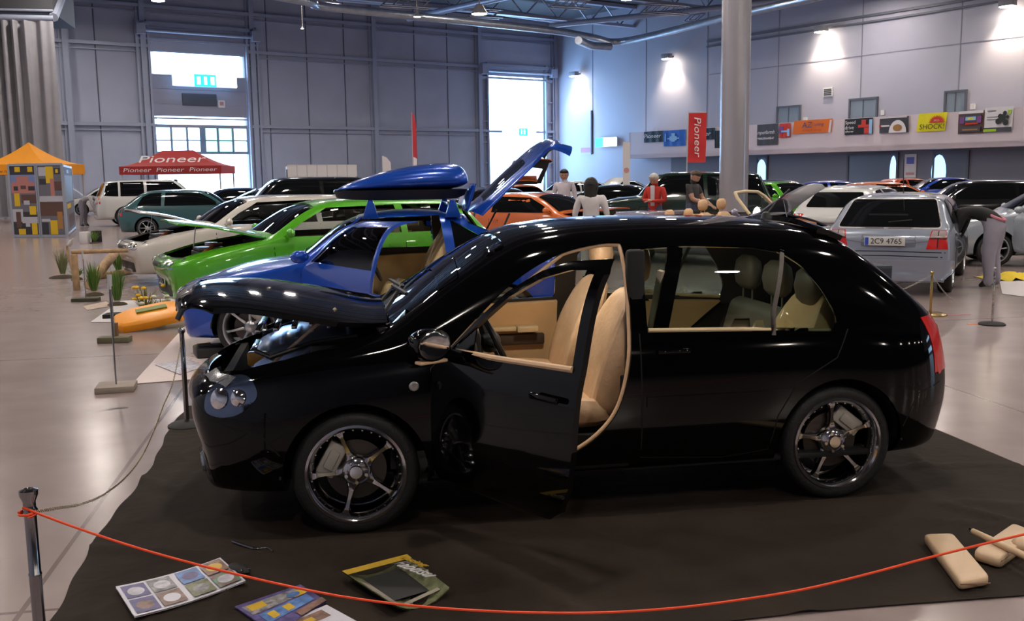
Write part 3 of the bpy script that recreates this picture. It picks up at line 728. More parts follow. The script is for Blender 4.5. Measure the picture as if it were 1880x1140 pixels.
def steering(parent, x, y, z, mt=TRIM):
    m = MB(); ax = Vector((-.9, 0, .42)).normalized(); u = Vector((0, 1, 0)); v = ax.cross(u)
    m.tube([Vector((x, y, z))+u*.18*math.cos(t*PI/16)+v*.18*math.sin(t*PI/16) for t in range(32)], .016, 8, close=True)
    for a in (0, PI, -PI/2): m.tube([Vector((x, y, z))-ax*.03, Vector((x, y, z))-ax*.01+(u*math.cos(a)+v*math.sin(a))*.17], [.03, .014], 8)
    m.ball(Vector((x, y, z))-ax*.02, (.06, .07, .06)); m.cyl(Vector((x, y, z))-ax*.02, Vector((x, y, z))-ax*.3, .035)
    return m.build('steering_wheel', mt, parent)
def plate(parent, loc, rz, txt, name='number_plate', w=.52):
    m = MB(); m.box((0, 0, 0), (.012, w, .115)); o = m.build(name, mat('plate_white', (.68, .68, .66), .4), parent, .003); o.location = loc; o.rotation_euler = (0, 0, rz)
    b = MB(); b.box((.0075, -w/2+.03, 0), (.004, .045, .105)); b.build('blue_band', mat('plate_blue', (.03, .08, .5), .4), o)
    if txt: text_on(txt, .105, (.008, .02, 0), (0, 1, 0), (0, 0, 1), mat('plate_ink', (.02, .02, .02), .5), o, width=w*.76)
    return o
# ================================================================= THE BLACK HATCHBACK
HA = 3.31298; HO = Vector((.3298, 5.4973, 0))
S = dict(w5=.972, w6=.925, W=.832, wr=.60, zb=.19, pl=.74, bulge=.16, shear=.05, zm=.48, rr=.065,
  xs=[1.93, 1.86, 1.72, 1.5, 1.28, 1.09, .98, .80, .60, .42, .25, 0, -.4, -.8, -1.1, -1.30, -1.42, -1.60, -1.76, -1.86, -1.90],
  top=[(1.93, .70), (1.86, .775), (1.72, .84), (1.5, .90), (1.28, .95), (1.09, .985), (.80, 1.185), (.60, 1.315), (.42, 1.405), (.25, 1.445), (0, 1.468), (-.4, 1.472), (-.8, 1.462), (-1.1, 1.44), (-1.30, 1.405), (-1.42, 1.345), (-1.60, 1.20), (-1.76, 1.06), (-1.86, .98), (-1.90, .90)],
  belt=[(1.93, .66), (1.7, .765), (1.3, .87), (1.0, .905), (0, .93), (-1.2, .93), (-1.9, .86)])
HH = hull(S, 4)
fab = empty('black_hatchback', HO, HA, 'glossy black five-door hatchback on the dark mat, bonnet raised and driver door open', 'car')
APR = [(.86, .26), (.88, .50), (.87, .80), (.76, .905), (.62, 1.035), (.44, 1.185), (.26, 1.285), (.10, 1.335), (-.09, 1.355), (-.125, 1.30), (-.125, .92), (-.10, .72), (-.05, .56), (.03, .45), (.15, .36), (.30, .31), (.6, .265)]
APR = [(v.x, v.y) for v in curve_pts([(a, b, 0) for a, b in APR[:2]], 2)[:-1]]+[(v.x, v.y) for v in curve_pts([(a, b, 0) for a, b in APR[2:]], 4)]
DPOL = [(.855, .255), (.875, .50), (.865, .80), (.755, .905), (.615, 1.04), (.44, 1.19), (.26, 1.29), (.10, 1.34), (-.095, 1.358), (-.125, 1.30), (-.13, .92), (-.125, .60), (-.10, .44), (-.03, .32), (.06, .265), (.2, .25)]
DWIN = roundpoly([(.745, .905), (.60, 1.02), (.42, 1.165), (.24, 1.26), (.08, 1.305), (-.07, 1.315), (-.075, .925)], .02)
RWIN = roundpoly([(-.205, .935), (-.205, 1.325), (-.45, 1.335), (-.8, 1.32), (-.96, 1.29), (-1.06, 1.22), (-1.15, 1.10), (-1.215, .97), (-1.21, .89)], .035)
WSH = roundpoly([(1.04, -.60), (1.055, 0), (1.04, .60), (.70, .555), (.455, .50), (.44, 0), (.455, -.50), (.70, -.555)], .03)
RGL = roundpoly([(-.52, 1.00), (.52, 1.00), (.44, 1.30), (-.44, 1.30)], .05)
HOOD = [(1.075, -.60), (1.085, 0), (1.075, .60), (1.30, .66), (1.55, .655), (1.75, .60), (1.86, .48), (1.90, .30), (1.905, 0), (1.90, -.30), (1.86, -.48), (1.75, -.60), (1.55, -.655), (1.30, -.66)]
def arch_cut(mb, xs, z, r, W, zdeep=.42):
    for x in xs:
        for s in (1, -1):
            P = [(x+r*math.cos(a*2*PI/40), z+r*math.sin(a*2*PI/40)) for a in range(40)]
            mb.prism(P, 'y', s*zdeep, s*(W+.3))
cut = MB()
cut.prism(APR, 'y', .30, 1.2); 
RAPR = [(x, z) for x, z in DWIN]; cut.prism(DWIN, 'y', -.30, -1.2)
cut.prism(RWIN, 'y', .30, 1.2); cut.prism(RWIN, 'y', -.30, -1.2)
BAYP = [p for p in HOOD if p[0] < 1.87]; k_ = [i for i, p in enumerate(BAYP) if p == (1.86, .48)][0]
BAYP = BAYP[:k_+1]+[(1.88, .36), (2.3, .355), (2.3, -.355), (1.88, -.36)]+BAYP[k_+1:]
cut.prism(BAYP, 'z', .72, 1.3); cut.prism([(1.82, -.345), (1.82, .345), (2.31, .345), (2.31, -.345)], 'z', .60, .7195)
arch_cut(cut, (1.231, -1.231), .305, .345, .83)
sh = HH.shell(.028)
body = boolean(sh, cut.mesh('c', smooth=180))
c2 = MB(); c2.prism([(x, y) for x, y in WSH], 'z', .9, 1.7); body = boolean(body, c2.mesh('c', smooth=180))
c2 = MB(); c2.prism(RGL, 'x', -2.4, -1.2)
body = boolean(body, c2.mesh('c', smooth=180)); HH.fix(body)
SEAM = mat('panel_gap', (.0005, .0005, .0005), .9)
for ax in ('y', '-y'):
    for P_ in ([(-.165, .30), (-.165, .6), (-.165, .92)], [(-.165, .30), (-.6, .27), (-.84, .30), (-.88, .48), (-.98, .64), (-1.20, .76), (-1.27, .90)], [(1.58, .42), (1.66, .52), (1.86, .56)], [(-1.58, .38), (-1.66, .55), (-1.84, .585)]):
        link('panel_gap', sheet(HH, strip_poly(P_, .007), ax, .0006, .05), fab, SEAM)
INNER = mat('beige_headlining', (.42, .33, .22), .8)
link('body', body, fab, [BLACKP, mat('dark_inner_body', (.03, .026, .022), .6)])
# bonnet: the same skin, swung up about its rear edge
def panel(H, t, pr, mats):
    b = boolean(H.shell(t), pr.mesh('c', smooth=180), 'INTERSECT'); H.fix(b); return b
q = MB(); q.prism([(x+.3 if x > 1.88 else (x+.10 if x > 1.7 else x), y*(1.06 if x > 1.2 else 1)*(1.15 if x > 1.88 else 1)) for x, y in HOOD], 'z', .595, 1.3); hd = panel(HH, .022, q, None)
piv = Vector((1.08, 0, .985)); hd.transform(Matrix.Translation(-piv))
hood = link('bonnet', hd, fab, [BLACKP, mat('bonnet_lining', (.01, .01, .01), .6)]); hood.location = piv+Vector((-.025, 0, .03)); hood.rotation_euler = (0, -R_(24), 0)
# driver door: skin, frame, inner card, glass
q = MB(); q.prism(DPOL, 'y', .30, 1.2); dm = panel(HH, .03, q, None)
q = MB(); q.prism(DWIN, 'y', .2, 1.3); dm = boolean(dm, q.mesh('c', smooth=180)); HH.fix(dm)
hp = Vector((.86, .80, 0)); dm.transform(Matrix.Translation(-hp))
door = link('driver_door', dm, fab, [BLACKP, TRIM]); door.location = hp; door.rotation_euler = (0, 0, -R_(60))
CARD = roundpoly([(.78, .34), (.80, .80), (.74, .885), (-.085, .915), (-.07, .70), (.0, .52), (.12, .40), (.3, .35)], .03)
card = sheet(HH, CARD, 'y', -.033, .07, .035); card.transform(Matrix.Translation(-hp)); link('door_card', card, door, BEIGE2)
q = MB(); q.tube([(.72, .755, .895), (.4, .775, .905), (-.08, .775, .925)], .014, 8); q.v = [tuple(Vector(v)-hp) for v in q.v]; q.build('sill_trim', BEIGE, door)
q = MB(); q.box((.30, .72, .62), (.45, .07, .05)); q.v = [tuple(Vector(v)-hp) for v in q.v]; q.build('armrest', BEIGE, door, .015)
g = sheet(HH, [(.745, .905), (.60, 1.02), (.585, .91)], 'y', -.008, .08, .006); g.transform(Matrix.Translation(-hp)); link('quarter_glass', g, door, GLASS)
# passenger door card on the far side, with armrest and a light patch
link('door_card', sheet(HH, [(.80, .34), (.80, .87), (.745, .895), (-.085, .915), (-.09, .34)], '-y', -.032, .07, .03), fab, BEIGE2)
q = MB(); q.box((.38, -.715, .735), (.66, .07, .03)); q.box((.12, -.70, .735), (.14, .1, .04)); q.build('armrest', mat('pale_beige_trim', (.68, .54, .33), .45), fab, .01)
q = MB(); q.box((.42, -.745, .60), (.12, .02, .05)); q.build('door_courtesy_panel', mat('pale_beige_trim'), fab)
q = MB(); q.box((.35, -.74, .66), (.7, .04, .07)); q.build('door_pocket', mat('dark_brown_pocket', (.06, .04, .03), .6), fab, .01)
for s, ax in ((1, 'y'), (-1, '-y')):
    link('rear_door_card', sheet(HH, [(-.21, .34), (-.21, .915), (-1.19, .875), (-1.0, .70), (-.88, .5), (-.86, .34)], ax, -.032, .08, .03), fab, BEIGE2)
    q = MB(); q.tube([(-.21, s*.778, .935), (-.7, s*.775, .92), (-1.19, s*.745, .89)], .011, 8); q.build('window_sill_trim', mat('pale_beige_trim'), fab)
# glass
for poly, ax in ((WSH, 'z'),): link('windscreen', sheet(HH, poly, ax, -.006, .08, .005), fab, GLASS)
link('rear_window', sheet(HH, RGL, '-x', -.006, .08, .005), fab, GLASS)
for ax in ('y', '-y'):
    link('rear_side_window', sheet(HH, RWIN, ax, -.006, .08, .005), fab, glassmat('smoked_glass', (.74, .80, .76)))
    sg = 1 if ax == 'y' else -1
    link('door_frame_bar', sheet(HH, strip_poly([(-.275, .93), (-.33, 1.12), (-.40, 1.335)], .075), ax, .001, .05, .014), fab, BLACKP)
    link('window_bar', sheet(HH, strip_poly([(-.865, .885), (-.875, 1.0), (-.97, 1.30)], .022), ax, .002, .05, .012), fab, mat('taupe_bar', (.10, .085, .075), .4))
    link('window_frame', sheet(HH, strip_poly([(-.20, .93), (-.20, 1.33), (-.45, 1.342), (-.8, 1.328), (-.97, 1.297), (-1.07, 1.225), (-1.16, 1.10), (-1.225, .97), (-1.22, .885)], .014), ax, .002, .05, .006), fab, BLACKP)
link('passenger_window', sheet(HH, DWIN, '-y', -.006, .08, .005), fab, glassmat('clear_glass'))
link('sun_strip', sheet(HH, roundpoly([(.80, .56), (.78, 0), (.80, -.30), (.70, -.30), (.66, 0), (.70, .55)], .02), 'z', .001, .07), fab, glassmat('bluish_sunstrip', (.25, .35, .6)))
# aperture seal and sill step
q = MB(); q.tube([Vector((x*.985+.005, HH.hit((x*.985+.005, z*.985+.012), 'y')[0].y-.02, z*.985+.012)) for x, z in APR if not (.2 < x < 1 and z > 1)], .010, 8); q.build('door_seal', BEIGE, fab)
q = MB(); q.box((.38, .70, .285), (1.0, .17, .07)); q.box((.38, .62, .22), (1.0, .1, .1)); q.build('door_sill', mat('black_sill', (.01, .01, .012), .3), fab, .015)
q = MB(); q.box((-.165, .70, .78), (.09, .07, 1.1)); q.build('centre_pillar_trim', DARK, fab, .02)
q = MB(); q.box((-.12, .655, .62), (.03, .03, .14)); q.build('seat_belt_buckle', DARK, fab, .008)
# floor, tunnel, dashboard, firewall, wheel tubs
q = MB(); q.box((-.2, 0, .235), (2.5, 1.5, .03)); q.box((.2, 0, .32), (1.4, .2, .16)); q.build('cabin_floor', DARK, fab, .01)
q = MB(); q.prism([(1.02, .60), (1.02, .93), (.80, .985), (.66, .95), (.62, .86), (.70, .74), (.72, .60)], 'y', -.72, .72); q.build('dashboard', mat('dash_dark', (.025, .025, .028), .5), fab, .03)
q = MB(); q.box((1.05, 0, .62), (.03, 1.4, .66)); q.build('bulkhead', DARK, fab)
q = MB(); q.box((.61, .36, .85), (.05, .34, .14)); q.build('instrument_cowl', TRIM, fab, .02)
steering(fab, .50, .36, .85)
q = MB(); q.box((.30, .18, .50), (.16, .05, .09)); q.cyl((.33, 0, .4), (.30, 0, .6), .012); q.ball((.30, 0, .61), .025); q.build('gear_lever', TRIM, fab)
for y in (.36, -.36): add_seat(fab, .06, y, .20, BEIGE)
q = MB(); q.prism([(-.68, .30), (-.66, .50), (-1.08, .46), (-1.20, .90), (-1.30, .92), (-1.26, .35)], 'y', -.62, .62); q.build('rear_bench', mat('grey_beige_leather', (.15, .135, .11), .5, noise=.08), fab, .05, 3)
for y in (.42, 0, -.42):
    h = headrest_mb((-1.245, y, .98)).build('headrest', mat('grey_beige_leather'), fab, smooth=70)
q = modded(seat_mesh(False).mesh('r'), [('SUBSURF', dict(levels=1, render_levels=1))]); q.transform(Matrix.Translation((-.98, .42, .17))); link('rear_seat_shell', q, fab, CREAM)
q = MB(); q.tube([(-.30, .70, 1.22), (-.27, .62, .9), (-.25, .60, .5)], .02, 4); q.build('seat_belt', mat('pale_belt', (.5, .44, .34), .6), fab)
for x in (1.231, -1.231):
    for s in (1, -1):
        q = MB()
        P0 = [(x+.36*math.cos(PI*k/16), .30+.36*math.sin(PI*k/16)) for k in range(17)]; P1 = [(x+.35*math.cos(PI*k/16), .30+.35*math.sin(PI*k/16)) for k in range(16, -1, -1)]
        q.prism(P0+P1, 'y', s*.44, s*.795); q.prism(P0, 'y', s*.43, s*.44); q.build('wheel_tub', DARK, fab)
# engine bay
q = MB(); q.box((1.46, 0, .45), (.76, 1.16, .1)); q.box((1.84, 0, .60), (.04, 1.0, .30)); q.build('bay_floor', DARK, fab)
q = MB(); rs = []
for x, z, w in ((1.76, .70, .26), (1.72, .80, .34), (1.60, .86, .36), (1.40, .90, .36), (1.26, .91, .34), (1.22, .86, .3)):
    rs.append([(x, -w-.05, z-.12), (x, -w, z), (x, -w*.5, z+.025), (x, w*.5, z+.025), (x, w, z), (x, w+.05, z-.12)])
q.ring(rs); q.build('engine_cover', mat('blue_chrome_cover', (.42, .56, .95), .2, .85, noise=.3, nscale=5), fab, .008)
q = MB()
for k in range(5): q.box((1.70-.09*k, .0, .925+.004*k), (.03, .5-.04*k, .02))
q.box((1.73, .10, .80), (.03, .40, .06)); q.build('cover_ribs', CHROME, fab, .005)
q = MB(); q.box((1.58, .34, .80), (.34, .05, .07), -.1); q.build('yellow_trim_bar', mat('amber_plastic', (.65, .33, .06), .3), fab, .01)
q = MB(); q.box((1.30, .45, .80), (.26, .18, .18)); q.build('battery_box', TRIM, fab, .015)
q = MB(); q.cyl((1.42, -.48, .5), (1.42, -.48, .88), .10); q.build('strut_top', TRIM, fab, .015)
q = MB(); q.tube([(1.20, .55, .93), (1.42, .52, .90), (1.62, .54, .84), (1.70, .40, .85)], .012); q.build('hose', TRIM, fab)
q = MB(); q.tube([(1.25, -.3, .95), (1.45, -.42, .93), (1.7, -.3, .86)], .016); q.build('hose', TRIM, fab)
q = MB(); q.cyl((1.62, .50, .80), (1.30, .48, 1.06), .008, n=8); q.build('bonnet_stay', mat('beige_rod', (.62, .48, .36), .4), fab)
for s_ in (1, -1): link('bay_rim', sheet(HH, strip_poly([(1.80, s_*.665), (1.885, s_*.52), (1.925, s_*.37)], .055), 'z', .004, .05, .01), fab, mat('silver_grey_paint', (.22, .23, .26), .2, .5, 1))
# scuttle with wipers
q = MB(); q.prism([(1.04, -.62), (1.055, 0), (1.04, .62), (1.10, .62), (1.11, 0), (1.10, -.62)], 'z', .94, .975); q.build('scuttle_panel', TRIM, fab)
for y0, y1 in ((.30, -.25), (-.12, -.55)):
    q = MB(); q.tube([(1.075, y0, .99), (1.0, (y0+y1)/2, 1.045), (.93, y1, 1.09)], .008, 6); q.box((.955, (y0*.35+y1*.65), 1.083), (.02, .42, .012), .12); q.build('wiper', TRIM, fab)
# lamps, grille, bumper details
HL = roundpoly([(1.66, .70), (1.70, .785), (1.81, .775), (1.92, .70), (1.93, .61), (1.86, .59), (1.76, .61)], .05)
for ax in ('y', '-y'):
    o = link('headlight', sheet(HH, HL, ax, .004, .03, .02), fab, mat('smoked_headlamp', (.09, .13, .22), .06, .8, 1))
    s = 1 if ax == 'y' else -1
    for (x, z, r) in ((1.85, .68, .05), (1.76, .69, .04)):
        h = HH.hit((x, z), ax); n = HH.nrm(h[0], h[2]); b = MB(); b.lathe([(0, .018), (r*.5, .014), (r, 0), (r*.9, -.01)], h[0]+n*.008, n, 20); b.build('lamp_bowl', CHROME, o)
gm_ = sheet(HH, roundpoly([(-.30, .615), (.30, .615), (.28, .70), (-.28, .70)], .03), 'x', .004, .05, .02); gm_.transform(Matrix.Translation(-piv)); link('front_grille', gm_, hood, TRIM)
gm_ = sheet(HH, strip_poly([(-.29, .705), (0, .715), (.29, .705), (.315, .61)], .02), 'x', .008, .05, .012); gm_.transform(Matrix.Translation(-piv)); link('grille_surround', gm_, hood, CHROME)
q = MB(); q.box((1.90, 0, .62), (.05, .68, .09)); q.build('slam_panel', mat('silver_grey_paint', (.22, .23, .26), .2, .5, 1), fab, .01)
link('lower_intake', sheet(HH, roundpoly([(-.62, .24), (.62, .24), (.60, .40), (-.60, .40)], .04), 'x', .003, .06, .01), fab, TRIM)
for s in (1, -1):
    h = HH.hit((.50*s, .33), 'x'); n = HH.nrm(h[0], h[2]); b = MB(); b.lathe([(0, .012), (.045, .01), (.052, 0), (.05, -.02)], h[0]+n*.006, n, 20); b.build('fog_lamp', CLEARL, fab)
TLP = roundpoly([(-1.775, .93), (-1.86, .90), (-1.87, .64), (-1.83, .62), (-1.80, .72)], .02)
for ax in ('y', '-y'):
    link('tail_light', sheet(HH, TLP, ax, .004, .04, .015), fab, REDL)
    sy = 1 if ax == 'y' else -1
    link('tail_light_rear', sheet(HH, [(sy*.52, .64), (sy*.74, .64), (sy*.70, .93), (sy*.56, .93)], '-x', .004, .05, .01), fab, REDL)
    for x, z in ((-.27, .83),)+(((.02, .80),) if ax == '-y' else ()):
        h = HH.hit((x-.06, z), ax)[0]; b = MB(); b.box((h.x, h.y+sy*.018, h.z), (.17, .022, .028)); b.build('door_handle', BLACKP, fab, .009)
    b = link('side_moulding', sheet(HH, [(-.19, .56), (-.83, .56), (-.85, .61), (-.19, .61)], ax, .006, .05, .012), fab, BLACKP)
h = HH.hit((.95, .72), 'y')[0]; b = MB(); b.lathe([(0, .012), (.018, .01), (.024, 0)], h+Vector((0, .002, 0)), (0, 1, 0), 16); b.build('side_indicator', mat('pale_lens', (.5, .5, .5), .1, .4), fab)
h = HH.hit((-.12-.06, .80), 'y')[0]
b = MB(); b.box((.0, 0, 0), (.17, .022, .028)); b.v = [tuple(Vector(v)+Vector((.03, .835, .80))-hp) for v in b.v]; b.build('door_handle', BLACKP, door, .009)
# mirrors: the driver's on the open door, the other on the body
def mirror(parent, s, org):
    m = MB(); rs = []
    for x, k in ((.10, .35), (.07, .75), (.02, .97), (-.03, 1), (-.045, .96)):
        rs.append([Vector((x, s*.075*k*1.25*math.cos(a)+s*.10, .075*k*math.copysign(abs(math.sin(a))**.8, math.sin(a)))) for a in [2*PI*i/18 for i in range(18)]])
    m.ring(rs); m.tube([(0, -s*.01, -.03), (0, s*.06, -.02)], .022)
    m.v = [tuple(Vector(v)+Vector(org)) for v in m.v]; o = m.build('mirror', BLACKP, parent, smooth=60)
    g = MB(); g.ball(Vector(org)+Vector((-.0465, s*.10, 0)), (.004, .085, .066)); g.build('mirror_glass', CHROME, o)
    b = MB(); b.box(Vector(org)+Vector((-.02, s*.10, -.075)), (.05, .15, .015)); b.build('mirror_base', BEIGE, o, .005)
mirror(door, 1, Vector((.70, .83, .95))-hp); mirror(fab, -1, (.70, -.83, .96))
# antenna, spoiler, number plate, exhaust
b = MB(); b.tube([(-1.12, .1, 1.455), (-1.18, .1, 1.53), (-1.26, .1, 1.60)], .006, 6); b.lathe([(.03, -.01), (.02, .02), (0, .03)], (-1.12, .1, 1.45), n=12); b.build('antenna', TRIM, fab)
link('roof_spoiler', sheet(HH, [(-1.22, -.50), (-1.20, 0), (-1.22, .50), (-1.36, .50), (-1.38, 0), (-1.36, -.50)], 'z', .035, .08, .03), fab, BLACKP)
b = MB(); b.cyl((-1.80, -.45, .24), (-1.99, -.45, .24), .04); b.build('exhaust_tip', CHROME, fab)
plate(fab, (-1.985, 0, .72), PI, '')
# wheels, front pair steered a touch
HW = wheel_meshes(.302, .236, .20, 5, 'star', 'hero')
for x, st in ((1.231, R_(-2)), (-1.231, 0)):
    for s in (1, -1): add_wheel(fab, x, s*.695, .302, HW, s, RIMC, st, .35 if x > 0 else .1, flip=(x > 0) == (s > 0))

# two lamps added in the roof to brighten the beige cabin
for x, pw in ((.05, 2.6), (-.72, 1.2)):
    b = MB(); b.box((x, 0, 1.405), (.14, .10, .02)); lo = b.build('courtesy_lamp', emat('courtesy_lens', (1, .86, .66), 3), fab, .004)
    l = bpy.data.lights.new('courtesy_light', 'AREA'); l.size = .12; l.energy = pw; l.color = (1, .86, .68); o = bpy.data.objects.new('courtesy_light', l); C.objects.link(o); o.parent = fab; o.location = (x, 0, 1.39)
# ================================================================= CAR TEMPLATES AND THE BUILDER FOR THE OTHER CARS
def mkT(L, H, W, kind, wb, rt, zb=.18, box=0, cx_=None, hx_=None, bl_=None, gz=.25):
    """profiles of the usual body kinds, front at +x"""
    f = L/2; r = -L/2
    if kind == 'hatch':
        cx, hx, rx, tx = f-1.0, f-1.62, r+.62, r+.12; hz, cz, tz = .72, .96, .95
    elif kind == 'coupe':
        cx, hx, rx, tx = f-.98, f-1.66, r+.85, r+.12; hz, cz, tz = .70, .94, .95
    elif kind == 'wagon':
        cx, hx, rx, tx = f-1.22, f-1.90, r+.42, r+.10; hz, cz, tz = .72, .96, .98
    elif kind == 'suv':
        cx, hx, rx, tx = f-1.10, f-1.65, r+.32, r+.08; hz, cz, tz = .95, 1.14, 1.10
    else:
        cx, hx, rx, tx = f-1.22, f-1.92, r+1.35, r+.72; hz, cz, tz = .70, .94, 1.02
    cx = cx if cx_ is None else cx_; hx = hx if hx_ is None else hx_
    top = [(f, hz-.06), (f-.07, hz+.01), (f-.25, hz+.07), ((f+cx)/2, (hz+.09+cz)/2+.01), (cx+.10, cz-.02), (cx, cz+.02), (lerp(cx, hx, .35), lerp(cz, H, .42)), (lerp(cx, hx, .7), lerp(cz, H, .76)), (hx, H-.045), (hx-.25, H-.008), (hx-.55, H), (rx+.45, H-.012), (rx+.12, H-.04)]
    if kind == 'sedan': top += [(rx, H-.08), (lerp(rx, tx, .5), lerp(H, tz, .48)), (tx, tz+.03), (tx-.15, tz), (r+.1, tz-.03), (r, tz-.10)]
    else: top += [(rx, H-.10), (lerp(rx, tx, .4), lerp(H-.06, tz, .45)), (tx, tz), (r+.04, tz-.06), (r, tz-.12)]
    bz = cz-.05
    S = dict(W=W, wr=W-.23, zb=zb, pl=.80, bulge=.12, shear=.05, zm=.48, rr=.06, xs=[p[0] for p in top], top=top,
        belt=[(f, hz-.09), (f-.3, hz+.0), (cx+.2, bz-.02), (cx-.2, bz+.01), (tx, bz+.02), (r, (bz-.02) if kind != 'sedan' else bz)])
    if box: S.update(pl=.93, bulge=.05, shear=.02, wr=W-.20, rr=.05)
    wz0 = bz+.035; wz1 = H-.115
    bl = bl_ if bl_ is not None else hx-1.12 if kind != 'coupe' else hx-1.02      # rear edge of the front door glass
    xa = lambda z: lerp(cx-.16, hx-.06, (z-wz0)/(wz1-wz0))
    DW_ = [(xa(wz0), wz0), (xa(lerp(wz0, wz1, .5)), lerp(wz0, wz1, .52)), (xa(wz1)-.06, wz1), (bl+.04, wz1+.02), (bl, wz0)]
    ex = rx if kind != 'sedan' else rx+.08; e2 = lerp(rx, tx, .55) if kind != 'sedan' else tx+.12
    if kind in ('suv', 'wagon'): mid = bl-.92; RW_ = [[(bl-.09, wz0), (bl-.07, wz1+.02), (mid+.03, wz1+.01), (mid, wz0)], [(mid-.08, wz0), (mid-.05, wz1+.01), (ex+.05, wz1-.02), (e2+.05, wz0+.02)]]
    elif kind == 'coupe': RW_ = [[(bl-.12, wz0+.01), (bl-.08, wz1+.01), (ex+.22, wz1-.01), (ex+.02, lerp(wz0, wz1, .62)), (e2+.16, lerp(wz0, wz1, .2)), (e2+.26, wz0+.03)]]
    else: RW_ = [[(bl-.09, wz0), (bl-.07, wz1+.02), (ex+.25, wz1-.005), (ex+.05, lerp(wz0, wz1, .7)), (e2+.18, wz0+.02)]]
    AP_ = [(cx-.06, zb+.09), (cx-.02, .50), (cx-.02, bz-.08), (cx-.10, bz+.01), (xa(lerp(wz0, wz1, .5))+.07, lerp(wz0, wz1, .53)), (xa(wz1)+.02, wz1+.045), (bl+.02, wz1+.06), (bl-.03, bz), (bl-.02, .5), (bl+.05, zb+.12), (bl+.2, zb+.09)]
    yh = S['wr']-.10
    return dict(S=S, gz=gz, f=f, r=r, L=L, H=H, W=W, kind=kind, ax=wb, rt=rt, cx=cx, hx=hx, rx=rx, tx=tx, hz=hz, cz=cz, tz=tz, bz=bz, DW=DW_, RW=RW_, AP=AP_, bl=bl,
        WS=roundpoly([(cx-.05, -W*.80), (cx-.02, 0), (cx-.05, W*.80), (hx+.03, yh+.02), (hx, 0), (hx+.03, -yh-.02)], .03),
        RG=roundpoly([(-yh-.03, tz+.05), (yh+.03, tz+.05), (yh-.06, H-.14), (-yh+.06, H-.14)], .05),
        HD=[(cx+.03, -W*.80), (cx+.04, 0), (cx+.03, W*.80), (lerp(cx, f, .5), W*.80), (f-.12, W*.68), (f-.05, W*.4), (f-.03, 0), (f-.05, -W*.4), (f-.12, -W*.68), (lerp(cx, f, .5), -W*.80)])
HC = {}
def get_hull(T, key, lv):
    if (key, lv) not in HC: HC[(key, lv)] = hull(T['S'], lv)
    return HC[(key, lv)]
BC = {}
PRM = lambda poly, ax, a, b: MB().prism(poly, ax, a, b).mesh('c', smooth=180)
def safe(me, cut, op='DIFFERENCE'):
    r = boolean(me, cut, op); return r if len(r.polygons) > 30 else me
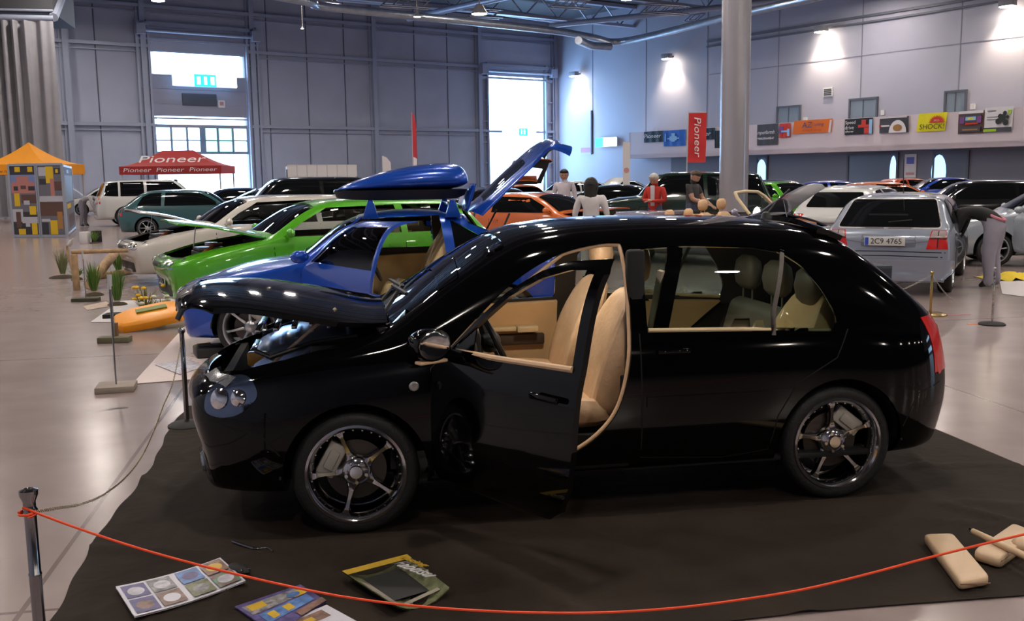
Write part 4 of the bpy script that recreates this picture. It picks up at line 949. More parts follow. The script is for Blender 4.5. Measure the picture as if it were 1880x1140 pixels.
def build_car(key, T, name, label, loc, head, pm, lv=2, hood=0, gate=0, door=0, see=0, seatm=None, cardm=None, wheel=None, rimm=None, lights='round', cabrio=0, txt=None, group=None, seams=True, gm=None, cat='car', ldoor=True, glassm=None, inm=None, bucket=False, lining=None, sx=None, sz=0, rx_=None):
    e = empty(name, (loc[0], loc[1], 0), head, label, cat, group); S = T['S']; W, f, r, H = T['W'], T['f'], T['r'], T['H']
    HU = get_hull(T, key, lv); gm = gm or DGLASS; z0 = S['zb']; SEAM = mat('panel_gap')
    cutmesh = MB(); arch_cut(cutmesh, T['ax'], T['rt']+.005, T['rt']+.045, W, W-.30)
    shell = see or hood or cabrio or gate
    bk = (key, lv, bool(hood), bool(gate), bool(door), bool(see), bool(cabrio))
    if bk not in BC:
        if shell:
            b = HU.shell(.028)
            if see or cabrio: 
                cm = MB()
                if not cabrio:
                    for P_ in T['RW']: cm.prism(P_, 'y', .30, 1.4); cm.prism(P_, 'y', -.30, -1.4)
                    if not door: cm.prism(T['DW'], 'y', .3, 1.4)
                    cm.prism(T['DW'], 'y', -.3, -1.4)
                    b = safe(b, cm.mesh('c', smooth=180)); b = safe(b, PRM(T['WS'], 'z', T['cz']-.1, H+.3))
                    if not gate: b = safe(b, PRM(T['RG'], 'x', r-.5, r+1.2))
                else:
                    b = safe(b, PRM([(T['cx']-.02, -1.2), (T['cx']-.02, 1.2), (r-.5, 1.2), (r-.5, -1.2)], 'z', T['bz']+.02, H+.4))
                    b = safe(b, PRM([(T['cx']-.10, -W+.13), (T['cx']-.10, W-.13), (r+.85, W-.13), (r+.85, -W+.13)], 'z', T['bz']-.10, H+.4))
            if hood: b = safe(b, PRM(T['HD'], 'z', .55, H+.1))
            if gate: b = safe(b, PRM([(-W*.86, T['tz']-T['gz']), (W*.86, T['tz']-T['gz']), (W*.80, T['tz']), (T['S']['wr']-.03, H-.10), (T['S']['wr']-.10, H+.1), (-T['S']['wr']+.10, H+.1), (-T['S']['wr']+.03, H-.10), (-W*.80, T['tz'])], 'x', r-.5, T['rx']+.10))
            if door: b = safe(b, PRM(T['AP'], 'y', .3, 1.4))
        else: b = HU.me.copy()
        b = safe(b, cutmesh.mesh('c', smooth=180)); HU.fix(b); idx_ = [p.material_index for p in b.polygons]; b.materials.clear(); b.materials.append(pm); b.materials.append(mat('dark_inner_body')); b.polygons.foreach_set('material_index', idx_); BC[bk] = b
    o = bpy.data.objects.new('body', BC[bk]); C.objects.link(o); o.parent = e; o.material_slots[0].link = 'OBJECT'; o.material_slots[0].material = pm
    if inm: o.material_slots[1].link = 'OBJECT'; o.material_slots[1].material = inm
    st = .09 if lv > 2 else .11
    def sh(nm, poly, ax, off, th, m_, par=e, s_=st):
        if len(poly) < 3: return None
        return link(nm, sheet(HU, poly, ax, off, s_, th), par, m_)
    G_ = (glassm or GLASS) if see else gm; go = -.008 if see else .010; gt = .005 if see else 0
    if not cabrio:
        sh('windscreen', T['WS'], 'z', go, gt, G_)
        if not gate: sh('rear_window', T['RG'], '-x', go, gt, G_)
        for ax in ('y', '-y'):
            if not (ax == 'y' and door): sh('front_side_window', T['DW'], ax, go, gt, G_)
            for P_ in T['RW']: sh('rear_side_window', P_, ax, go, gt, gm if see == 2 else G_)
    # wheel arches' insides
    if shell:
        for x in T['ax']:
            for s in (1, -1):
                R2 = T['rt']+.055; q = MB(); P0 = [(x+R2*math.cos(PI*k/12), T['rt']+R2*math.sin(PI*k/12)) for k in range(13)]; P1 = [(x+(R2-.01)*math.cos(PI*k/12), T['rt']+(R2-.01)*math.sin(PI*k/12)) for k in range(12, -1, -1)]
                q.prism(P0+P1, 'y', s*(W-.36), s*(W-.03)); q.prism(P0, 'y', s*(W-.37), s*(W-.36)); q.build('wheel_tub', DARK, e)
        q = MB(); q.box((0, 0, z0+.03), (T['L']-.5, 2*W-.35, .03)); q.build('underbody', DARK, e)
    # lights, grille, bumpers, plates
    hz = T['hz']
    for s, ax in ((1, 'y'), (-1, '-y')):
        hl = sh('headlight', roundpoly([(s*W*.44, hz-.13), (s*W*.80, hz-.13), (s*W*.80, hz+.005), (s*W*.46, hz+.0)], .03), 'x', .004, .012, CLEARL)
        if lv > 2 and hl:
            for yy in (.53, .70):
                h = HU.hit((s*W*yy, hz-.065), 'x')
                if h[0] is not None:
                    n = HU.nrm(h[0], h[2]); b = MB(); b.lathe([(0, .01), (.03, .012), (.05, 0)], h[0]+n*.012, n, 14); b.build('lamp_bowl', CHROME, hl)
        if not gate or True: sh('tail_light', roundpoly([(s*W*.60, T['bz']-.24), (s*W*.90, T['bz']-.24), (s*W*.86, T['bz']-.03), (s*W*.62, T['bz']-.03)], .02), '-x', .004, .012, REDL)
        if seams:
            bl = T['bl']; cx = T['cx']
            sh('panel_gap', strip_poly([(cx-.04, z0+.08), (cx-.02, T['bz'])], .010), ax, .0008, 0, SEAM)
            sh('panel_gap', strip_poly([(bl-.045, z0+.08), (bl-.045, T['bz'])], .010), ax, .0008, 0, SEAM)
            if T['kind'] in ('wagon', 'suv', 'sedan', 'hatch') and key not in ('golf2',): sh('panel_gap', strip_poly([(bl-.90, T['bz']), (bl-.82, .62), (bl-.55, z0+.10)], .010), ax, .0008, 0, SEAM)
        for x in ((bl+.12,) if T['kind'] in ('coupe',) else (bl+.12, bl-.72)) if seams else ():
            h = HU.hit((x, T['bz']-.13), ax)[0]
            if h is not None and not (door and s == 1 and x > bl): b = MB(); b.box((h.x, h.y+s*.014, h.z), (.16, .022, .026)); b.build('door_handle', pm, e)
        if not (door and s == 1):
            m_ = MB(); m_.ball((T['cx']-.22, s*(W+.07), T['bz']+.09), (.055, .095, .062), 12); m_.cyl((T['cx']-.20, s*(W-.06), T['bz']+.03), (T['cx']-.21, s*(W+.04), T['bz']+.07), .022, n=8); m_.build('mirror', pm, e)
    sh('front_grille', roundpoly([(-W*.38, hz-.12), (W*.38, hz-.12), (W*.36, hz-.02), (-W*.36, hz-.02)], .02), 'x', .003, .01, TRIM)
    sh('lower_intake', roundpoly([(-W*.62, z0+.05), (W*.62, z0+.05), (W*.58, z0+.20), (-W*.58, z0+.20)], .03), 'x', .003, .008, TRIM)
    sh('bumper_gap', strip_poly([(-W*.85, .54), (0, .55), (W*.85, .54)], .012), '-x', .001, 0, SEAM)
    h = HU.hit((0, .45), 'x')
    if txt is not None:
        pf = HU.hit((0, .40), 'x')[0]; plate(e, (pf.x+.012, 0, .40), 0, txt)
        pf = HU.hit((0, T['bz']-.19), '-x')[0]; plate(e, (pf.x-.012, 0, T['bz']-.19), PI, txt)
    if hood:
        b = safe(HU.shell(.02), PRM([(x, y*.995) for x, y in T['HD']], 'z', .55, H+.1), 'INTERSECT'); HU.fix(b); pv = Vector((T['cx']+.04, 0, T['cz'])); b.transform(Matrix.Translation(-pv))
        ho = link('bonnet', b, e, [pm, lining or mat('bonnet_lining')]); ho.location = pv+Vector((0, 0, .02)); ho.rotation_euler = (0, -hood, 0)
        ex = (T['cx']+f)/2
        q = MB(); q.box((ex, 0, .40), (f-T['cx']-.15, 1.15, .12)); q.box((T['cx']+.03, 0, .58), (.03, 2*W-.45, .55)); q.build('bay_floor', DARK, e)
        q = MB(); q.box((ex-.02, .02, .66), (.46, .62, .20)); q.box((ex+.02, .02, .78), (.36, .44, .06)); q.build('engine_cover', mat('engine_grey', (.12, .12, .13), .35, .4), e, .02)
        q = MB(); q.box((ex-.18, .42, .66), (.26, .18, .20)); q.build('battery_box', TRIM, e, .015)
        q = MB(); q.cyl((ex-.1, -.48, .5), (ex-.1, -.48, .84), .09); q.build('strut_top', STEEL, e, .01)
        q = MB(); q.tube([(ex+.2, .45, .75), (ex, .2, .84), (ex-.2, -.3, .82), (ex+.15, -.45, .76)], .025); q.build('hose', mat('orange_hose', (.55, .16, .03), .4), e)
        a = hood; hl = .62*(f-T['cx']); q = MB(); q.cyl((T['cx']+hl, -.5, T['hz']-.02), (T['cx']+.05+hl*.9*math.cos(a*.8), -.5, T['cz']-.06+hl*.9*math.sin(a*.75)), .008, n=6); q.build('bonnet_stay', ALU, e)
    if gate:
        b = safe(HU.shell(.025), PRM([(-W*.855, T['tz']-T['gz']+.005), (W*.855, T['tz']-T['gz']+.005), (W*.795, T['tz']), (S['wr']-.035, H-.10), (S['wr']-.10, H+.1), (-S['wr']+.10, H+.1), (-S['wr']+.035, H-.10), (-W*.795, T['tz'])], 'x', r-.5, T['rx']+.095), 'INTERSECT')
        b = safe(b, PRM(T['RG'], 'x', r-.5, r+1.5)); HU.fix(b); pv = Vector((T['rx']+.10, 0, H-.03)); b.transform(Matrix.Translation(-pv))
        go_ = link('tailgate', b, e, [pm, mat('tailgate_lining', (.02, .02, .022), .6)]); go_.location = pv+Vector((-.01, 0, .015)); go_.rotation_euler = (0, gate, 0)
        g2 = sheet(HU, T['RG'], '-x', -.006, st, .005); g2.transform(Matrix.Translation(-pv)); link('rear_window', g2, go_, GLASS)
        q = MB(); rs = []
        for x, z in ((-.02, 0), (.02, .03), (.16, .045), (.28, .03), (.16, .01)): rs.append((x, z))
        q.prism(rs, 'y', -S['wr']+.08, S['wr']-.08); q.v = [tuple(Vector((-v[0], v[1], v[2]))) for v in q.v]; q.build('gate_spoiler', pm, go_, .008)
        for s in (1, -1):
            d_ = Vector((-math.cos(1.0-gate+.2), 0, -math.sin(1.0-gate+.2)))
            q = MB(); q.cyl((T['rx']-.18, s*(S['wr']-.0), T['tz']+.1), pv+d_*.42+Vector((0, s*(S['wr']-.08), 0)), .010, n=8); q.build('gas_strut', TRIM, e)
    if cabrio:
        q = MB(); q.prism([(r+.88, -W+.10), (r+.88, W-.10), (r+.2, W-.14), (r+.08, W-.3), (r+.06, -W+.3), (r+.2, -W+.14)], 'z', T['bz']-.04, T['bz']+.05); q.build('boot_lid', pm, e, .03, 3)
    if door:
        dp = [(lerp(.5, x, 1.0), z) for x, z in T['AP']]; b = safe(HU.shell(.028), PRM(dp, 'y', .30, 1.4), 'INTERSECT'); b = safe(b, PRM(T['DW'], 'y', .2, 1.5)); HU.fix(b)
        hp_ = Vector((T['cx']-.03, W-.03, 0)); b.transform(Matrix.Translation(-hp_)); do = link('open_door', b, e, [pm, pm]); do.location = hp_; do.rotation_euler = (0, 0, -door)
        g2 = sheet(HU, T['DW'], 'y', -.008, st, .005); g2.transform(Matrix.Translation(-hp_)); link('door_glass', g2, do, glassm or GLASS)
        xs_ = [x for x, _ in T['DW']]; c2_ = sheet(HU, roundpoly([(T['cx']-.10, z0+.16), (T['cx']-.10, T['bz']-.05), (T['bl']+.02, T['bz']), (T['bl']+.04, z0+.28), (T['bl']+.2, z0+.16)], .04), 'y', -.032, st, .03); c2_.transform(Matrix.Translation(-hp_)); link('door_card', c2_, do, cardm or BEIGE2)
        m_ = MB(); m_.ball((T['cx']-.22, (W+.07), T['bz']+.09), (.055, .095, .062), 12); m_.v = [tuple(Vector(v)-hp_) for v in m_.v]; m_.build('mirror', pm, do)
    if see or cabrio:
        sm = seatm or TRIM; cm_ = cardm or TRIM
        q = MB(); q.prism([(T['cx']-.02, .5), (T['cx']-.02, T['bz']+.0), (T['cx']-.3, T['bz']+.05), (T['cx']-.42, T['bz']-.06), (T['cx']-.34, .6)], 'y', -W+.12, W-.12); q.build('dashboard', TRIM, e, .02)
        q = MB(); q.box((-.2, 0, z0+.06), (T['L']-1.9, 2*W-.25, .03)); q.build('cabin_floor', DARK, e)
        sx = T['bl']+.22 if sx is None else sx
        for y in (.36, -.36): add_seat(e, sx, y, z0+.02+sz, sm, bucket=bucket)
        steering(e, sx+.46, .36, z0+.66)
        if True:
            q = MB(); x0 = (T['bl']-.55) if rx_ is None else rx_; q.prism([(x0, .28), (x0+.02, .48), (x0-.38, .44), (x0-.50, T['bz']-.04), (x0-.60, T['bz']-.04), (x0-.56, .3)], 'y', -W+.22, W-.22); q.build('rear_bench', sm, e, .04, 3)
            for y in (.36, -.36): headrest_mb((x0-.53, y, T['bz']+.02+sz)).build('headrest', sm, e, smooth=70)
        for ax in ('-y', 'y'):
            if ax == 'y' and door: continue
            sh('door_card', [(T['cx']-.10, z0+.16), (T['cx']-.10, T['bz']-.06), (T['bl']+.02, T['bz']-.02), (T['bl']+.04, z0+.16)], ax, -.034, .03, cm_)
            if T['kind'] != 'coupe': sh('rear_door_card', [(T['bl']-.08, z0+.16), (T['bl']-.08, T['bz']-.02), (T['bl']-.80, T['bz']-.02), (T['bl']-.55, z0+.2)], ax, -.034, .03, cm_)
    WH = wheel or wheel_meshes(T['rt'], T['rt']-.075, .20, 7, 'plain', 'w7_%.2f' % T['rt'])
    for x in T['ax']:
        for s in (1, -1): add_wheel(e, x, s*(W-.125), T['rt'], WH, s, rimm or ALU, 0, random.random(), small=lv < 3)
    e['_T'] = key
    return e
# ---- the dark cloth mat under the black car
def mat_cloth():
    fx = Vector((math.cos(HA), math.sin(HA), 0)); ly = Vector((-math.sin(HA), math.cos(HA), 0))
    NX, NY = 150, 110; x0, x1, y0, y1 = -2.55, 2.45, -2.2, 2.02
    random.seed(3); W_ = [(random.uniform(-2.6, 2.6), random.uniform(-2.2, 2.2), random.uniform(0, PI), random.uniform(.3, 1.3), random.uniform(.008, .022), random.uniform(.02, .05)) for _ in range(60)]
    W_ += [(x, 0, PI/2, 6, .004, .012) for x in (-2.0, -1.2, -.4, .5, 1.3, 2.1)]+[(0, y, 0, 6, .004, .012) for y in (-1.2, .4, 1.5)]
    vs = []
    for j in range(NY+1):
        for i in range(NX+1):
            x, y = lerp(x0, x1, i/NX), lerp(y0, y1, j/NY)
            if i == NX: x += .02*math.sin(y*3)+.006*math.sin(y*13)
            if j == NY: y += .015*math.sin(x*3)
            z = .008
            for cx, cy, a, ln, h, w_ in W_:
                u = (x-cx)*math.cos(a)+(y-cy)*math.sin(a); v = -(x-cx)*math.sin(a)+(y-cy)*math.cos(a)+.05*math.sin(u*3)
                if abs(u) < ln and abs(v) < w_*3: z += h*math.exp(-(v/w_)**2)*(1-(u/ln)**2)
            if abs(x) < 1.9 and abs(y) < .95: z = min(z, .012)
            p = HO+fx*x+ly*y; vs.append((p.x, p.y, min(z, .035)))
    n = NX+1; mb = MB(); mb.add(vs, [(j*n+i, j*n+i+1, (j+1)*n+i+1, (j+1)*n+i) for j in range(NY) for i in range(NX)])
    return tag(mb.build('floor_mat', mat('brown_black_cloth', (.024, .0165, .012), .85, spec=.18, noise=.25, nscale=2.2, bump=.35, bscale=9), smooth=80), 'large dark brown-black cloth mat under the black hatchback', 'mat')
mat_cloth()
# ================================================================= THE OTHER CARS
BLUEP = paint('metallic_blue_paint', (.008, .075, .50), .22, .25)
GREENP = paint('bright_green_paint', (.085, .42, .012), .25, .1)
WHITEC = paint('pearl_white_paint', (.62, .58, .54), .25)
SILV = paint('silver_blue_paint', (.30, .34, .43), .28, .25)
LAV = paint('lavender_grey_paint', (.27, .26, .36), .28, .2)
ORNG = paint('orange_paint', (.62, .13, .015), .3)
TEAL = paint('dark_teal_paint', (.03, .095, .11), .25)
NAVY = paint('navy_paint', (.012, .02, .06), .2)
BLK2 = paint('black_car_paint', (.004, .004, .005), .15)
DKGR = paint('dark_green_paint', (.004, .02, .012), .2)
BLU2 = paint('royal_blue_paint', (.02, .06, .42), .25)
WHT2 = paint('white_paint', (.62, .62, .62), .25)
SIL2 = paint('pale_silver_paint', (.38, .42, .48), .25, .3)
REDP = paint('red_orange_paint', (.55, .06, .015), .3)
T206 = mkT(3.70, 1.375, .825, 'coupe', (1.22, -1.22), .305, cx_=.74, hx_=.18, bl_=-.64, gz=.30)
TOCT = mkT(4.50, 1.42, .865, 'wagon', (1.28, -1.25), .305)
TGOL = mkT(4.00, 1.38, .83, 'hatch', (1.20, -1.26), .295, box=1)
TGOL['RG'] = roundpoly([(-.66, .925), (.66, .925), (.54, 1.285), (-.54, 1.285)], .04)
TGO3 = mkT(4.02, 1.42, .85, 'hatch', (1.22, -1.25), .30)
TSED = mkT(4.50, 1.40, .86, 'sedan', (1.32, -1.28), .305)
TSUV = mkT(4.50, 1.74, .90, 'suv', (1.30, -1.30), .36, zb=.26)
TCOU = mkT(4.10, 1.34, .85, 'coupe', (1.24, -1.24), .31)
TCAB = mkT(4.05, 1.38, .85, 'hatch', (1.24, -1.25), .30)
def at(px, d): p = D(px, d); return (p.x, p.y)
W18 = wheel_meshes(.305, .242, .20, 7, 'plain', 'big7'); W17 = wheel_meshes(.30, .225, .20, 5, 'split', 'w17'); W16 = wheel_meshes(.295, .215, .19, 10, 'plain', 'w16')
blue = build_car('c206', T206, 'blue_coupe', 'metallic blue three-door car beside the black hatchback, driver door and tailgate open', (-1.39, 10.13), R_(188), BLUEP, 3, gate=R_(66), door=R_(62), see=2, bucket=True, glassm=CLEAR, seatm=CREAM, cardm=CREAM, wheel=W18, rimm=ALU, gm=DGLASS)
green = build_car('oct', TOCT, 'green_estate', 'bright green estate car with raised bonnet and beige interior, behind the blue car', (-2.56, 13.86), R_(208), GREENP, 3, hood=R_(22), see=1, seatm=CREAM, cardm=CREAM, wheel=W17, glassm=CLEAR, lining=mat('brown_bonnet_lining', (.16, .11, .07), .6), txt='2M 7190')
white = build_car('oct', TOCT, 'white_estate', 'pearl white estate car with raised bonnet, left of the green estate', (-4.45, 17.45), R_(212), WHITEC, 3, hood=R_(24), see=1, wheel=W17, glassm=CLEAR)
silver = build_car('golf2', TGOL, 'silver_hatchback', 'silver-blue boxy hatchback seen from behind at the right, with a number plate', (6.05, 15.1), R_(62), SILV, 3, wheel=W16, txt=None)
cab = build_car('cab', TCAB, 'lavender_convertible', 'lavender-grey open convertible with beige headrests and its bonnet raised, beyond the black roof', at(1320, 18.6), R_(-40), LAV, 3, hood=R_(46), cabrio=1, seatm=mat('apricot_leather', (.72, .46, .26), .5), cardm=CREAM, wheel=W16, sx=.20, sz=-.13, rx_=-.32, lining=LAV)
orc = build_car('tcou', TCOU, 'orange_coupe', 'orange coupe with black side stripes and raised bonnet, left of the woman in white', at(985, 21.3), R_(-36), ORNG, 2, hood=R_(18))
FAR = [
 # key, T, name, label, px, d, heading, paint, extras
 ('go3', TGO3, 'teal_hatchback', 'dark teal hatchback at the left before the red canopy', 350, 30, 14, TEAL, dict(hood=R_(40))),
 ('suv', TSUV, 'white_off_roader', 'white off-roader seen from behind, left of the teal hatchback', 288, 38, 28, WHT2, {}),
 ('go3', TGO3, 'white_hatchback', 'white hatchback furthest left by the far wall', 196, 50, 200, WHT2, dict(hood=R_(50))),
 ('sed', TSED, 'navy_saloon', 'navy saloon with bonnet up behind the teal hatchback', 425, 37, 190, NAVY, dict(hood=R_(30))),
 ('suv', TSUV, 'black_off_roader', 'tall black off-roader behind the roof of the white estate', 545, 27, 200, BLK2, {}),
 ('oct', TOCT, 'black_estate', 'black estate car between the green estate and the white partition', 655, 22.5, 205, BLK2, {}),
 ('sed', TSED, 'navy_car', 'dark navy car behind the black off-roader, left of it', 500, 41, 195, NAVY, {}),
 ('go3', TGO3, 'orange_hatchback', 'orange hatchback with its dark tailgate raised, behind the blue roof box', 925, 33.5, 120, ORNG, dict(gate=R_(95))),
 ('oct', TOCT, 'dark_brown_estate', 'dark estate car below the raised orange tailgate', 905, 26.2, 95, BLK2, {}),
 ('sed', TSED, 'black_saloon', 'black saloon with bonnet up between the woman and the red jacket', 1148, 29.5, -15, BLK2, dict(hood=R_(48))),
 ('suv', TSUV, 'dark_green_van', 'very dark green off-roader behind the man in the red jacket', 1255, 26, 170, DKGR, {}),
 ('go3', TGO3, 'white_small_car', 'white hatchback in the distance right of the man in the white shirt', 1075, 45, 30, WHT2, dict(hood=R_(50))),
 ('sed', TSED, 'silver_distant_car', 'silver saloon in the distance under the exit sign', 1150, 50, 10, SIL2, {}),
 ('go3', TGO3, 'green_hatchback', 'bright green hatchback right of the round column', 1432, 30, -62, GREENP, {}),
 ('go3', TGO3, 'black_small_car', 'black hatchback with bonnet up behind the green hatchback', 1392, 36, 160, BLK2, dict(hood=R_(45))),
 ('go3', TGO3, 'white_rear_hatchback', 'white hatchback seen from behind, left of the silver hatchback', 1580, 20.5, 55, WHT2, {}),
 ('cou', TCOU, 'orange_distant_coupe', 'orange coupe in the distance behind the white hatchback on the right', 1625, 33, 5, ORNG, {}),
 ('cou', TCOU, 'blue_distant_coupe', 'blue car in the distance behind the raised lavender bonnet', 1535, 39, 10, BLU2, {}),
 ('cou', TCOU, 'red_orange_car', 'small red-orange car by the wall left of the blue saloon', 1668, 46, 20, REDP, {}),
 ('sed', TSED, 'blue_saloon', 'royal blue saloon by the right wall beyond the silver hatchback', 1728, 40, 175, BLU2, {}),
 ('go3', TGO3, 'black_right_hatchback', 'black hatchback beyond the bending person, left of the pale silver car', 1795, 26, 170, BLK2, {}),
 ('oct', TOCT, 'pale_silver_estate', 'pale silver estate with its door open, cut by the right edge of the picture', 1960, 17.5, 165, SIL2, dict(door=R_(58), see=1)),
]
CARS = {}
for key, T, nm, lb, px, d, hd_, pm, kw in FAR:
    CARS[nm] = build_car(key, T, nm, lb, at(px, d), R_(hd_), pm, 2, seams=(d < 30), **kw)
# ---- own details of the nearer cars
def local(e, px, py, d): return None
HS = get_hull(TGOL, 'golf2', 3)
for n in [c for c in C.objects if c.parent == silver and c.name.split('.')[0] in ('tail_light',)]: bpy.data.objects.remove(n)
for s in (1, -1):
    tl = link('tail_light', sheet(HS, [(s*.50, .645), (s*.765, .645), (s*.735, .89), (s*.555, .89)], '-x', .005, .05, .02), silver, REDL)
    link('clear_lens', sheet(HS, [(s*.545, .80), (s*.735, .80), (s*.725, .88), (s*.565, .88)], '-x', .011, .05, .01), tl, mat('pale_pink_lens', (.55, .45, .45), .1, .3, 1))
    link('lens_rib', sheet(HS, [(s*.53, .782), (s*.745, .782), (s*.745, .795), (s*.535, .795)], '-x', .013, .05, .01), tl, TRIM)
    link('lens_rib', sheet(HS, [(s*.63, .66), (s*.643, .66), (s*.65, .88), (s*.637, .88)], '-x', .013, .05, .01), tl, TRIM)
pf = HS.hit((0, .745), '-x')[0]; plate(silver, (pf.x-.014, .02, .745), PI, '2C9 4765')
link('plate_recess', sheet(HS, roundpoly([(-.37, .67), (.33, .67), (.33, .83), (-.37, .83)], .02), '-x', .002, .06), silver, mat('silver_shade_trim', (.16, .18, .23), .4))
link('rear_bumper', sheet(HS, roundpoly([(-.80, .22), (.80, .22), (.81, .50), (-.81, .50)], .03), '-x', .03, .06, .03), silver, SILV)
link('bumper_gap', sheet(HS, strip_poly([(-.80, .60), (0, .61), (.80, .60)], .012), '-x', .001, .06), silver, mat('panel_gap'))
q = MB(); q.box((-1.93, 0, 1.10), (.02, .5, .02)); q.tube([(-1.905, .0, 1.0), (-1.90, -.30, 1.03)], .008, 6); q.build('rear_wiper', TRIM, silver)
q = MB(); q.tube([(-1.2, -.1, 1.37), (-1.28, -.1, 1.62), (-1.32, -.1, 1.85)], .006, 6); q.build('antenna', TRIM, silver)
link('window_seal', sheet(HS, strip_poly([tuple(p) for p in TGOL['RG']]+[tuple(TGOL['RG'][0])], .03), '-x', .003, .05, .004), silver, mat('pale_seal', (.55, .5, .5), .5))
# convertible: windscreen frame, hood stays
q = MB(); P_ = [(.80, -.62, .95), (.52, -.56, 1.24), (.42, -.45, 1.33), (.40, 0, 1.35), (.42, .45, 1.33), (.52, .56, 1.24), (.80, .62, .95)]
q.tube([Vector((p[0]+.15, p[1], p[2])) for p in P_], .03, 8); q.build('windscreen_frame', mat('pale_beige_trim'), cab)
q = MB(); q.add([(p[0]+.15, p[1], p[2]) for p in P_], [tuple(range(7))]); q.build('windscreen_glass', GLASS, cab)
# orange coupe stripes
HO_ = get_hull(TCOU, 'tcou', 2)
for x in (-1.10, -1.25): link('side_stripe', sheet(HO_, [(x, .62), (x-.06, .62), (x+.05, 1.14), (x+.11, 1.14)], '-y', .004, .1), orc, TRIM)
# blue car: roof bars, wiper
for x in (.05, -.75):
    q = MB(); q.box((x, 0, 1.425), (.06, 1.12, .03))
    for s in (1, -1): q.prism([(x-.08, 1.30), (x+.08, 1.30), (x+.02, 1.47), (x-.02, 1.47)], 'y', s*.50, s*.60)
    q.build('roof_bar', BLUEP, blue, .008)
link('side_badge', sheet(get_hull(T206, 'c206', 3), roundpoly([(-1.0, .60), (-.8, .60), (-.8, .64), (-1.0, .64)], .01), 'y', .003, .05), blue, mat('orange_print', (.7, .2, .02), .4))
q = MB(); q.lathe([(0, .01), (.04, .012), (.075, .006), (.08, -.01)], (.62, -.765, .52), (0, 1, 0), 20); q.build('door_speaker', mat('orange_print'), blue)
q = MB(); q.box((.45, -.765, .80), (.5, .03, .05)); q.build('armrest', mat('navy_trim', (.02, .03, .12), .4), blue, .01)
# roof box
rb = empty('roof_box', tuple(Vector((-1.39, 10.13, 0))+Matrix.Rotation(R_(188), 3, 'Z')@Vector((-.32, -.02, 1.47))), R_(188), 'glossy blue streamlined roof box on the blue car', 'roof box')
q = MB(); rs = []; lo = []
for x, zt, w_, zb_ in ((.74, .06, .10, .03), (.70, .12, .20, .02), (.58, .18, .29, .01), (.30, .27, .36, 0), (-.05, .345, .39, 0), (-.35, .37, .40, 0), (-.52, .36, .39, .01), (-.60, .30, .36, .04), (-.62, .22, .30, .10)):
    pr_ = [(-w_, zb_+.09), (-w_*.99, lerp(.09, zt, .45)), (-w_*.88, lerp(.09, zt, .82)), (-w_*.5, zt*.985), (0, zt), (w_*.5, zt*.985), (w_*.88, lerp(.09, zt, .82)), (w_*.99, lerp(.09, zt, .45)), (w_, zb_+.09)]
    rs.append([(x, y, z) for y, z in pr_]); lo.append([(x*.985, -w_*.97, .10), (x*.96, -w_*.85, zb_), (x*.96, w_*.85, zb_), (x*.985, w_*.97, .10)])
q.ring(rs); me = modded(q.mesh('lid', smooth=180), [('SUBSURF', dict(levels=2, render_levels=2))]); link('lid', me, rb, BLUEP)
q = MB(); q.ring(lo); q.build('tray', TRIM, rb)
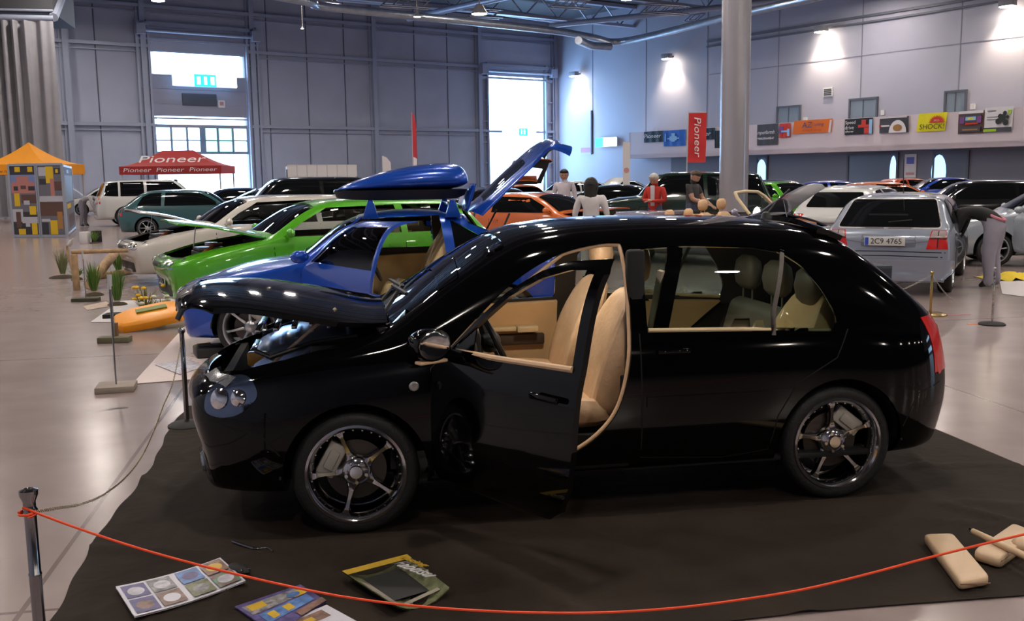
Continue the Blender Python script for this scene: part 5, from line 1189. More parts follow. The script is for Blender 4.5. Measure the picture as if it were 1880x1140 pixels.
# ================================================================= PEOPLE
def person(name_label, loc, rz, J, mats, hair, h=1.0, look=(1, 0, 0), hairlen=0, cat='person', sleeves=1, jacket=None, group=None, fat=1.0):
    """J: joints in metres, facing +x. One skinned body, regions coloured by nearest bone; hair is a child"""
    e = empty('person', loc, rz, name_label, cat, group)
    V = []; E = []; Rr = []; lab = []
    def v(p, r): V.append(tuple(Vector(p)*h)); Rr.append((r[0]*h*fat, r[1]*h*fat) if isinstance(r, tuple) else ((r*h*fat, r*h*fat) if r > .045 else (r*h, r*h))); return len(V)-1
    def ch(idx, l):
        for a, b in zip(idx, idx[1:]): E.append((a, b)); lab.append(l)
    pel = v(J['pel'], (.155, .155)); wa = v(J['waist'], (.145, .135)); che = v(J['chest'], (.175, .15)); nb = v(J['neckb'], (.10, .09)); ne = v(J['neck'], .062)
    hc = Vector(J['head']); up_ = (hc-Vector(J['neck'])).normalized(); f = Vector(look).normalized(); f = (f-up_*f.dot(up_)).normalized(); sd = up_.cross(f)
    h0 = v(hc-up_*.05+f*.012, .098); h1 = v(hc+up_*.03-f*.006, .118); h2 = v(hc+up_*.09-f*.008, .10)
    ch([pel, wa, che], 'top'); ch([che, nb], 'top'); ch([nb, ne, h0, h1, h2], 'skin')
    for s in ('L', 'R'):
        sg = 1 if s == 'L' else -1
        hip = v(Vector(J['pel'])+Vector((0, sg*.09, -.05)), .12); kn = v(J['knee'+s], .08); an = v(J['ank'+s], .062); he = v(Vector(J['ank'+s])+Vector((-.03, 0, -.055)), .04); to = v(Vector(J['ank'+s])+Vector((.14, sg*.02, -.065)), .032)
        mid = v((Vector(V[hip])/h+Vector(J['knee'+s]))/2, .105); cf = v(Vector(J['knee'+s]).lerp(Vector(J['ank'+s]), .35), .078)
        ch([pel, hip, mid, kn, cf, an], 'leg'); ch([an, he], 'shoe'); ch([an, to], 'shoe')
        sh_ = v(J['sh'+s], .08); ue = v(Vector(J['sh'+s]).lerp(Vector(J['el'+s]), .5), .066); el = v(J['el'+s], .052); fa = v(Vector(J['el'+s]).lerp(Vector(J['wr'+s]), .4), .046); wr = v(J['wr'+s], .026)
        E.append((che, sh_)); lab.append('top'); E.append((sh_, ue)); lab.append('top'); E.append((ue, el)); lab.append('top' if sleeves >= 1 else 'skin')
        E.append((el, fa)); lab.append('top' if sleeves >= 1 else 'skin'); E.append((fa, wr)); lab.append('top' if sleeves >= 1 else 'skin')
        dr = (Vector(J['wr'+s])-Vector(J['el'+s])).normalized(); sl = dr.cross(Vector((0, 0, 1))); sl = sl.normalized() if sl.length > .1 else Vector((0, 1, 0)); nn = sl.cross(dr)
        pm_ = v(Vector(J['wr'+s])+dr*.055, (.032, .02)); E.append((wr, pm_)); lab.append('skin')
        for k, ln in enumerate((.062, .074, .068, .05)):
            b = Vector(J['wr'+s])+dr*.085+sl*(.021*(k-1.5)); a1 = v(b, .009); a2 = v(b+dr*ln*.55-nn*.008, .0085); a3 = v(b+dr*ln*.95-nn*.03, .007)
            ch([pm_, a1, a2, a3], 'skin')
        t1 = v(Vector(J['wr'+s])+dr*.045+sl*.035*sg, .010); t2 = v(Vector(J['wr'+s])+dr*.085+sl*.052*sg-nn*.01, .0085); ch([pm_, t1, t2], 'skin')
    me = bpy.data.meshes.new('body'); me.from_pydata(V, E, []); o = bpy.data.objects.new('tmp', me); C.objects.link(o)
    md = o.modifiers.new('s', 'SKIN'); md.use_smooth_shade = True; md.branch_smoothing = .6
    for i, sv in enumerate(me.skin_vertices[0].data): sv.radius = Rr[i]; sv.use_root = (i == 0)
    sb = o.modifiers.new('u', 'SUBSURF'); sb.levels = 2; sb.render_levels = 2
    dg = bpy.context.evaluated_depsgraph_get(); dg.update(); r = bpy.data.meshes.new_from_object(o.evaluated_get(dg)); bpy.data.objects.remove(o)
    order = ['skin', 'top', 'leg', 'shoe']; seg = [(Vector(V[a]), Vector(V[b]), l, (Rr[a][0]+Rr[b][0])/2) for (a, b), l in zip(E, lab)]
    r.materials.clear()
    for k in order: r.materials.append(mats[k])
    for p in r.polygons:
        c = p.center; best = 9
        for a, b, l, rd in seg:
            d = b-a; t = max(0, min(1, (c-a).dot(d)/d.length_squared)); q = (a+d*t-c).length-rd
            if q < best: best = q; bl_ = l
        if bl_ == 'top' and c.z < J['pel'][2]*h-.02 and (Vector(J['pel'])*h-c).length < .25: bl_ = 'leg'
        p.material_index = order.index(bl_); p.use_smooth = True
    # face on the same surface: nose, brow, chin, ears
    fb = MB(); H0 = hc*h; k = h
    fb.ring([[H0+f*(.094*k)+sd*x*k+up_*y*k+f*z*k for x, y, z in ((-.004, .03, 0), (.004, .03, 0), (.014, -.022, .0), (-.014, -.022, 0))], [H0+f*(.116*k)+sd*x*k+up_*y*k for x, y in ((-.003, .015), (.003, .015), (.007, -.018), (-.007, -.018))]])
    for s in (1, -1): fb.ball(H0+sd*s*.098*k-f*.01*k+up_*.005*k, (.018*k, .010*k, .03*k), 8)
    fm = fb.mesh('f'); bm = bmesh.new(); bm.from_mesh(r); bm.from_mesh(fm); bm.to_mesh(r); bm.free()
    for p in r.polygons: p.use_smooth = True
    link('body', r, e)
    for s in (1, -1):
        q = MB(); q.ball(H0+f*.092*k+sd*s*.036*k+up_*.022*k, (.012*k, .014*k, .009*k), 8); q.build('eye', mat('eye_dark', (.03, .02, .02), .3), e)
    q = MB(); q.box(H0+f*.096*k-up_*.048*k, (.012, .045*k, .009), M=Matrix((f, sd, up_)).transposed()); q.build('mouth', mat('lip', (.35, .12, .10), .5), e, .003)
    # hair cap
    q = MB(); n = 16; rs = []
    for i in range(8):
        t = i/7*(1.75 if not hairlen else 1.9); rad = .110*math.sin(min(t, PI/2)+.02) if t < PI/2 else .110
        zz = .105*math.cos(t)+.045
        rs.append([H0+(f*(math.cos(a)*rad*(1.05 if math.cos(a) < .2 else .96)-.012)+sd*math.sin(a)*rad*.98+up_*(zz+(.035 if math.cos(a) > .2 and t > 1.2 else 0)))*k for a in [2*PI*j/n for j in range(n)]])
    q.ring(rs)
    if hairlen:
        L = []
        for i in range(7):
            t = i/6; w_ = lerp(.135, .10, t)*(1-.3*max(0, .25-t)/.25); cc = H0-f*lerp(.035, .10, t)*k+up_*.10*k-Vector((0, 0, 1))*hairlen*t*h
            L.append([cc+f*math.cos(a)*.075*lerp(1.1, .6, t)*h+sd*math.sin(a)*w_*(1+.1*math.sin(t*9))*h for a in [2*PI*j/12 for j in range(12)]])
        q.ring(L)
    q.build('hair', hair, e, smooth=80)
    return e
STAND = dict(pel=(0, 0, .96), waist=(0, 0, 1.10), chest=(0, 0, 1.32), neckb=(0, 0, 1.45), neck=(.01, 0, 1.49), head=(.025, 0, 1.585),
  kneeL=(.02, .10, .50), kneeR=(.0, -.10, .50), ankL=(0, .11, .09), ankR=(-.02, -.11, .09),
  shL=(0, .19, 1.40), shR=(0, -.19, 1.40), elL=(-.03, .25, 1.12), elR=(-.03, -.25, 1.12), wrL=(.04, .26, .87), wrR=(.04, -.26, .87))
def pose(**k): d = dict(STAND); d.update(k); return d
CL = lambda n, c, r=.8: mat(n, c, r, noise=.08, nscale=6)
JE = CL('blue_jeans', (.06, .08, .14)); SH = mat('dark_shoe', (.02, .018, .016), .5); WTS = CL('white_shirt_cloth', (.60, .56, .62)); HB = mat('black_hair', (.012, .009, .008), .45); HBR = mat('brown_hair', (.05, .03, .018), .5); HG = mat('white_grey_hair', (.5, .48, .46), .6)
mk = lambda top, leg=JE, skin=SKIN, shoe=SH: dict(skin=skin, top=top, leg=leg, shoe=shoe)
def face_to(a): return R_(a)
p = at(1036, 24.5); person('man in a white shirt standing beyond the orange coupe', (p[0], p[1], 0), R_(-100), pose(wrR=(.22, -.16, 1.0), elR=(.02, -.25, 1.12)), mk(WTS), HB, 1.06, look=(1, .1, -.2))
p = at(1085, 15.8); person('woman in a white top with long dark hair, seen from behind', (p[0], p[1], 0), R_(80), pose(elL=(-.02, .27, 1.12), elR=(-.02, -.27, 1.12)), mk(CL('white_blouse', (.62, .58, .60)), CL('pale_trousers', (.5, .47, .47))), HB, .955, hairlen=.46)
p = at(1203, 21.5); person('grey-haired man in a red jacket looking down at his hands', (p[0], p[1], 0), R_(-125), pose(wrL=(.26, .03, 1.12), elL=(.02, .25, 1.12), wrR=(.26, -.03, 1.14), elR=(.02, -.25, 1.12), head=(.055, 0, 1.575)), mk(CL('red_jacket', (.50, .035, .025))), HG, .99, look=(.8, .1, -.45))
e = [o for o in C.objects if o.name.startswith('person')][-1]
q = MB(); q.prism([(-.05, 1.44), (.05, 1.44), (.045, 1.0), (-.045, 1.0)], 'x', .118, .132); q.build('shirt_front', WTS, e, .004)
p = at(1272, 21); person('man in a dark grey T-shirt standing left of the round column', (p[0], p[1], 0), R_(-38), pose(wrL=(.36, .14, 1.0), elL=(.10, .24, 1.13), wrR=(.38, -.10, 1.02), elR=(.12, -.24, 1.13), head=(.055, 0, 1.575)), mk(CL('dark_grey_shirt', (.045, .042, .045))), HBR, 1.02, look=(.9, -.1, -.35), sleeves=0)
BEND = pose(pel=(-.08, 0, .95), waist=(.06, 0, 1.06), chest=(.28, 0, 1.10), neckb=(.41, 0, 1.08), neck=(.47, 0, 1.05), head=(.56, 0, .98), shL=(.36, .18, 1.08), shR=(.36, -.18, 1.08), elL=(.42, .22, .82), elR=(.42, -.22, .82), wrL=(.50, .17, .60), wrR=(.50, -.17, .60), kneeL=(.0, .11, .50), kneeR=(-.02, -.11, .50), ankL=(-.04, .13, .09), ankR=(-.10, -.13, .09))
p = at(1824, 14.1); person('person in a black top and grey jeans bending over beside the silver hatchback', (p[0], p[1], 0), R_(145), BEND, mk(CL('black_jumper', (.010, .010, .012)), CL('faded_grey_jeans', (.30, .28, .34))), HB, 1.0, look=(.5, 0, -.8), fat=1.22)
e = [o for o in C.objects if o.name.startswith('person')][-1]
q = MB(); q.tube([(-.06+.155*math.cos(a)*.75, .15*math.sin(a), 1.02+.05*math.cos(a)) for a in [2*PI*j/16 for j in range(16)]], .022, 6, close=True); q.build('pink_waistband', CL('pink_underwear', (.6, .22, .28)), e)
p = at(150, 37); person('person in pale clothes bending down at the far left wall', (p[0], p[1], 0), R_(0), BEND, mk(CL('pale_grey_jumper', (.34, .33, .36)), CL('grey_trousers', (.16, .15, .18))), HBR, 1.0, look=(.5, 0, -.8))
for px, d, lab_, c in ((655, 44, 'distant person in dark clothes before the white partition, on the right', (.03, .03, .04)), (322, 52, 'distant person in dark clothes under the red canopy', (.04, .02, .03)), (284, 46, 'distant person in a plum top under the left end of the red canopy', (.10, .03, .05))):
    p = at(px, d); person(lab_, (p[0], p[1], 0), R_(-60), pose(), mk(CL('top_%d' % px, c)), HB, 1.0)
# ================================================================= THINGS ROUND THE HALL
def canopy(name, label, loc, rz, w, d, peak, eave, val, cloth, ridge=0, legs=None, leg_m=None):
    e = empty(name, loc, rz, label, 'canopy'); hw, hd = w/2, d/2
    q = MB(); N = 10; rs = []
    for k in range(N+1):
        t = k/N; z = eave+(peak-eave)*(t**1.7 if not ridge else t**1.5); a = hw*(1-t)+ridge/2*t; b = hd*(1-t)+.02*t
        rs.append([(-a, -b, z), (0, -b*1.01, z-.02*(1-t)), (a, -b, z), (a, b, z), (-a, b, z)])
    q.ring(rs, True); q.build('canopy_roof', cloth, e, smooth=30)
    for s, (x0, y0, x1, y1) in enumerate(((-hw, -hd, hw, -hd), (hw, -hd, hw, hd), (hw, hd, -hw, hd), (-hw, hd, -hw, -hd))):
        q = MB(); a = Vector((x0, y0, eave)); b = Vector((x1, y1, eave)); n = Vector(((b-a).y, -(b-a).x, 0)).normalized()*.02
        q.add([a+n, b+n, b+n-Vector((0, 0, val)), a+n-Vector((0, 0, val)), a-n*.2, b-n*.2, b-n*.2-Vector((0, 0, val)), a-n*.2-Vector((0, 0, val))], [(0, 1, 2, 3), (7, 6, 5, 4), (0, 4, 5, 1), (3, 2, 6, 7), (0, 3, 7, 4), (1, 5, 6, 2)])
        q.build('valance', cloth, e)
    for x in (-hw+.06, hw-.06):
        for y in (-hd+.06, hd-.06): q = MB(); q.box((x, y, eave/2), (.06, .06, eave)); q.build('leg', leg_m or mat('pale_pole', (.5, .5, .52), .4), e)
    return e
ORC = mat('orange_canopy_cloth', (.80, .30, .006), .75, noise=.04, nscale=2); REDC = mat('dark_red_canopy_cloth', (.33, .02, .022), .75, noise=.05, nscale=2)
WINK = mat('white_print', (.75, .72, .75), .6); BINK = mat('black_print', (.02, .02, .02), .6)
p = at(60, 42); oc = canopy('orange_canopy', 'orange pop-up canopy before the grey curtain', (p[0]-.05, p[1], 0), R_(-4), 3.15, 3.0, 3.35, 2.42, .42, ORC)
q = MB(); q.box((-1.40, -1.42, 1.2), (.5, .05, 2.3)); q.build('corner_curtain', ORC, oc)
text_on('www.nuzkove-stany.cz', .20, (.3, -1.53, 2.14), (1, 0, 0), (0, 0, 1), mat('brown_print', (.35, .10, .01), .6), oc, width=2.3)
p = at(330, 46); rc = canopy('red_canopy', 'dark red pop-up canopy with white lettering before the left gate', (p[0], p[1], 0), R_(4), 4.45, 3.0, 3.05, 2.32, .36, REDC, ridge=1.4)
text_on('Pioneer', .52, (.05, -1.30, 2.62), (1, 0, 0), (0, .55, .83), WINK, rc, width=2.9, shear=.25)
for x in (-1.45, .0, 1.45): text_on('Pioneer', .26, (x, -1.53, 2.15), (1, 0, 0), (0, 0, 1), WINK, rc, width=1.2, shear=.25)
text_on('CZ', .24, (-2.26, -.9, 2.15), (0, -1, 0), (0, 0, 1), WINK, rc, width=.6)
# poster walls on the left: framed boards with collage pictures
def board(name, label, cat, p0, p1, zb, zt, frame, colls, back, fr=.035):
    a, b = Vector(p0), Vector(p1); d = (b-a); L = d.length; e = empty(name, tuple((a+b)/2), math.atan2(d.y, d.x), label, cat)
    q = MB(); q.box((0, .02, (zb+zt)/2), (L, .02, zt-zb)); q.build('panel', back, e)
    for x in (-L/2, L/2): q = MB(); q.box((x, .01, zt/2), (fr*2, .06, zt)); q.build('post', frame, e)
    for z in (zb, zt): q = MB(); q.box((0, .01, z), (L, .05, fr*2)); q.build('rail', frame, e)
    q = MB(); ms = []; lay = 0
    for (x0, z0, x1, z1, m_) in colls:
        if m_ not in ms: ms.append(m_)
        lay += .0012; q.mi = ms.index(m_); q.box((-L/2+L*(x0+x1)/2, .006-lay, lerp(zb, zt, (z0+z1)/2)), (L*(x1-x0), .012, (zt-zb)*(z1-z0)))
    q.build('printed_pictures', ms, e)
    return e
fr_ = mat('silver_frame', (.35, .38, .45), .35, .3)
pk = mat('pink_house_print', (.42, .17, .15), .6); sky_ = mat('blue_sky_print', (.16, .22, .45), .6); yl = mat('yellow_print', (.65, .42, .01), .6); dk = mat('dark_photo_print', (.03, .03, .04), .6); br = mat('brown_print2', (.10, .05, .04), .6); wh = mat('pale_photo_print', (.42, .42, .48), .6); gy = mat('grey_photo_print', (.13, .13, .16), .6); orp = mat('tan_print', (.35, .17, .05), .6)
random.seed(5)
BB = lambda px, py: G(px, py)
a, b, c, d_ = G(26, 436), G(75, 436), G(123, 436), G(139, 421)
dzt = lambda P: 2.13
board('poster_board', 'framed poster board with a pink house at top, leftmost by the orange canopy', 'poster', a, b, .05, 2.22, fr_,
  [(.02, .86, .98, .97, dk), (.22, .90, .42, .97, yl), (.70, .90, .88, .97, yl), (.02, .62, .98, .86, sky_), (.06, .60, .92, .76, pk), (.25, .74, .72, .84, pk), (.14, .64, .30, .70, dk), (.40, .66, .60, .71, br), (.68, .64, .92, .70, dk), (.02, .34, .98, .60, gy), (.14, .42, .34, .60, yl), (.40, .46, .96, .58, br), (.48, .44, .70, .50, wh), (.02, .02, .98, .34, dk), (.04, .20, .42, .38, wh), (.16, .12, .34, .34, br), (.68, .30, .92, .42, yl), (.38, .18, .95, .27, wh), (.50, .13, .66, .19, wh), (.22, .02, .48, .10, yl), (.72, .02, .92, .18, yl)], dk)
board('poster_board', 'framed poster board with a tower and patchwork photographs, right of the pink house board', 'poster', b+(c-b)*.04, c, .05, 2.22, fr_,
  [(.02, .52, .98, .97, gy), (.06, .84, .34, .96, wh), (.34, .74, .64, .97, yl), (.68, .86, .92, .95, dk), (.74, .88, .84, .93, yl), (.50, .56, .66, .80, pk), (.08, .72, .34, .80, dk), (.66, .64, .94, .76, br), (.02, .48, .98, .56, wh), (.02, .28, .98, .48, br), (.02, .02, .98, .28, gy), (.06, .20, .40, .24, wh), (.06, .02, .32, .19, dk), (.40, .02, .68, .22, yl), (.70, .10, .90, .34, orp)], gy)
board('poster_board', 'narrow framed board with a light blue notice, rightmost of the boards by the orange canopy', 'poster', c+(d_-c)*.06, d_, .08, 2.18, fr_,
  [(.04, .88, .96, .98, dk), (.40, .90, .60, .95, wh), (.04, .46, .96, .86, mat('light_blue_print', (.22, .30, .42), .6)), (.04, .02, .96, .45, gy), (.20, .36, .60, .43, yl), (.30, .06, .9, .26, br)], gy)
# white exhibition partition beyond the cars
for i in range(7):
    px0 = 527+i*18.4; A_, B_ = D(px0, 57+i*.55), D(px0+18.0, 57.55+i*.55); L_ = (B_-A_).length; e = empty('partition_panel', tuple((A_+B_)/2), math.atan2((B_-A_).y, (B_-A_).x), 'white exhibition partition panel standing before the far wall', 'partition', 'white partition panels before the far wall')
    q = MB(); q.box((0, 0, 1.25), (L_-.005, .04, 2.42)); q.build('panel', mat('partition_white', (.60, .58, .60), .5), e)
    q = MB(); q.box((-L_/2+.02, 0, 1.27), (.03, .06, 2.5)); q.box((0, 0, 2.47), (L_, .06, .04)); q.build('profile', mat('pale_profile', (.45, .45, .48), .4), e)
e['label'] = 'white exhibition partition panel standing before the far wall'
A_ = D(535, 55.5); q = MB(); q.box((A_.x, A_.y, 1.2), (.5, .3, 2.3), .5); q.mi = 1; q.box((A_.x-.02, A_.y-.17, 1.95), (.42, .02, .5), .5); q.box((A_.x-.02, A_.y-.17, 1.15), (.42, .02, .5), .5)
tag(q.build('display_stand', [mat('partition_white'), DARK]), 'narrow white stand with dark screens at the left end of the partition', 'stand')
# flags
def feather(label, px, d, h, w_, base_z, m_, m2, txt=None):
    p = at(px, d); e = empty('feather_flag', (p[0], p[1], 0), R_(10), label, 'flag')
    q = MB(); q.cyl((0, 0, 0), (0, 0, h), .02, .01, 8); q.build('pole', mat('pale_pole'), e)
    q = MB(); P_ = [(.02, base_z), (w_*.8, base_z+.1), (w_, base_z+(h-base_z)*.4), (w_*.95, h*.88), (w_*.5, h*.97), (.0, h)]
    q.prism(P_, 'y', -.006, .006); q.build('flag_cloth', m_, e)
    q = MB(); q.prism([(.03, base_z+.05), (w_*.8, base_z+.12), (w_*.97, base_z+(h-base_z)*.3), (.03, base_z+(h-base_z)*.33)], 'y', -.01, .01); q.build('flag_print', m2, e)
    q = MB(); q.box((0, 0, .03), (.6, .08, .05)); q.box((0, 0, .03), (.08, .6, .05)); q.build('base', TRIM, e)
feather('tall slim red feather flag before the far wall above the roof box', 759, 50, 4.9, .22, 1.6, mat('red_flag_cloth', (.48, .03, .05), .7), mat('white_flag_cloth', (.66, .62, .66), .7))
feather('small white feather flag above the roof box', 703, 48, 2.72, .42, 1.0, mat('white_flag_cloth'), mat('pale_red_print'))
p = at(1259, 31); e = empty('banner_flag', (p[0], p[1], 0), R_(0), 'red vertical banner flag with white lettering left of the round column', 'flag')
q = MB(); q.cyl((0, 0, 0), (.06, 0, 3.60), .018, n=8); q.cyl((.05, 0, 3.57), (.62, 0, 3.55), .012, n=8); q.build('pole', mat('pale_pole'), e)
q = MB(); N = 10; vs = []
for k in range(N+1):
    z = lerp(2.02, 3.54, k/N); wv = .015*math.sin(k*1.1)
    for x in (0, .19, .38, .57): vs.append((.04+x+.02*k/N, wv+.02*math.sin(x*9), z))
fs = [(k*4+i, k*4+i+1, (k+1)*4+i+1, (k+1)*4+i) for k in range(N) for i in range(3)]
q.add(vs, fs); q.add([(x, y+.006, z) for x, y, z in vs], [tuple(reversed(f_)) for f_ in fs]); q.build('flag_cloth', mat('bright_red_cloth', (.60, .025, .03), .6), e)
text_on('Pioneer', .30, (.34, -.05, 2.80), (.02, 0, -1), (1, 0, 0), WINK, e, width=1.2, shear=.2)
q = MB(); q.box((0, 0, .03), (.5, .5, .06)); q.build('base', TRIM, e)
for (px, y0, y1, d, wd, lab_) in ((1150, 262, 332, 40, .28, 'slim white roll-up banner with a red and blue round mark under the exit sign'),):
    p = at(px, d); zt = 1.7+(319-y0)/1800*d; e = empty('roll_up_banner', (p[0], p[1], 0), 0, lab_, 'banner')
    q = MB(); q.box((0, 0, zt/2), (wd, .03, zt)); q.build('banner_sheet', mat('partition_white'), e); q = MB(); q.box((0, 0, .05), (wd+.1, .2, .1)); q.build('base', STEEL, e)
    q = MB(); q.lathe([(.0, 0), (.11, 0), (.11, .01), (0, .01)], (0, -.017, zt*.62), (0, -1, 0), 20); q.build('round_mark', mat('pale_red_print'), e); q = MB(); q.box((0, -.02, zt*.36), (wd, .01, .09)); q.build('red_band', mat('red_flag_cloth'), e)
t, z = rt_(1673, 311)
mb = MB(); rbx(mb, t-.38, t+.38, .06, .12, 1.25, 2.62); mb.mi = 1; rbx(mb, t-.25, t+.25, .12, .13, 2.05, 2.45); mb.mi = 2; rbx(mb, t-.28, t+.28, .12, .13, 1.4, 1.55)
tag(mb.build('wall_sign', [mat('partition_white'), mat('blue_print', (.1, .12, .45), .5), mat('pale_red_print')]), 'tall white sign with a blue mark on the lower right wall', 'sign')
# banners hung on the gallery parapet
def banner(x0, y0, x1, y1, skew, base, label, items=(), texts=(), border=None):
    """image rectangle on the parapet -> a cloth hanging there; items are (u0, v0, u1, v1, material)"""
    a = RW(x0, y0, 1.66); b = RW(x1, y0, 1.66); zt = a.z; zbt = RW(x0, y1, 1.66).z; L = (b-a).length*(1 if x1 > x0 else -1)
    ux = Vector(((b-a).x, (b-a).y, 0)).normalized(); nx = -DW; W_ = Vector(((b-a).x, (b-a).y, 0)).length; H_ = zt-zbt
    e = empty('banner', (a.x, a.y, 0), 0, label, 'banner'); O_ = Vector((0, 0, zbt))
    def P(u, v, n): return O_+ux*(u*W_)+Vector((0, 0, v*H_))+nx*n
    q = MB(); vs = []; N = 14
    for k in range(N+1):
        for v in (0, .5, 1): vs.append(P(k/N+(skew*(1-v)), v, .03+.025*math.sin(k*1.3+v*2)*(1.2-v)))
    fs = [(k*3+i, (k+1)*3+i, (k+1)*3+i+1, k*3+i+1) for k in range(N) for i in range(2)]
    q.add(vs, fs); q.add([Vector(v_)-nx*.01 for v_ in vs], [tuple(reversed(f_)) for f_ in fs]); q.build('banner_cloth', base, e, smooth=80)
    if items:
        q = MB(); ms = []; ly = 0
        for it in items:
            m_ = it[-1]; ly += .006
            if m_ not in ms: ms.append(m_)
            q.mi = ms.index(m_)
            if len(it) == 5: u0, v0, u1, v1, _ = it; s0, s1 = skew*(1-v0), skew*(1-v1); q.add([P(u0+s0, v0, .07+ly), P(u1+s0, v0, .07+ly), P(u1+s1, v1, .07+ly), P(u0+s1, v1, .07+ly), P(u0+s0, v0, .06), P(u1+s0, v0, .06), P(u1+s1, v1, .06), P(u0+s1, v1, .06)], [(0, 1, 2, 3), (7, 6, 5, 4), (0, 4, 5, 1), (1, 5, 6, 2), (2, 6, 7, 3), (3, 7, 4, 0)])
            else: u, v, r, k, _ = it[0], it[1], it[2], it[3], it[4]
        q.build('banner_print', ms, e)
    for t_, h_, u, v, wd, m_, sh_ in texts: text_on(t_, h_*H_, P(u, v, .16), ux, (0, 0, 1), m_, e, width=wd*W_, shear=sh_)
    return e, P, H_, W_, ux
NV = mat('dark_navy_banner', (.012, .022, .035), .6); BB_ = mat('bright_blue_banner', (.02, .13, .55), .6); ORB = mat('orange_banner', (.75, .16, .01), .6); YB = mat('yellow_banner', (.80, .72, .0), .6); RB = mat('red_print3', (.6, .04, .02), .6); BK = mat('black_banner', (.012, .012, .015), .6); LB = mat('light_blue_print2', (.3, .55, .85), .6); GB = mat('dark_grey_banner', (.06, .06, .075), .6); LG = mat('lime_print', (.35, .6, .02), .6)
banner(1183, 242, 1219, 262, 0, NV, 'dark navy banner with white lettering, leftmost on the gallery parapet', texts=[('Pioneer', .5, .5, .55, .85, WINK, .2)])
banner(1219, 240, 1259, 269, 0, BB_, 'bright blue banner with a pale burst, second from the left on the parapet', items=[(.3, .35, .62, .62, LB), (.38, .28, .54, .80, LB), (.2, .44, .74, .52, LB), (.08, .3, .12, .8, LB)])
banner(1287, 236, 1313, 257, 0, NV, 'dark navy banner with white lettering between the red flag and the column', texts=[('eer', .5, .5, .5, .6, WINK, .2)])
banner(1313, 240, 1325, 272, 0, BK, 'black banner mostly hidden behind the round column')
banner(1391, 229, 1429, 267, 0, GB, 'square charcoal banner with thin script, right beside the round column', items=[(.1, .28, .8, .31, WINK)], texts=[('mperformh', .26, .5, .60, .8, WINK, .3), ('www.cars-only.cz', .16, .48, .34, .8, WINK, .3)])
banner(1432, 227, 1452, 253, 0, RB, 'small red and blue banner left of the orange banner', items=[(.0, .3, .4, .8, mat('violet_print', (.2, .06, .25), .6)), (.2, .38, .8, .5, LB), (.75, .1, .95, .6, LB)])
banner(1459, 222, 1529, 246, -.04, ORB, 'wide orange banner with dark blue lettering on the parapet', items=[(.95, .0, 1.0, .9, mat('white_flag_cloth'))], texts=[('AZ', .62, .38, .60, .26, mat('navy_print', (.05, .06, .2), .6), .1), ('tuning', .34, .68, .62, .26, mat('navy_print'), .2), ('racing & tuning', .2, .5, .22, .5, mat('dark_orange_print', (.5, .06, .01), .6), 0)])
banner(1552, 219, 1603, 248, 0, BK, 'black banner with white words and red shape, left of the round-logo banner', items=[(.5, .42, .95, .6, RB), (.62, .6, .78, .9, RB), (.72, .02, .9, .4, RB), (.9, .0, 1, .9, LB)], texts=[('Speed', .3, .25, .76, .36, WINK, 0), ('drive', .34, .22, .44, .32, WINK, 0), ('show', .2, .22, .2, .3, WINK, 0)])
e, P, H_, W_, ux = banner(1616, 216, 1669, 245, 0, GB, 'dark banner with a white round emblem, left of the yellow banner', items=[(0, .92, .95, 1.0, mat('white_flag_cloth')), (0, .4, .07, .5, RB), (.08, .4, .36, .5, WINK)])
q = MB(); 
q.add([P(.66+.30*math.cos(a_*PI/16)*1.0, .0+.78*math.sin(a_*PI/16), .12) for a_ in range(17)], [tuple(range(17))]); q.build('emblem', WINK, e)
q = MB(); q.add([P(.66+.16*math.cos(a_*PI/8)*1.0, .30+.22*math.sin(a_*PI/8), .13) for a_ in range(16)], [tuple(range(16))]); q.build('emblem_face', orp, e)
e, P, H_, W_, ux = banner(1688, 209, 1740, 242, -.07, YB, 'yellow banner with a red spiky sun and SHOCK! on the parapet', texts=[('SHOCK!', .40, .52, .24, .86, BINK, .1)])
q = MB(); pts_ = []
for k in range(33): a_ = PI*k/32; r_ = (.30 if k % 2 else .22); pts_.append(P(.66+r_*math.cos(a_), .46+r_*1.4*math.sin(a_), .085))
q.add(pts_, [tuple(range(33))]); q.build('sun_print', RB, e); text_on('SHOCK', .16*H_, P(.66, .57, .1), ux, (0, 0, 1), mat('pink_print', (.8, .5, .35), .6), e, width=.2*W_)
banner(1761, 205, 1808, 246, 0, br, 'dark colourful car-show banner right of the yellow banner', items=[(.02, .88, .98, 1, WINK), (.1, .5, .9, .82, GB), (.3, .58, .7, .74, LB), (.4, .62, .6, .7, YB), (.08, .45, .25, .75, mat('violet_print')), (.75, .45, .92, .75, mat('violet_print')), (.3, .40, .8, .48, RB), (.1, .08, .9, .28, GB), (.2, .14, .8, .2, orp)])
e, P, H_, W_, ux = banner(1810, 198, 1862, 243, -.02, WINK, 'white banner with a dark motorbike silhouette, rightmost on the parapet', items=[(0, 0, .98, .18, GB), (0, .02, .45, .12, LG), (.1, .84, .4, .87, gy), (.1, .6, .5, .62, gy), (.1, .5, .45, .52, gy), (.84, .7, .94, .86, LG)])
q = MB()
for u, v, r_ in ((.52, .42, .10), (.78, .36, .10), (.66, .55, .12), (.74, .74, .07), (.58, .62, .08), (.84, .58, .06)): q.add([P(u+r_*math.cos(k*PI/8), v+r_*1.25*math.sin(k*PI/8), .15+.01*r_) for k in range(16)], [tuple(range(16))])
q.build('motorbike_print', BINK, e)
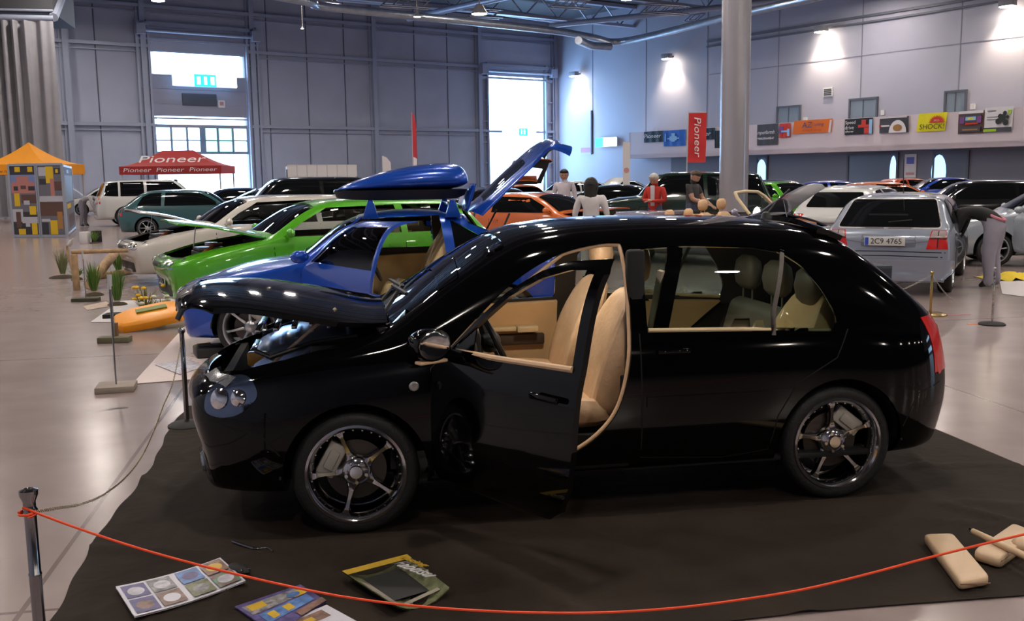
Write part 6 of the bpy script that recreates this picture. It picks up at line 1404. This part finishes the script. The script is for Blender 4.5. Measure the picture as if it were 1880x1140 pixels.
# ================================================================= BARRIERS, ROPE, CHAIN
def post(label, loc, h, r, m_, base_r=.14, cap='crown', base_m=None, name='stanchion', tilt=0):
    e = empty(name, loc, 0, label, 'barrier post'); bm_ = base_m or m_
    q = MB(); q.lathe([(0, .035), (r*1.2, .035), (base_r*.85, .024), (base_r, .012), (base_r, 0), (0, 0)], n=32); q.build('base', bm_, e)
    q = MB(); q.lathe([(r, .03), (r, h*.60), (r*1.06, h*.602), (r*1.06, h*.61), (r*.95, h*.615), (r*.95, h-.02)], n=24); q.build('pole', m_, e)
    q = MB()
    if cap == 'crown': q.lathe([(r*.95, h-.05), (r*1.25, h-.04), (r*1.0, h-.03), (r*1.0, h-.01), (r*1.45, h+.012), (r*1.5, h+.028), (r*.8, h+.034), (0, h+.02)], n=24)
    else: q.ball((0, 0, h), r*1.5, 14)
    q.build('cap', m_, e); return e
DCH = mat('dark_chrome', (.30, .30, .32), .14, 1); BRASS = mat('brass', (.55, .38, .14), .25, 1)
p1 = ON(53, 915, Vector((0, 3.13, 0)), Vector((0, 1, 0)))
S1 = Vector((p1.x, 3.13, 0)); post('shiny steel barrier post nearest the camera at the left edge', tuple(S1), p1.z, .020, DCH)
S2 = G(344, 782); h2 = ON(347, 607, S2, Vector((0, 1, 0))).z; S2 = Vector((S2.x, S2.y, 0)); post('steel barrier post with a round knob and dark base beside the black bumper', tuple(S2), h2, .017, DCH, .13, 'ball', mat('dark_iron', (.012, .012, .013), .75))
# chain between the two, real links
def chain(label, pts, link_r=.0055, wire=.0012, m_=mat('dull_brass_chain', (.22, .17, .10), .4, .7)):
    L = [0]
    for a, b in zip(pts, pts[1:]): L.append(L[-1]+(b-a).length)
    step = link_r*2.6; n = int(L[-1]/step); q = MB(); j = 0
    for k in range(n):
        s = k*step
        while j < len(L)-2 and L[j+1] < s: j += 1
        p = pts[j].lerp(pts[j+1], (s-L[j])/(L[j+1]-L[j])); d = (pts[j+1]-pts[j]).normalized(); u, v, _ = frame_of(d); w_ = u if k % 2 else v
        q.tube([p+d*link_r*1.6*math.cos(t*PI/4)+w_*link_r*math.sin(t*PI/4) for t in range(8)], wire, 4, close=True)
    return tag(q.build('barrier_chain', m_, smooth=60), label, 'chain')
top1 = S1+Vector((.02, 0, p1.z-.045)); top2 = S2+Vector((0, 0, h2-.05))
cpts = [ON(x, y, lerp(top1.y, top2.y, t) and Vector((0, lerp(top1.y, top2.y, t), 0)), Vector((0, 1, 0))) for x, y, t in ((68, 926, 0.0), (110, 932, .10), (150, 925, .2), (190, 908, .3), (232, 875, .42), (262, 835, .54), (285, 785, .66), (300, 745, .76), (318, 700, .87), (345, 625, 1.0))]
chain('thin brass chain sagging from the near steel post to the one by the bumper', curve_pts([top1]+cpts[1:-1]+[top2], 8))
# orange rope from the near post across the front
R0 = top1+Vector((-.02, -.02, -.005)); R1 = Vector((2.18, 3.05, .52))
rp = []
for x, y in ((42, 932), (130, 965), (230, 999), (330, 1028), (430, 1053), (530, 1076), (640, 1097), (760, 1112), (880, 1121), (1000, 1125), (1120, 1124), (1240, 1116), (1360, 1101), (1480, 1081), (1600, 1052), (1700, 1025), (1800, 1000), (1900, 976)):
    t = (x-42)/1858; yy = 3.11-.55*4*t*(1-t)*.25; rp.append(ON(x, y, Vector((0, yy, 0)), Vector((0, 1, 0))))
rp.append(rp[-1]+(rp[-1]-rp[-2])*3)
rope = MB(); rope.tube(curve_pts(rp, 6), .0042, 8); rope.tube([R0+Vector((.024*math.cos(a_*PI/6), .024*math.sin(a_*PI/6), .004*a_/6)) for a_ in range(-2, 20)], .0042, 6)
tag(rope.build('barrier_rope', mat('orange_red_rope', (.85, .07, .012), .45, emit=None)), 'bright orange-red rope drooping across the front of the mat', 'rope')
# posts at right with chains
B1 = G(1708, 578); B1 = Vector((B1.x, B1.y, 0)); hB = .50; post('brass barrier post behind the black hatchback on the right', tuple(B1), hB, .014, BRASS, .19, 'ball')
B2 = G(1821, 596); B2 = Vector((B2.x, B2.y, 0)); post('chrome barrier post with a round black foot on the right floor', tuple(B2), .62, .011, mat('mottled_chrome', (.5, .48, .46), .3, .9, noise=.7, nscale=60), .14, 'ball', mat('dark_iron'))
Q0 = Vector((D(1600, 11.2).x, 11.2, .10)); chain('fine chain from the brass post down to the left', [B1+Vector((0, 0, hB-.02)), B1+(Q0-B1)*.45+Vector((0, 0, .22)), Q0+Vector((0, 0, -.02))][0:1]+sag(B1+Vector((0, 0, hB-.02)), Q0+Vector((-.1, 0, .1)), .05, 10)[1:], .009, .0025, mat('grey_chain', (.45, .42, .40), .4, .8))
Q1 = Vector((D(1762, 11.9).x, 11.9, .10)); chain('fine chain from the brass post down to the right', sag(B1+Vector((0, 0, hB-.02)), Q1+Vector((0, 0, .0)), .03, 10), .009, .0025, mat('grey_chain'))
# thin pole stands with wooden feet at left
def pole_stand(label, px, py, d_h, wood, fw_=.30, fd=.20, fh=.055, ang=.2, pole_top=None):
    b = G(px, py); b = Vector((b.x, b.y, 0)); e = empty('pole_stand', tuple(b), ang, label, 'stand')
    q = MB(); q.box((0, 0, fh/2), (fw_, fd, fh)); q.build('foot', wood, e, .006)
    q = MB(); q.cyl((0, 0, fh), (0, 0, d_h), .007, n=8); q.build('rod', STEEL, e); q = MB(); q.cyl((0, 0, d_h-.12), (0, 0, d_h), .014, n=8); q.build('rod_sleeve', mat('pale_pole'), e); return e
WD1 = mat('pale_wood', (.30, .25, .21), .7, noise=.1); WD2 = mat('mossy_wood', (.13, .12, .07), .8, noise=.2)
pole_stand('thin pole on a pale flat wooden foot, nearest of the pole stands', 214, 716, .95, WD1, .30, .26, .05, .25)
e = pole_stand('thin pole on a mossy wooden foot beside the orange panel', 211, 628, .72, WD2, .32, .16, .06, .1); q = MB(); q.cyl((0, .05, .06), (0, .05, .2), .03, n=8); q.build('wooden_peg', mat('brown_wood', (.22, .11, .05), .7), e)
pole_stand('thin pole on a dark mossy foot, furthest of the pole stands', 158, 553, .72, mat('dark_moss', (.06, .06, .04), .8), .36, .18, .05, .1)
# ================================================================= FLOOR THINGS BY THE BLUE AND GREEN CARS
def sheet_on_floor(name, label, cat, px, m_, z=.004, extra=None, th=.003):
    P_ = [G(x, y) for x, y in px]; c = sum(P_, Vector())/len(P_); e = empty(name, (c.x, c.y, 0), 0, label, cat); q = MB()
    q.prism([(p.x-c.x, p.y-c.y) for p in P_], 'z', z, z+th); q.build('sheet', m_, e); return e, c
PAP = mat('pinkish_white_paper', (.66, .56, .54), .6, noise=.04, nscale=3)
e, c = sheet_on_floor('paper_runner', 'large pinkish white sheet on the floor under the blue car front', 'floor sheet', [(243, 706), (352, 586), (480, 590), (530, 622), (450, 690)], PAP)
random.seed(11); q = MB()
for k in range(26):
    x, y = random.uniform(265, 455), random.uniform(610, 700); p = G(x, y)-c
    if y > 706-(x-243)*1.0+20: q.lathe([(0, .0085), (random.uniform(.008, .02), .008), (0, .0075)], (p.x, p.y, 0), n=8)
q.build('coloured_specks', mat('red_speck', (.6, .12, .08), .6), e)
e, c = sheet_on_floor('paper_sheet', 'white triangular sheet with black card under the potted flowers', 'floor sheet', [(166, 592), (222, 553), (330, 548), (335, 570), (240, 592)], mat('white_sheet', (.62, .58, .60), .6))
q = MB(); p = G(225, 583)-c; q.box((p.x, p.y, .03), (.42, .22, .05), .1); q.build('black_card', DARK, e)
sheet_on_floor('crumpled_paper', 'crumpled printed leaflet lying on the pinkish sheet', 'paper', [(285, 672), (345, 660), (375, 676), (330, 690)], mat('leaflet_paper', (.52, .50, .56), .6, noise=.3, nscale=30), z=.012)
sheet_on_floor('magazine', 'small magazine on the floor near the mossy pole foot', 'magazine', [(152, 563), (195, 554), (206, 562), (160, 570)], mat('pale_magazine', (.5, .38, .30), .5, noise=.3, nscale=20), z=.004)
# orange moulded panel
p = G(280, 602); e = empty('orange_engine_panel', (p.x, p.y, 0), R_(28), 'orange moulded plastic panel tilted on the floor before the green car', 'panel')
q = MB(); P_ = [(-.42, -.12), (-.34, -.24), (-.05, -.26), (.30, -.24), (.42, -.10), (.40, .16), (.20, .24), (-.20, .22), (-.40, .10)]
M_ = Matrix.Rotation(R_(14), 3, 'X')@Matrix.Rotation(R_(-8), 3, 'Y')
q.ring([[M_@Vector((x, y, .03)) for x, y in P_], [M_@Vector((x, y, .11)) for x, y in P_], [M_@Vector((x*.92, y*.9, .14)) for x, y in P_]]); q.v = [(x, y, z+.07) for x, y, z in q.v]
q.build('moulding', mat('orange_plastic', (.85, .31, .005), .35), e, .006)
q = MB(); q.box((0, 0, .225), (.34, .10, .02), .1, M=M_); q.build('green_inset', mat('olive_inset', (.16, .20, .03), .5), e)
# black case with yellow badge
p = G(405, 652); e = empty('black_case', (p.x, p.y, 0), R_(25), 'black plastic case with a yellow badge on the pinkish sheet', 'case')
q = MB(); q.box((0, 0, .055), (.48, .30, .10)); q.build('case_body', mat('black_case_plastic', (.02, .02, .02), .4), e, .02)
q = MB(); q.box((-.06, .0, .112), (.30, .05, .012)); q.box((-.06, -.06, .112), (.30, .02, .012)); q.box((.15, .02, .112), (.06, .2, .012)); q.build('case_ribs', TRIM, e, .004)
q = MB(); q.box((-.14, .09, .112), (.13, .03, .012), .3); q.build('yellow_badge', mat('amber_plastic'), e)
# plant pots and flowers
def plant(label, px, d, h, n, col, seed, spread=.12, flowers=None, soil=.14, name='potted_plant'):
    n = int(n*1.8); random.seed(seed); p = at(px, d); e = empty(name, (p[0], p[1], 0), 0, label, 'plant')
    q = MB(); q.lathe([(0, .0), (soil, .0), (soil*.9, .02), (soil*.6, .04), (0, .05)], n=14); q.build('soil_mound', mat('dark_soil', (.05, .035, .02), .9, noise=.3), e)
    q = MB(); ends = []
    for k in range(n):
        a_ = random.uniform(0, 2*PI); l = h*random.uniform(.5, 1); s_ = spread*random.uniform(.3, 1); b0 = Vector((math.cos(a_)*.04, math.sin(a_)*.04, .07)); tp = Vector((math.cos(a_)*s_*2, math.sin(a_)*s_*2, l)); md_ = b0.lerp(tp, .5)+Vector((0, 0, l*.15)); sd_ = Vector((-math.sin(a_), math.cos(a_), 0))*.0045
        q.add([b0-sd_, b0+sd_, md_+sd_*1.3, md_-sd_*1.3, tp], [(0, 1, 2, 3), (3, 2, 4)]); ends.append(tp)
    o = q.build('leaves', col, e); o['kind'] = 'stuff'
    if flowers:
        for k, tp in enumerate(ends[:flowers[0]]):
            f_ = MB(); f_.ball(tp, (.035, .035, .022), 8); f_.build('flower', flowers[1], e)
    return e
GRS = mat('grass_green', (.10, .20, .03), .6, noise=.2); GRS2 = mat('dry_grass', (.20, .22, .10), .7)
plant('clump of tall grass on soil, furthest left near the bottle on a branch', 102, 17.4, .55, 60, GRS2, 1, .10, soil=.24)
plant('green grass tuft beside the branch, left of the log hut', 128, 17.0, .22, 40, GRS, 2, .14, soil=.10)
plant('bright grass behind the raised white bonnet front', 206, 17.8, .55, 46, GRS, 3, .12)
plant('leafy grass among the wooden logs', 158, 14.6, .55, 60, GRS, 4, .10)
plant('grass standing on the right end of the logs', 200, 13.4, .55, 50, GRS, 5, .10)
plant('yellow flowers in front of the green car grille', 253, 12.2, .42, 36, mat('olive_leaves', (.16, .16, .03), .6), 6, .13, (9, mat('yellow_petals', (.75, .45, .02), .5)))
plant('small white and yellow flowers right beside the green car bumper', 277, 12.0, .30, 30, mat('olive_leaves'), 7, .10, (8, mat('white_petals', (.6, .6, .45), .5)))
LOG = mat('birch_log', (.42, .27, .15), .8, noise=.25, nscale=12)
def log(label, a, b, r, name='wooden_log'):
    c = (Vector(a)+Vector(b))/2; e = empty(name, tuple(c), 0, label, 'log'); q = MB(); q.cyl(Vector(a)-c, Vector(b)-c, r, r*.92, 14); q.build('bark', LOG, e, .004)
    d_ = (Vector(b)-Vector(a)).normalized(); q = MB(); q.cyl(Vector(a)-c-d_*.002, Vector(a)-c, r*.8, n=14); q.cyl(Vector(b)-c, Vector(b)-c+d_*.002, r*.75, n=14); q.build('cut_end', mat('cut_wood', (.60, .42, .24), .8), e); return e
b_ = G(141, 533); log('upright pale log post left of the grass', (b_.x, b_.y, 0), (b_.x, b_.y, .565), .055)
a_ = G(165, 533); c_ = G(205, 510); log('short log leaning diagonally before the white bumper', (a_.x, a_.y, .09), (c_.x, c_.y+.2, .42), .085)
a_ = G(150, 520); c_ = G(215, 512); log('long log lying behind the leaning log', (a_.x, a_.y+.5, .06), (c_.x+.1, c_.y+.6, .08), .06)
b_ = G(141, 533); log('thin log laid across the top of the post', (b_.x-.05, b_.y+.02, .60), (b_.x+.75, b_.y+.25, .60), .035)
q0_ = Vector((*at(120, 16.6), 0)); e = empty('bare_branch', tuple(q0_), 0, 'pale bare branch carrying an upturned plastic bottle', 'branch'); q = MB(); q.tube([(.08, 0, 0), (0, 0, .25), (-.04, 0, .42), (-.06, 0, .62)], [.03, .028, .025, .02], 8); q.build('branch_wood', LOG, e)
q1_ = q0_+Vector((-.03, 0, .62)); e = empty('plastic_bottle', tuple(q1_), 0, 'small clear plastic bottle stuck on the bare branch', 'bottle'); q = MB(); q.lathe([(0, .0), (.03, .0), (.035, .02), (.035, .09), (.012, .13), (.012, .15), (0, .15)], n=14); q.xf(Matrix.Rotation(R_(35), 4, 'Y')); q.build('bottle_body', mat('pale_plastic', (.55, .52, .5), .25), e)
# white-black stones / pot cluster near the far left wall
for i, (px, d, lab_, m_) in enumerate(((148, 27, 'small white box on the floor right of the poster boards', mat('partition_white')), (170, 27.5, 'little black pot with yellow-green plant right of the poster boards', DARK))):
    p = at(px, d); q = MB(); q.box((p[0], p[1], .16), (.22, .2, .32)); tag(q.build('small_box' if i == 0 else 'plant_pot', m_, None, .01), lab_, 'box' if i == 0 else 'pot')
plant('small yellow-green plant by the far left wall', 166, 27.0, .40, 40, GRS, 8, .12)
# folded canvas flap: the blue box that stands beside the front wheel of the blue car
# ================================================================= THINGS ON THE DARK MAT
def magazine(label, quad, cover, items, name='magazine', curl=0, z0=.014):
    P_ = [G(x, y) for x, y in quad]; c = sum(P_, Vector())/4; e = empty(name, (c.x, c.y, z0), 0, label, 'magazine')
    def Q(u, v, z=0): p = (P_[0]*(1-u)+P_[1]*u)*(1-v)+(P_[3]*(1-u)+P_[2]*u)*v-c; return Vector((p.x, p.y, z+curl*(2*u-1)**2*.03))
    q = MB(); N = 8; t = [[Q(i/N, j/N, .006) for i in range(N+1)] for j in range(N+1)]
    vs = [p for r_ in t for p in r_]; n = N+1; q.add(vs, [(j*n+i, j*n+i+1, (j+1)*n+i+1, (j+1)*n+i) for j in range(N) for i in range(N)])
    q.add([p-Vector((0, 0, .006)) for p in vs], [((j+1)*n+i, (j+1)*n+i+1, j*n+i+1, j*n+i) for j in range(N) for i in range(N)])
    o = q.build('pages', cover, e)
    q = MB(); ms = []; ly = 0
    for it in items:
        m_ = it[-1]; ly += .0004
        if m_ not in ms: ms.append(m_)
        q.mi = ms.index(m_)
        if len(it) == 5: u0, v0, u1, v1, _ = it; q.add([Q(u0, v0, .0070+ly), Q(u1, v0, .0070+ly), Q(u1, v1, .0070+ly), Q(u0, v1, .0070+ly)], [(0, 1, 2, 3)])
        else: u, v, ru, rv, _, _ = it; q.add([Q(u+ru*math.cos(k*PI/8), v+rv*math.sin(k*PI/8), .0072+ly) for k in range(16)], [tuple(range(16))])
    q.build('printed_pictures', ms, e); return e, Q
WPG = mat('white_page', (.62, .60, .68), .35); V1 = mat('violet_photo', (.10, .08, .22), .4, noise=.5, nscale=30); V2 = mat('brown_photo', (.22, .13, .10), .4, noise=.5, nscale=30); V3 = mat('grey_photo', (.25, .24, .25), .4, noise=.6, nscale=40); V4 = mat('olive_photo', (.15, .16, .08), .4, noise=.5, nscale=30); V5 = mat('red_green_photo', (.40, .08, .10), .4, noise=.4, nscale=25, ncol=(.05, .35, .22)); SKB = mat('blue_photo', (.10, .20, .45), .4, noise=.4, nscale=25); PAL = mat('pale_photo', (.5, .48, .55), .4, noise=.3, nscale=30); YLP = mat('yellow_photo', (.6, .38, .04), .4)
it = []
for k, (u, v, m_) in enumerate(((.03, .06, V1), (.03, .53, V1), (.265, .06, V3), (.265, .53, V2), (.53, .06, SKB), (.53, .53, V4), (.765, .06, V2), (.765, .53, V5))):
    it.append((u, v, u+.21, v+.42, m_)); it.append((u+.105, v+.22, .075, .13, 0, (PAL, V2, PAL, WPG, V1, V3, YLP, PAL)[k]))
# quad order: far-left, far-right, near-right, near-left
magazine('open white magazine spread with eight small photographs, leftmost on the mat', [(213, 1090), (405, 1036), (452, 1079), (248, 1146)], WPG, it, curl=.4)
magazine('closed magazine with yellow and blue car cover, middle of the three on the mat', [(431, 1122), (552, 1081), (600, 1112), (505, 1172)], V1, [(.05, .1, .95, .4, V3), (.10, .12, .34, .3, YLP), (.1, .45, .9, .75, SKB), (.2, .5, .32, .7, YLP), (.45, .5, .58, .7, YLP), (.72, .2, .92, .42, YLP), (.75, .3, .1, .1, 0, SKB), (.5, .82, 1, 1, V2)])
magazine('white folded leaflet under the middle magazine at the bottom edge', [(520, 1150), (600, 1117), (660, 1150), (580, 1190)], WPG, [(.2, .1, .8, .4, V2), (.3, .2, .5, .35, YLP)], name='leaflet', z0=.010)
e, Q = magazine('magazine with a black car on the cover and yellow title, rightmost on the mat', [(629, 1077), (748, 1045), (826, 1108), (722, 1140)], V4, [(.0, .0, 1, .12, YLP), (.05, .3, .2, .9, mat('grey_beige_print', (.30, .27, .22), .5)), (.2, .15, .8, .8, BINK), (.42, .62, .16, .14, 0, BINK), (.35, .3, .06, .1, 0, PAL), (.3, .86, .9, .92, mat('grey_beige_print'))], curl=1.6)
text_on('Fabtisu', .10, Q(.86, .40, .03), Q(1, .9)-Q(.80, .0), Vector((1, .3, 0)), WINK, e, width=.26); text_on('racing', .05, Q(.93, .30, .034), Q(1, .9)-Q(.80, .0), Vector((1, .3, 0)), YLP, e, width=.18)
p = G(440, 1055); e = empty('black_pouch', (p.x, p.y, .012), R_(-40), 'small black fabric pouch behind the open magazine', 'pouch'); q = MB(); q.ball((0, 0, .016), (.07, .035, .018), 12); q.build('pouch_body', mat('black_velvet', (.006, .006, .006), .7), e); q = MB(); q.ball((.05, -.02, .028), .006, 8); q.ball((.055, .012, .026), .005, 8); q.build('metal_snap', CHROME, e)
pts_ = [G(x, y, .016) for x, y in ((427, 994), (447, 1001), (466, 1007), (482, 1006), (493, 1006), (501, 1012))]; q = MB(); q.tube(curve_pts(pts_, 5), .004, 6); q.tube(curve_pts(pts_[:3], 4), .0065, 6)
tag(q.build('metal_hook', mat('dark_steel', (.15, .15, .16), .25, .9)), 'thin bent metal rod lying on the mat before the front wheel', 'rod')
BAG = mat('beige_vinyl', (.62, .44, .28), .42, noise=.05, nscale=12)
def bag(label, quad, th, name='beige_case', extra=True, z0=.012):
    P_ = [G(x, y, th) for x, y in quad]; c = sum(P_, Vector())/4; e = empty(name, (c.x, c.y, z0), 0, label, 'case'); q = MB()
    base = roundpoly([(p.x-c.x, p.y-c.y) for p in P_], .03, 3); rs = []
    for s_, z in ((.93, .0), (.99, .006), (1.0, th*.45), (.99, th*.8), (.95, th-.004), (.90, th)): rs.append([(x*s_, y*s_, z) for x, y in base])
    q.ring(rs); q.build('padded_body', BAG, e, smooth=60)
    u = (P_[3]-P_[0]); v = (P_[1]-P_[0]); o_ = P_[0]-c
    q = MB(); q.tube([o_+u*.26+v*.03+Vector((0, 0, -th+th+.001)), o_+u*.24+v*.5+Vector((0, 0, .004)), o_+u*.30+v*.97+Vector((0, 0, .001))], .0035, 5); q.v = [(x, y, z-z0*.0) for x, y, z in q.v]; q.build('flap_seam', mat('brown_seam', (.25, .14, .08), .6), e)
    q = MB(); a1, b1 = o_+u*.985+v*.04, o_+u*.985+v*.96; q.tube([Vector((a1.x, a1.y, th*.62)), Vector((b1.x, b1.y, th*.62))], .003, 5); q.build('end_fold', mat('brown_seam'), e)
    return e
bag('long padded beige case lying alone on the mat, left of the crossed pair', [(1695, 982), (1748, 980), (1818, 1062), (1762, 1072)], .045)
bag('shorter padded beige case under the beige tube at the right edge', [(1786, 1014), (1862, 962), (1905, 980), (1836, 1030)], .05)
a1, b1 = G(1786, 975, .07), G(1884, 1022, .078); e = empty('beige_tube', tuple((a1+b1)/2), 0, 'slim beige tube with a silver tip resting across the short case', 'tube'); c = (a1+b1)/2; d1 = (b1-a1).normalized()
q = MB(); q.tube([a1-c, (a1-c)*.3, b1-c, b1-c+d1*.1-Vector((0, 0, .03))], [.013, .015, .016, .015], 12); q.build('tube_sleeve', BAG, e)
q = MB(); q.cyl(a1-c-d1*.02, a1-c+d1*.001, .009, n=10); q.build('silver_tip', CHROME, e)
p = G(1886, 1010, .03); e = empty('beige_ball_case', (p.x, p.y, .012), 0, 'rounded beige pouch with a bead pattern cut by the right edge', 'pouch'); q = MB(); q.ball((0, 0, .04), (.07, .06, .04), 16); q.build('pouch_body', BAG, e)
p = G(200, 752); q = MB()
random.seed(9)
for k in range(9):
    a_ = random.uniform(-.13, .13); b_ = a_*.8+random.uniform(-.03, .03); q.lathe([(0, .0022), (random.uniform(.008, .03), .002), (0, .0018)], (p.x+a_, p.y+b_, 0), n=9)
tag(q.build('floor_stain', mat('dark_oil_stain', (.05, .035, .03), .5)), 'dark spill marks on the concrete before the nearest pole stand', 'stain', kind='stuff')
# ================================================================= RIGHT-HAND FLOOR THINGS
p = D(1598, 10.9); e = empty('dark_speaker_box', (p.x, 10.9, 0), R_(8), 'dark grey-blue speaker box behind the tail of the black hatchback', 'speaker')
q = MB(); q.box((0, 0, .33), (.42, .34, .66)); q.build('cabinet', mat('slate_carpet', (.035, .042, .06), .7, noise=.1, nscale=30), e, .015); q = MB(); q.box((0, -.172, .33), (.38, .012, .60)); q.build('grille_cloth', mat('slate_cloth', (.02, .024, .036), .8), e, .004)
p = G(1862, 512); e = empty('yellow_cloth', (p.x, p.y, 0), 0, 'crumpled yellow cloth on the floor at the right edge', 'cloth'); q = MB(); random.seed(4); vs = []; N = 12
for j in range(N+1):
    for i in range(N+1): x, y = (i/N-.5)*.9, (j/N-.5)*.7; vs.append((x+.03*math.sin(j*2), y+.03*math.sin(i*1.7), max(.004, .10*math.exp(-(x*x+y*y)*9)+.03*math.sin(i*1.9+j)*math.cos(j*1.3))))
q.add(vs, [(j*(N+1)+i, j*(N+1)+i+1, (j+1)*(N+1)+i+1, (j+1)*(N+1)+i) for j in range(N) for i in range(N)]); q.build('cloth', mat('yellow_cloth', (.75, .55, .02), .8), e, smooth=80)
p = G(1755, 578); q = MB(); q.box((p.x, p.y, .002), (.35, .03, .003), .1); tag(q.build('tape_strip', mat('pink_tape', (.6, .15, .2), .5)), 'short pink tape strip on the floor right of the brass post', 'tape')
p = G(1793, 595); q = MB(); q.box((p.x, p.y, .002), (.2, .05, .003), .1); tag(q.build('tape_strip', mat('orange_tape', (.7, .18, .04), .5)), 'orange tape strip on the floor left of the chrome post', 'tape')
e, c = sheet_on_floor('pale_floor_sheet', 'pale sheet on the floor under the open silver door at right', 'floor sheet', [(1840, 540), (1835, 515), (1900, 500), (1950, 530), (1900, 548)], mat('white_sheet'))

GR = dict(banner='banners on the gallery parapet', wall_flood_lamp='flood lamps along the right wall', poster_board='framed poster boards by the orange canopy', barrier_post='barrier posts', stanchion='barrier posts', pole_stand='thin pole stands on the left floor', potted_plant='plants of the display by the white estate', wooden_log='logs of the display by the white estate', beige_case='beige cases on the mat', magazine='magazines on the floor', ceiling_spotlight='ceiling spotlights', person='visitors in the hall', barrier_chain='barrier chains', air_duct='air ducts', lighting_truss='steel tubes under the roof', rigging_truss='lattice trusses under the roof', wall_switch_box='switch boxes by the upper doors', exit_sign='exit signs', tape_strip='tape strips on the floor')
for o in C.objects:
    b_n = o.name.split('.')[0]
    if o.parent is None and b_n in GR and 'group' not in o: o['group'] = GR[b_n]
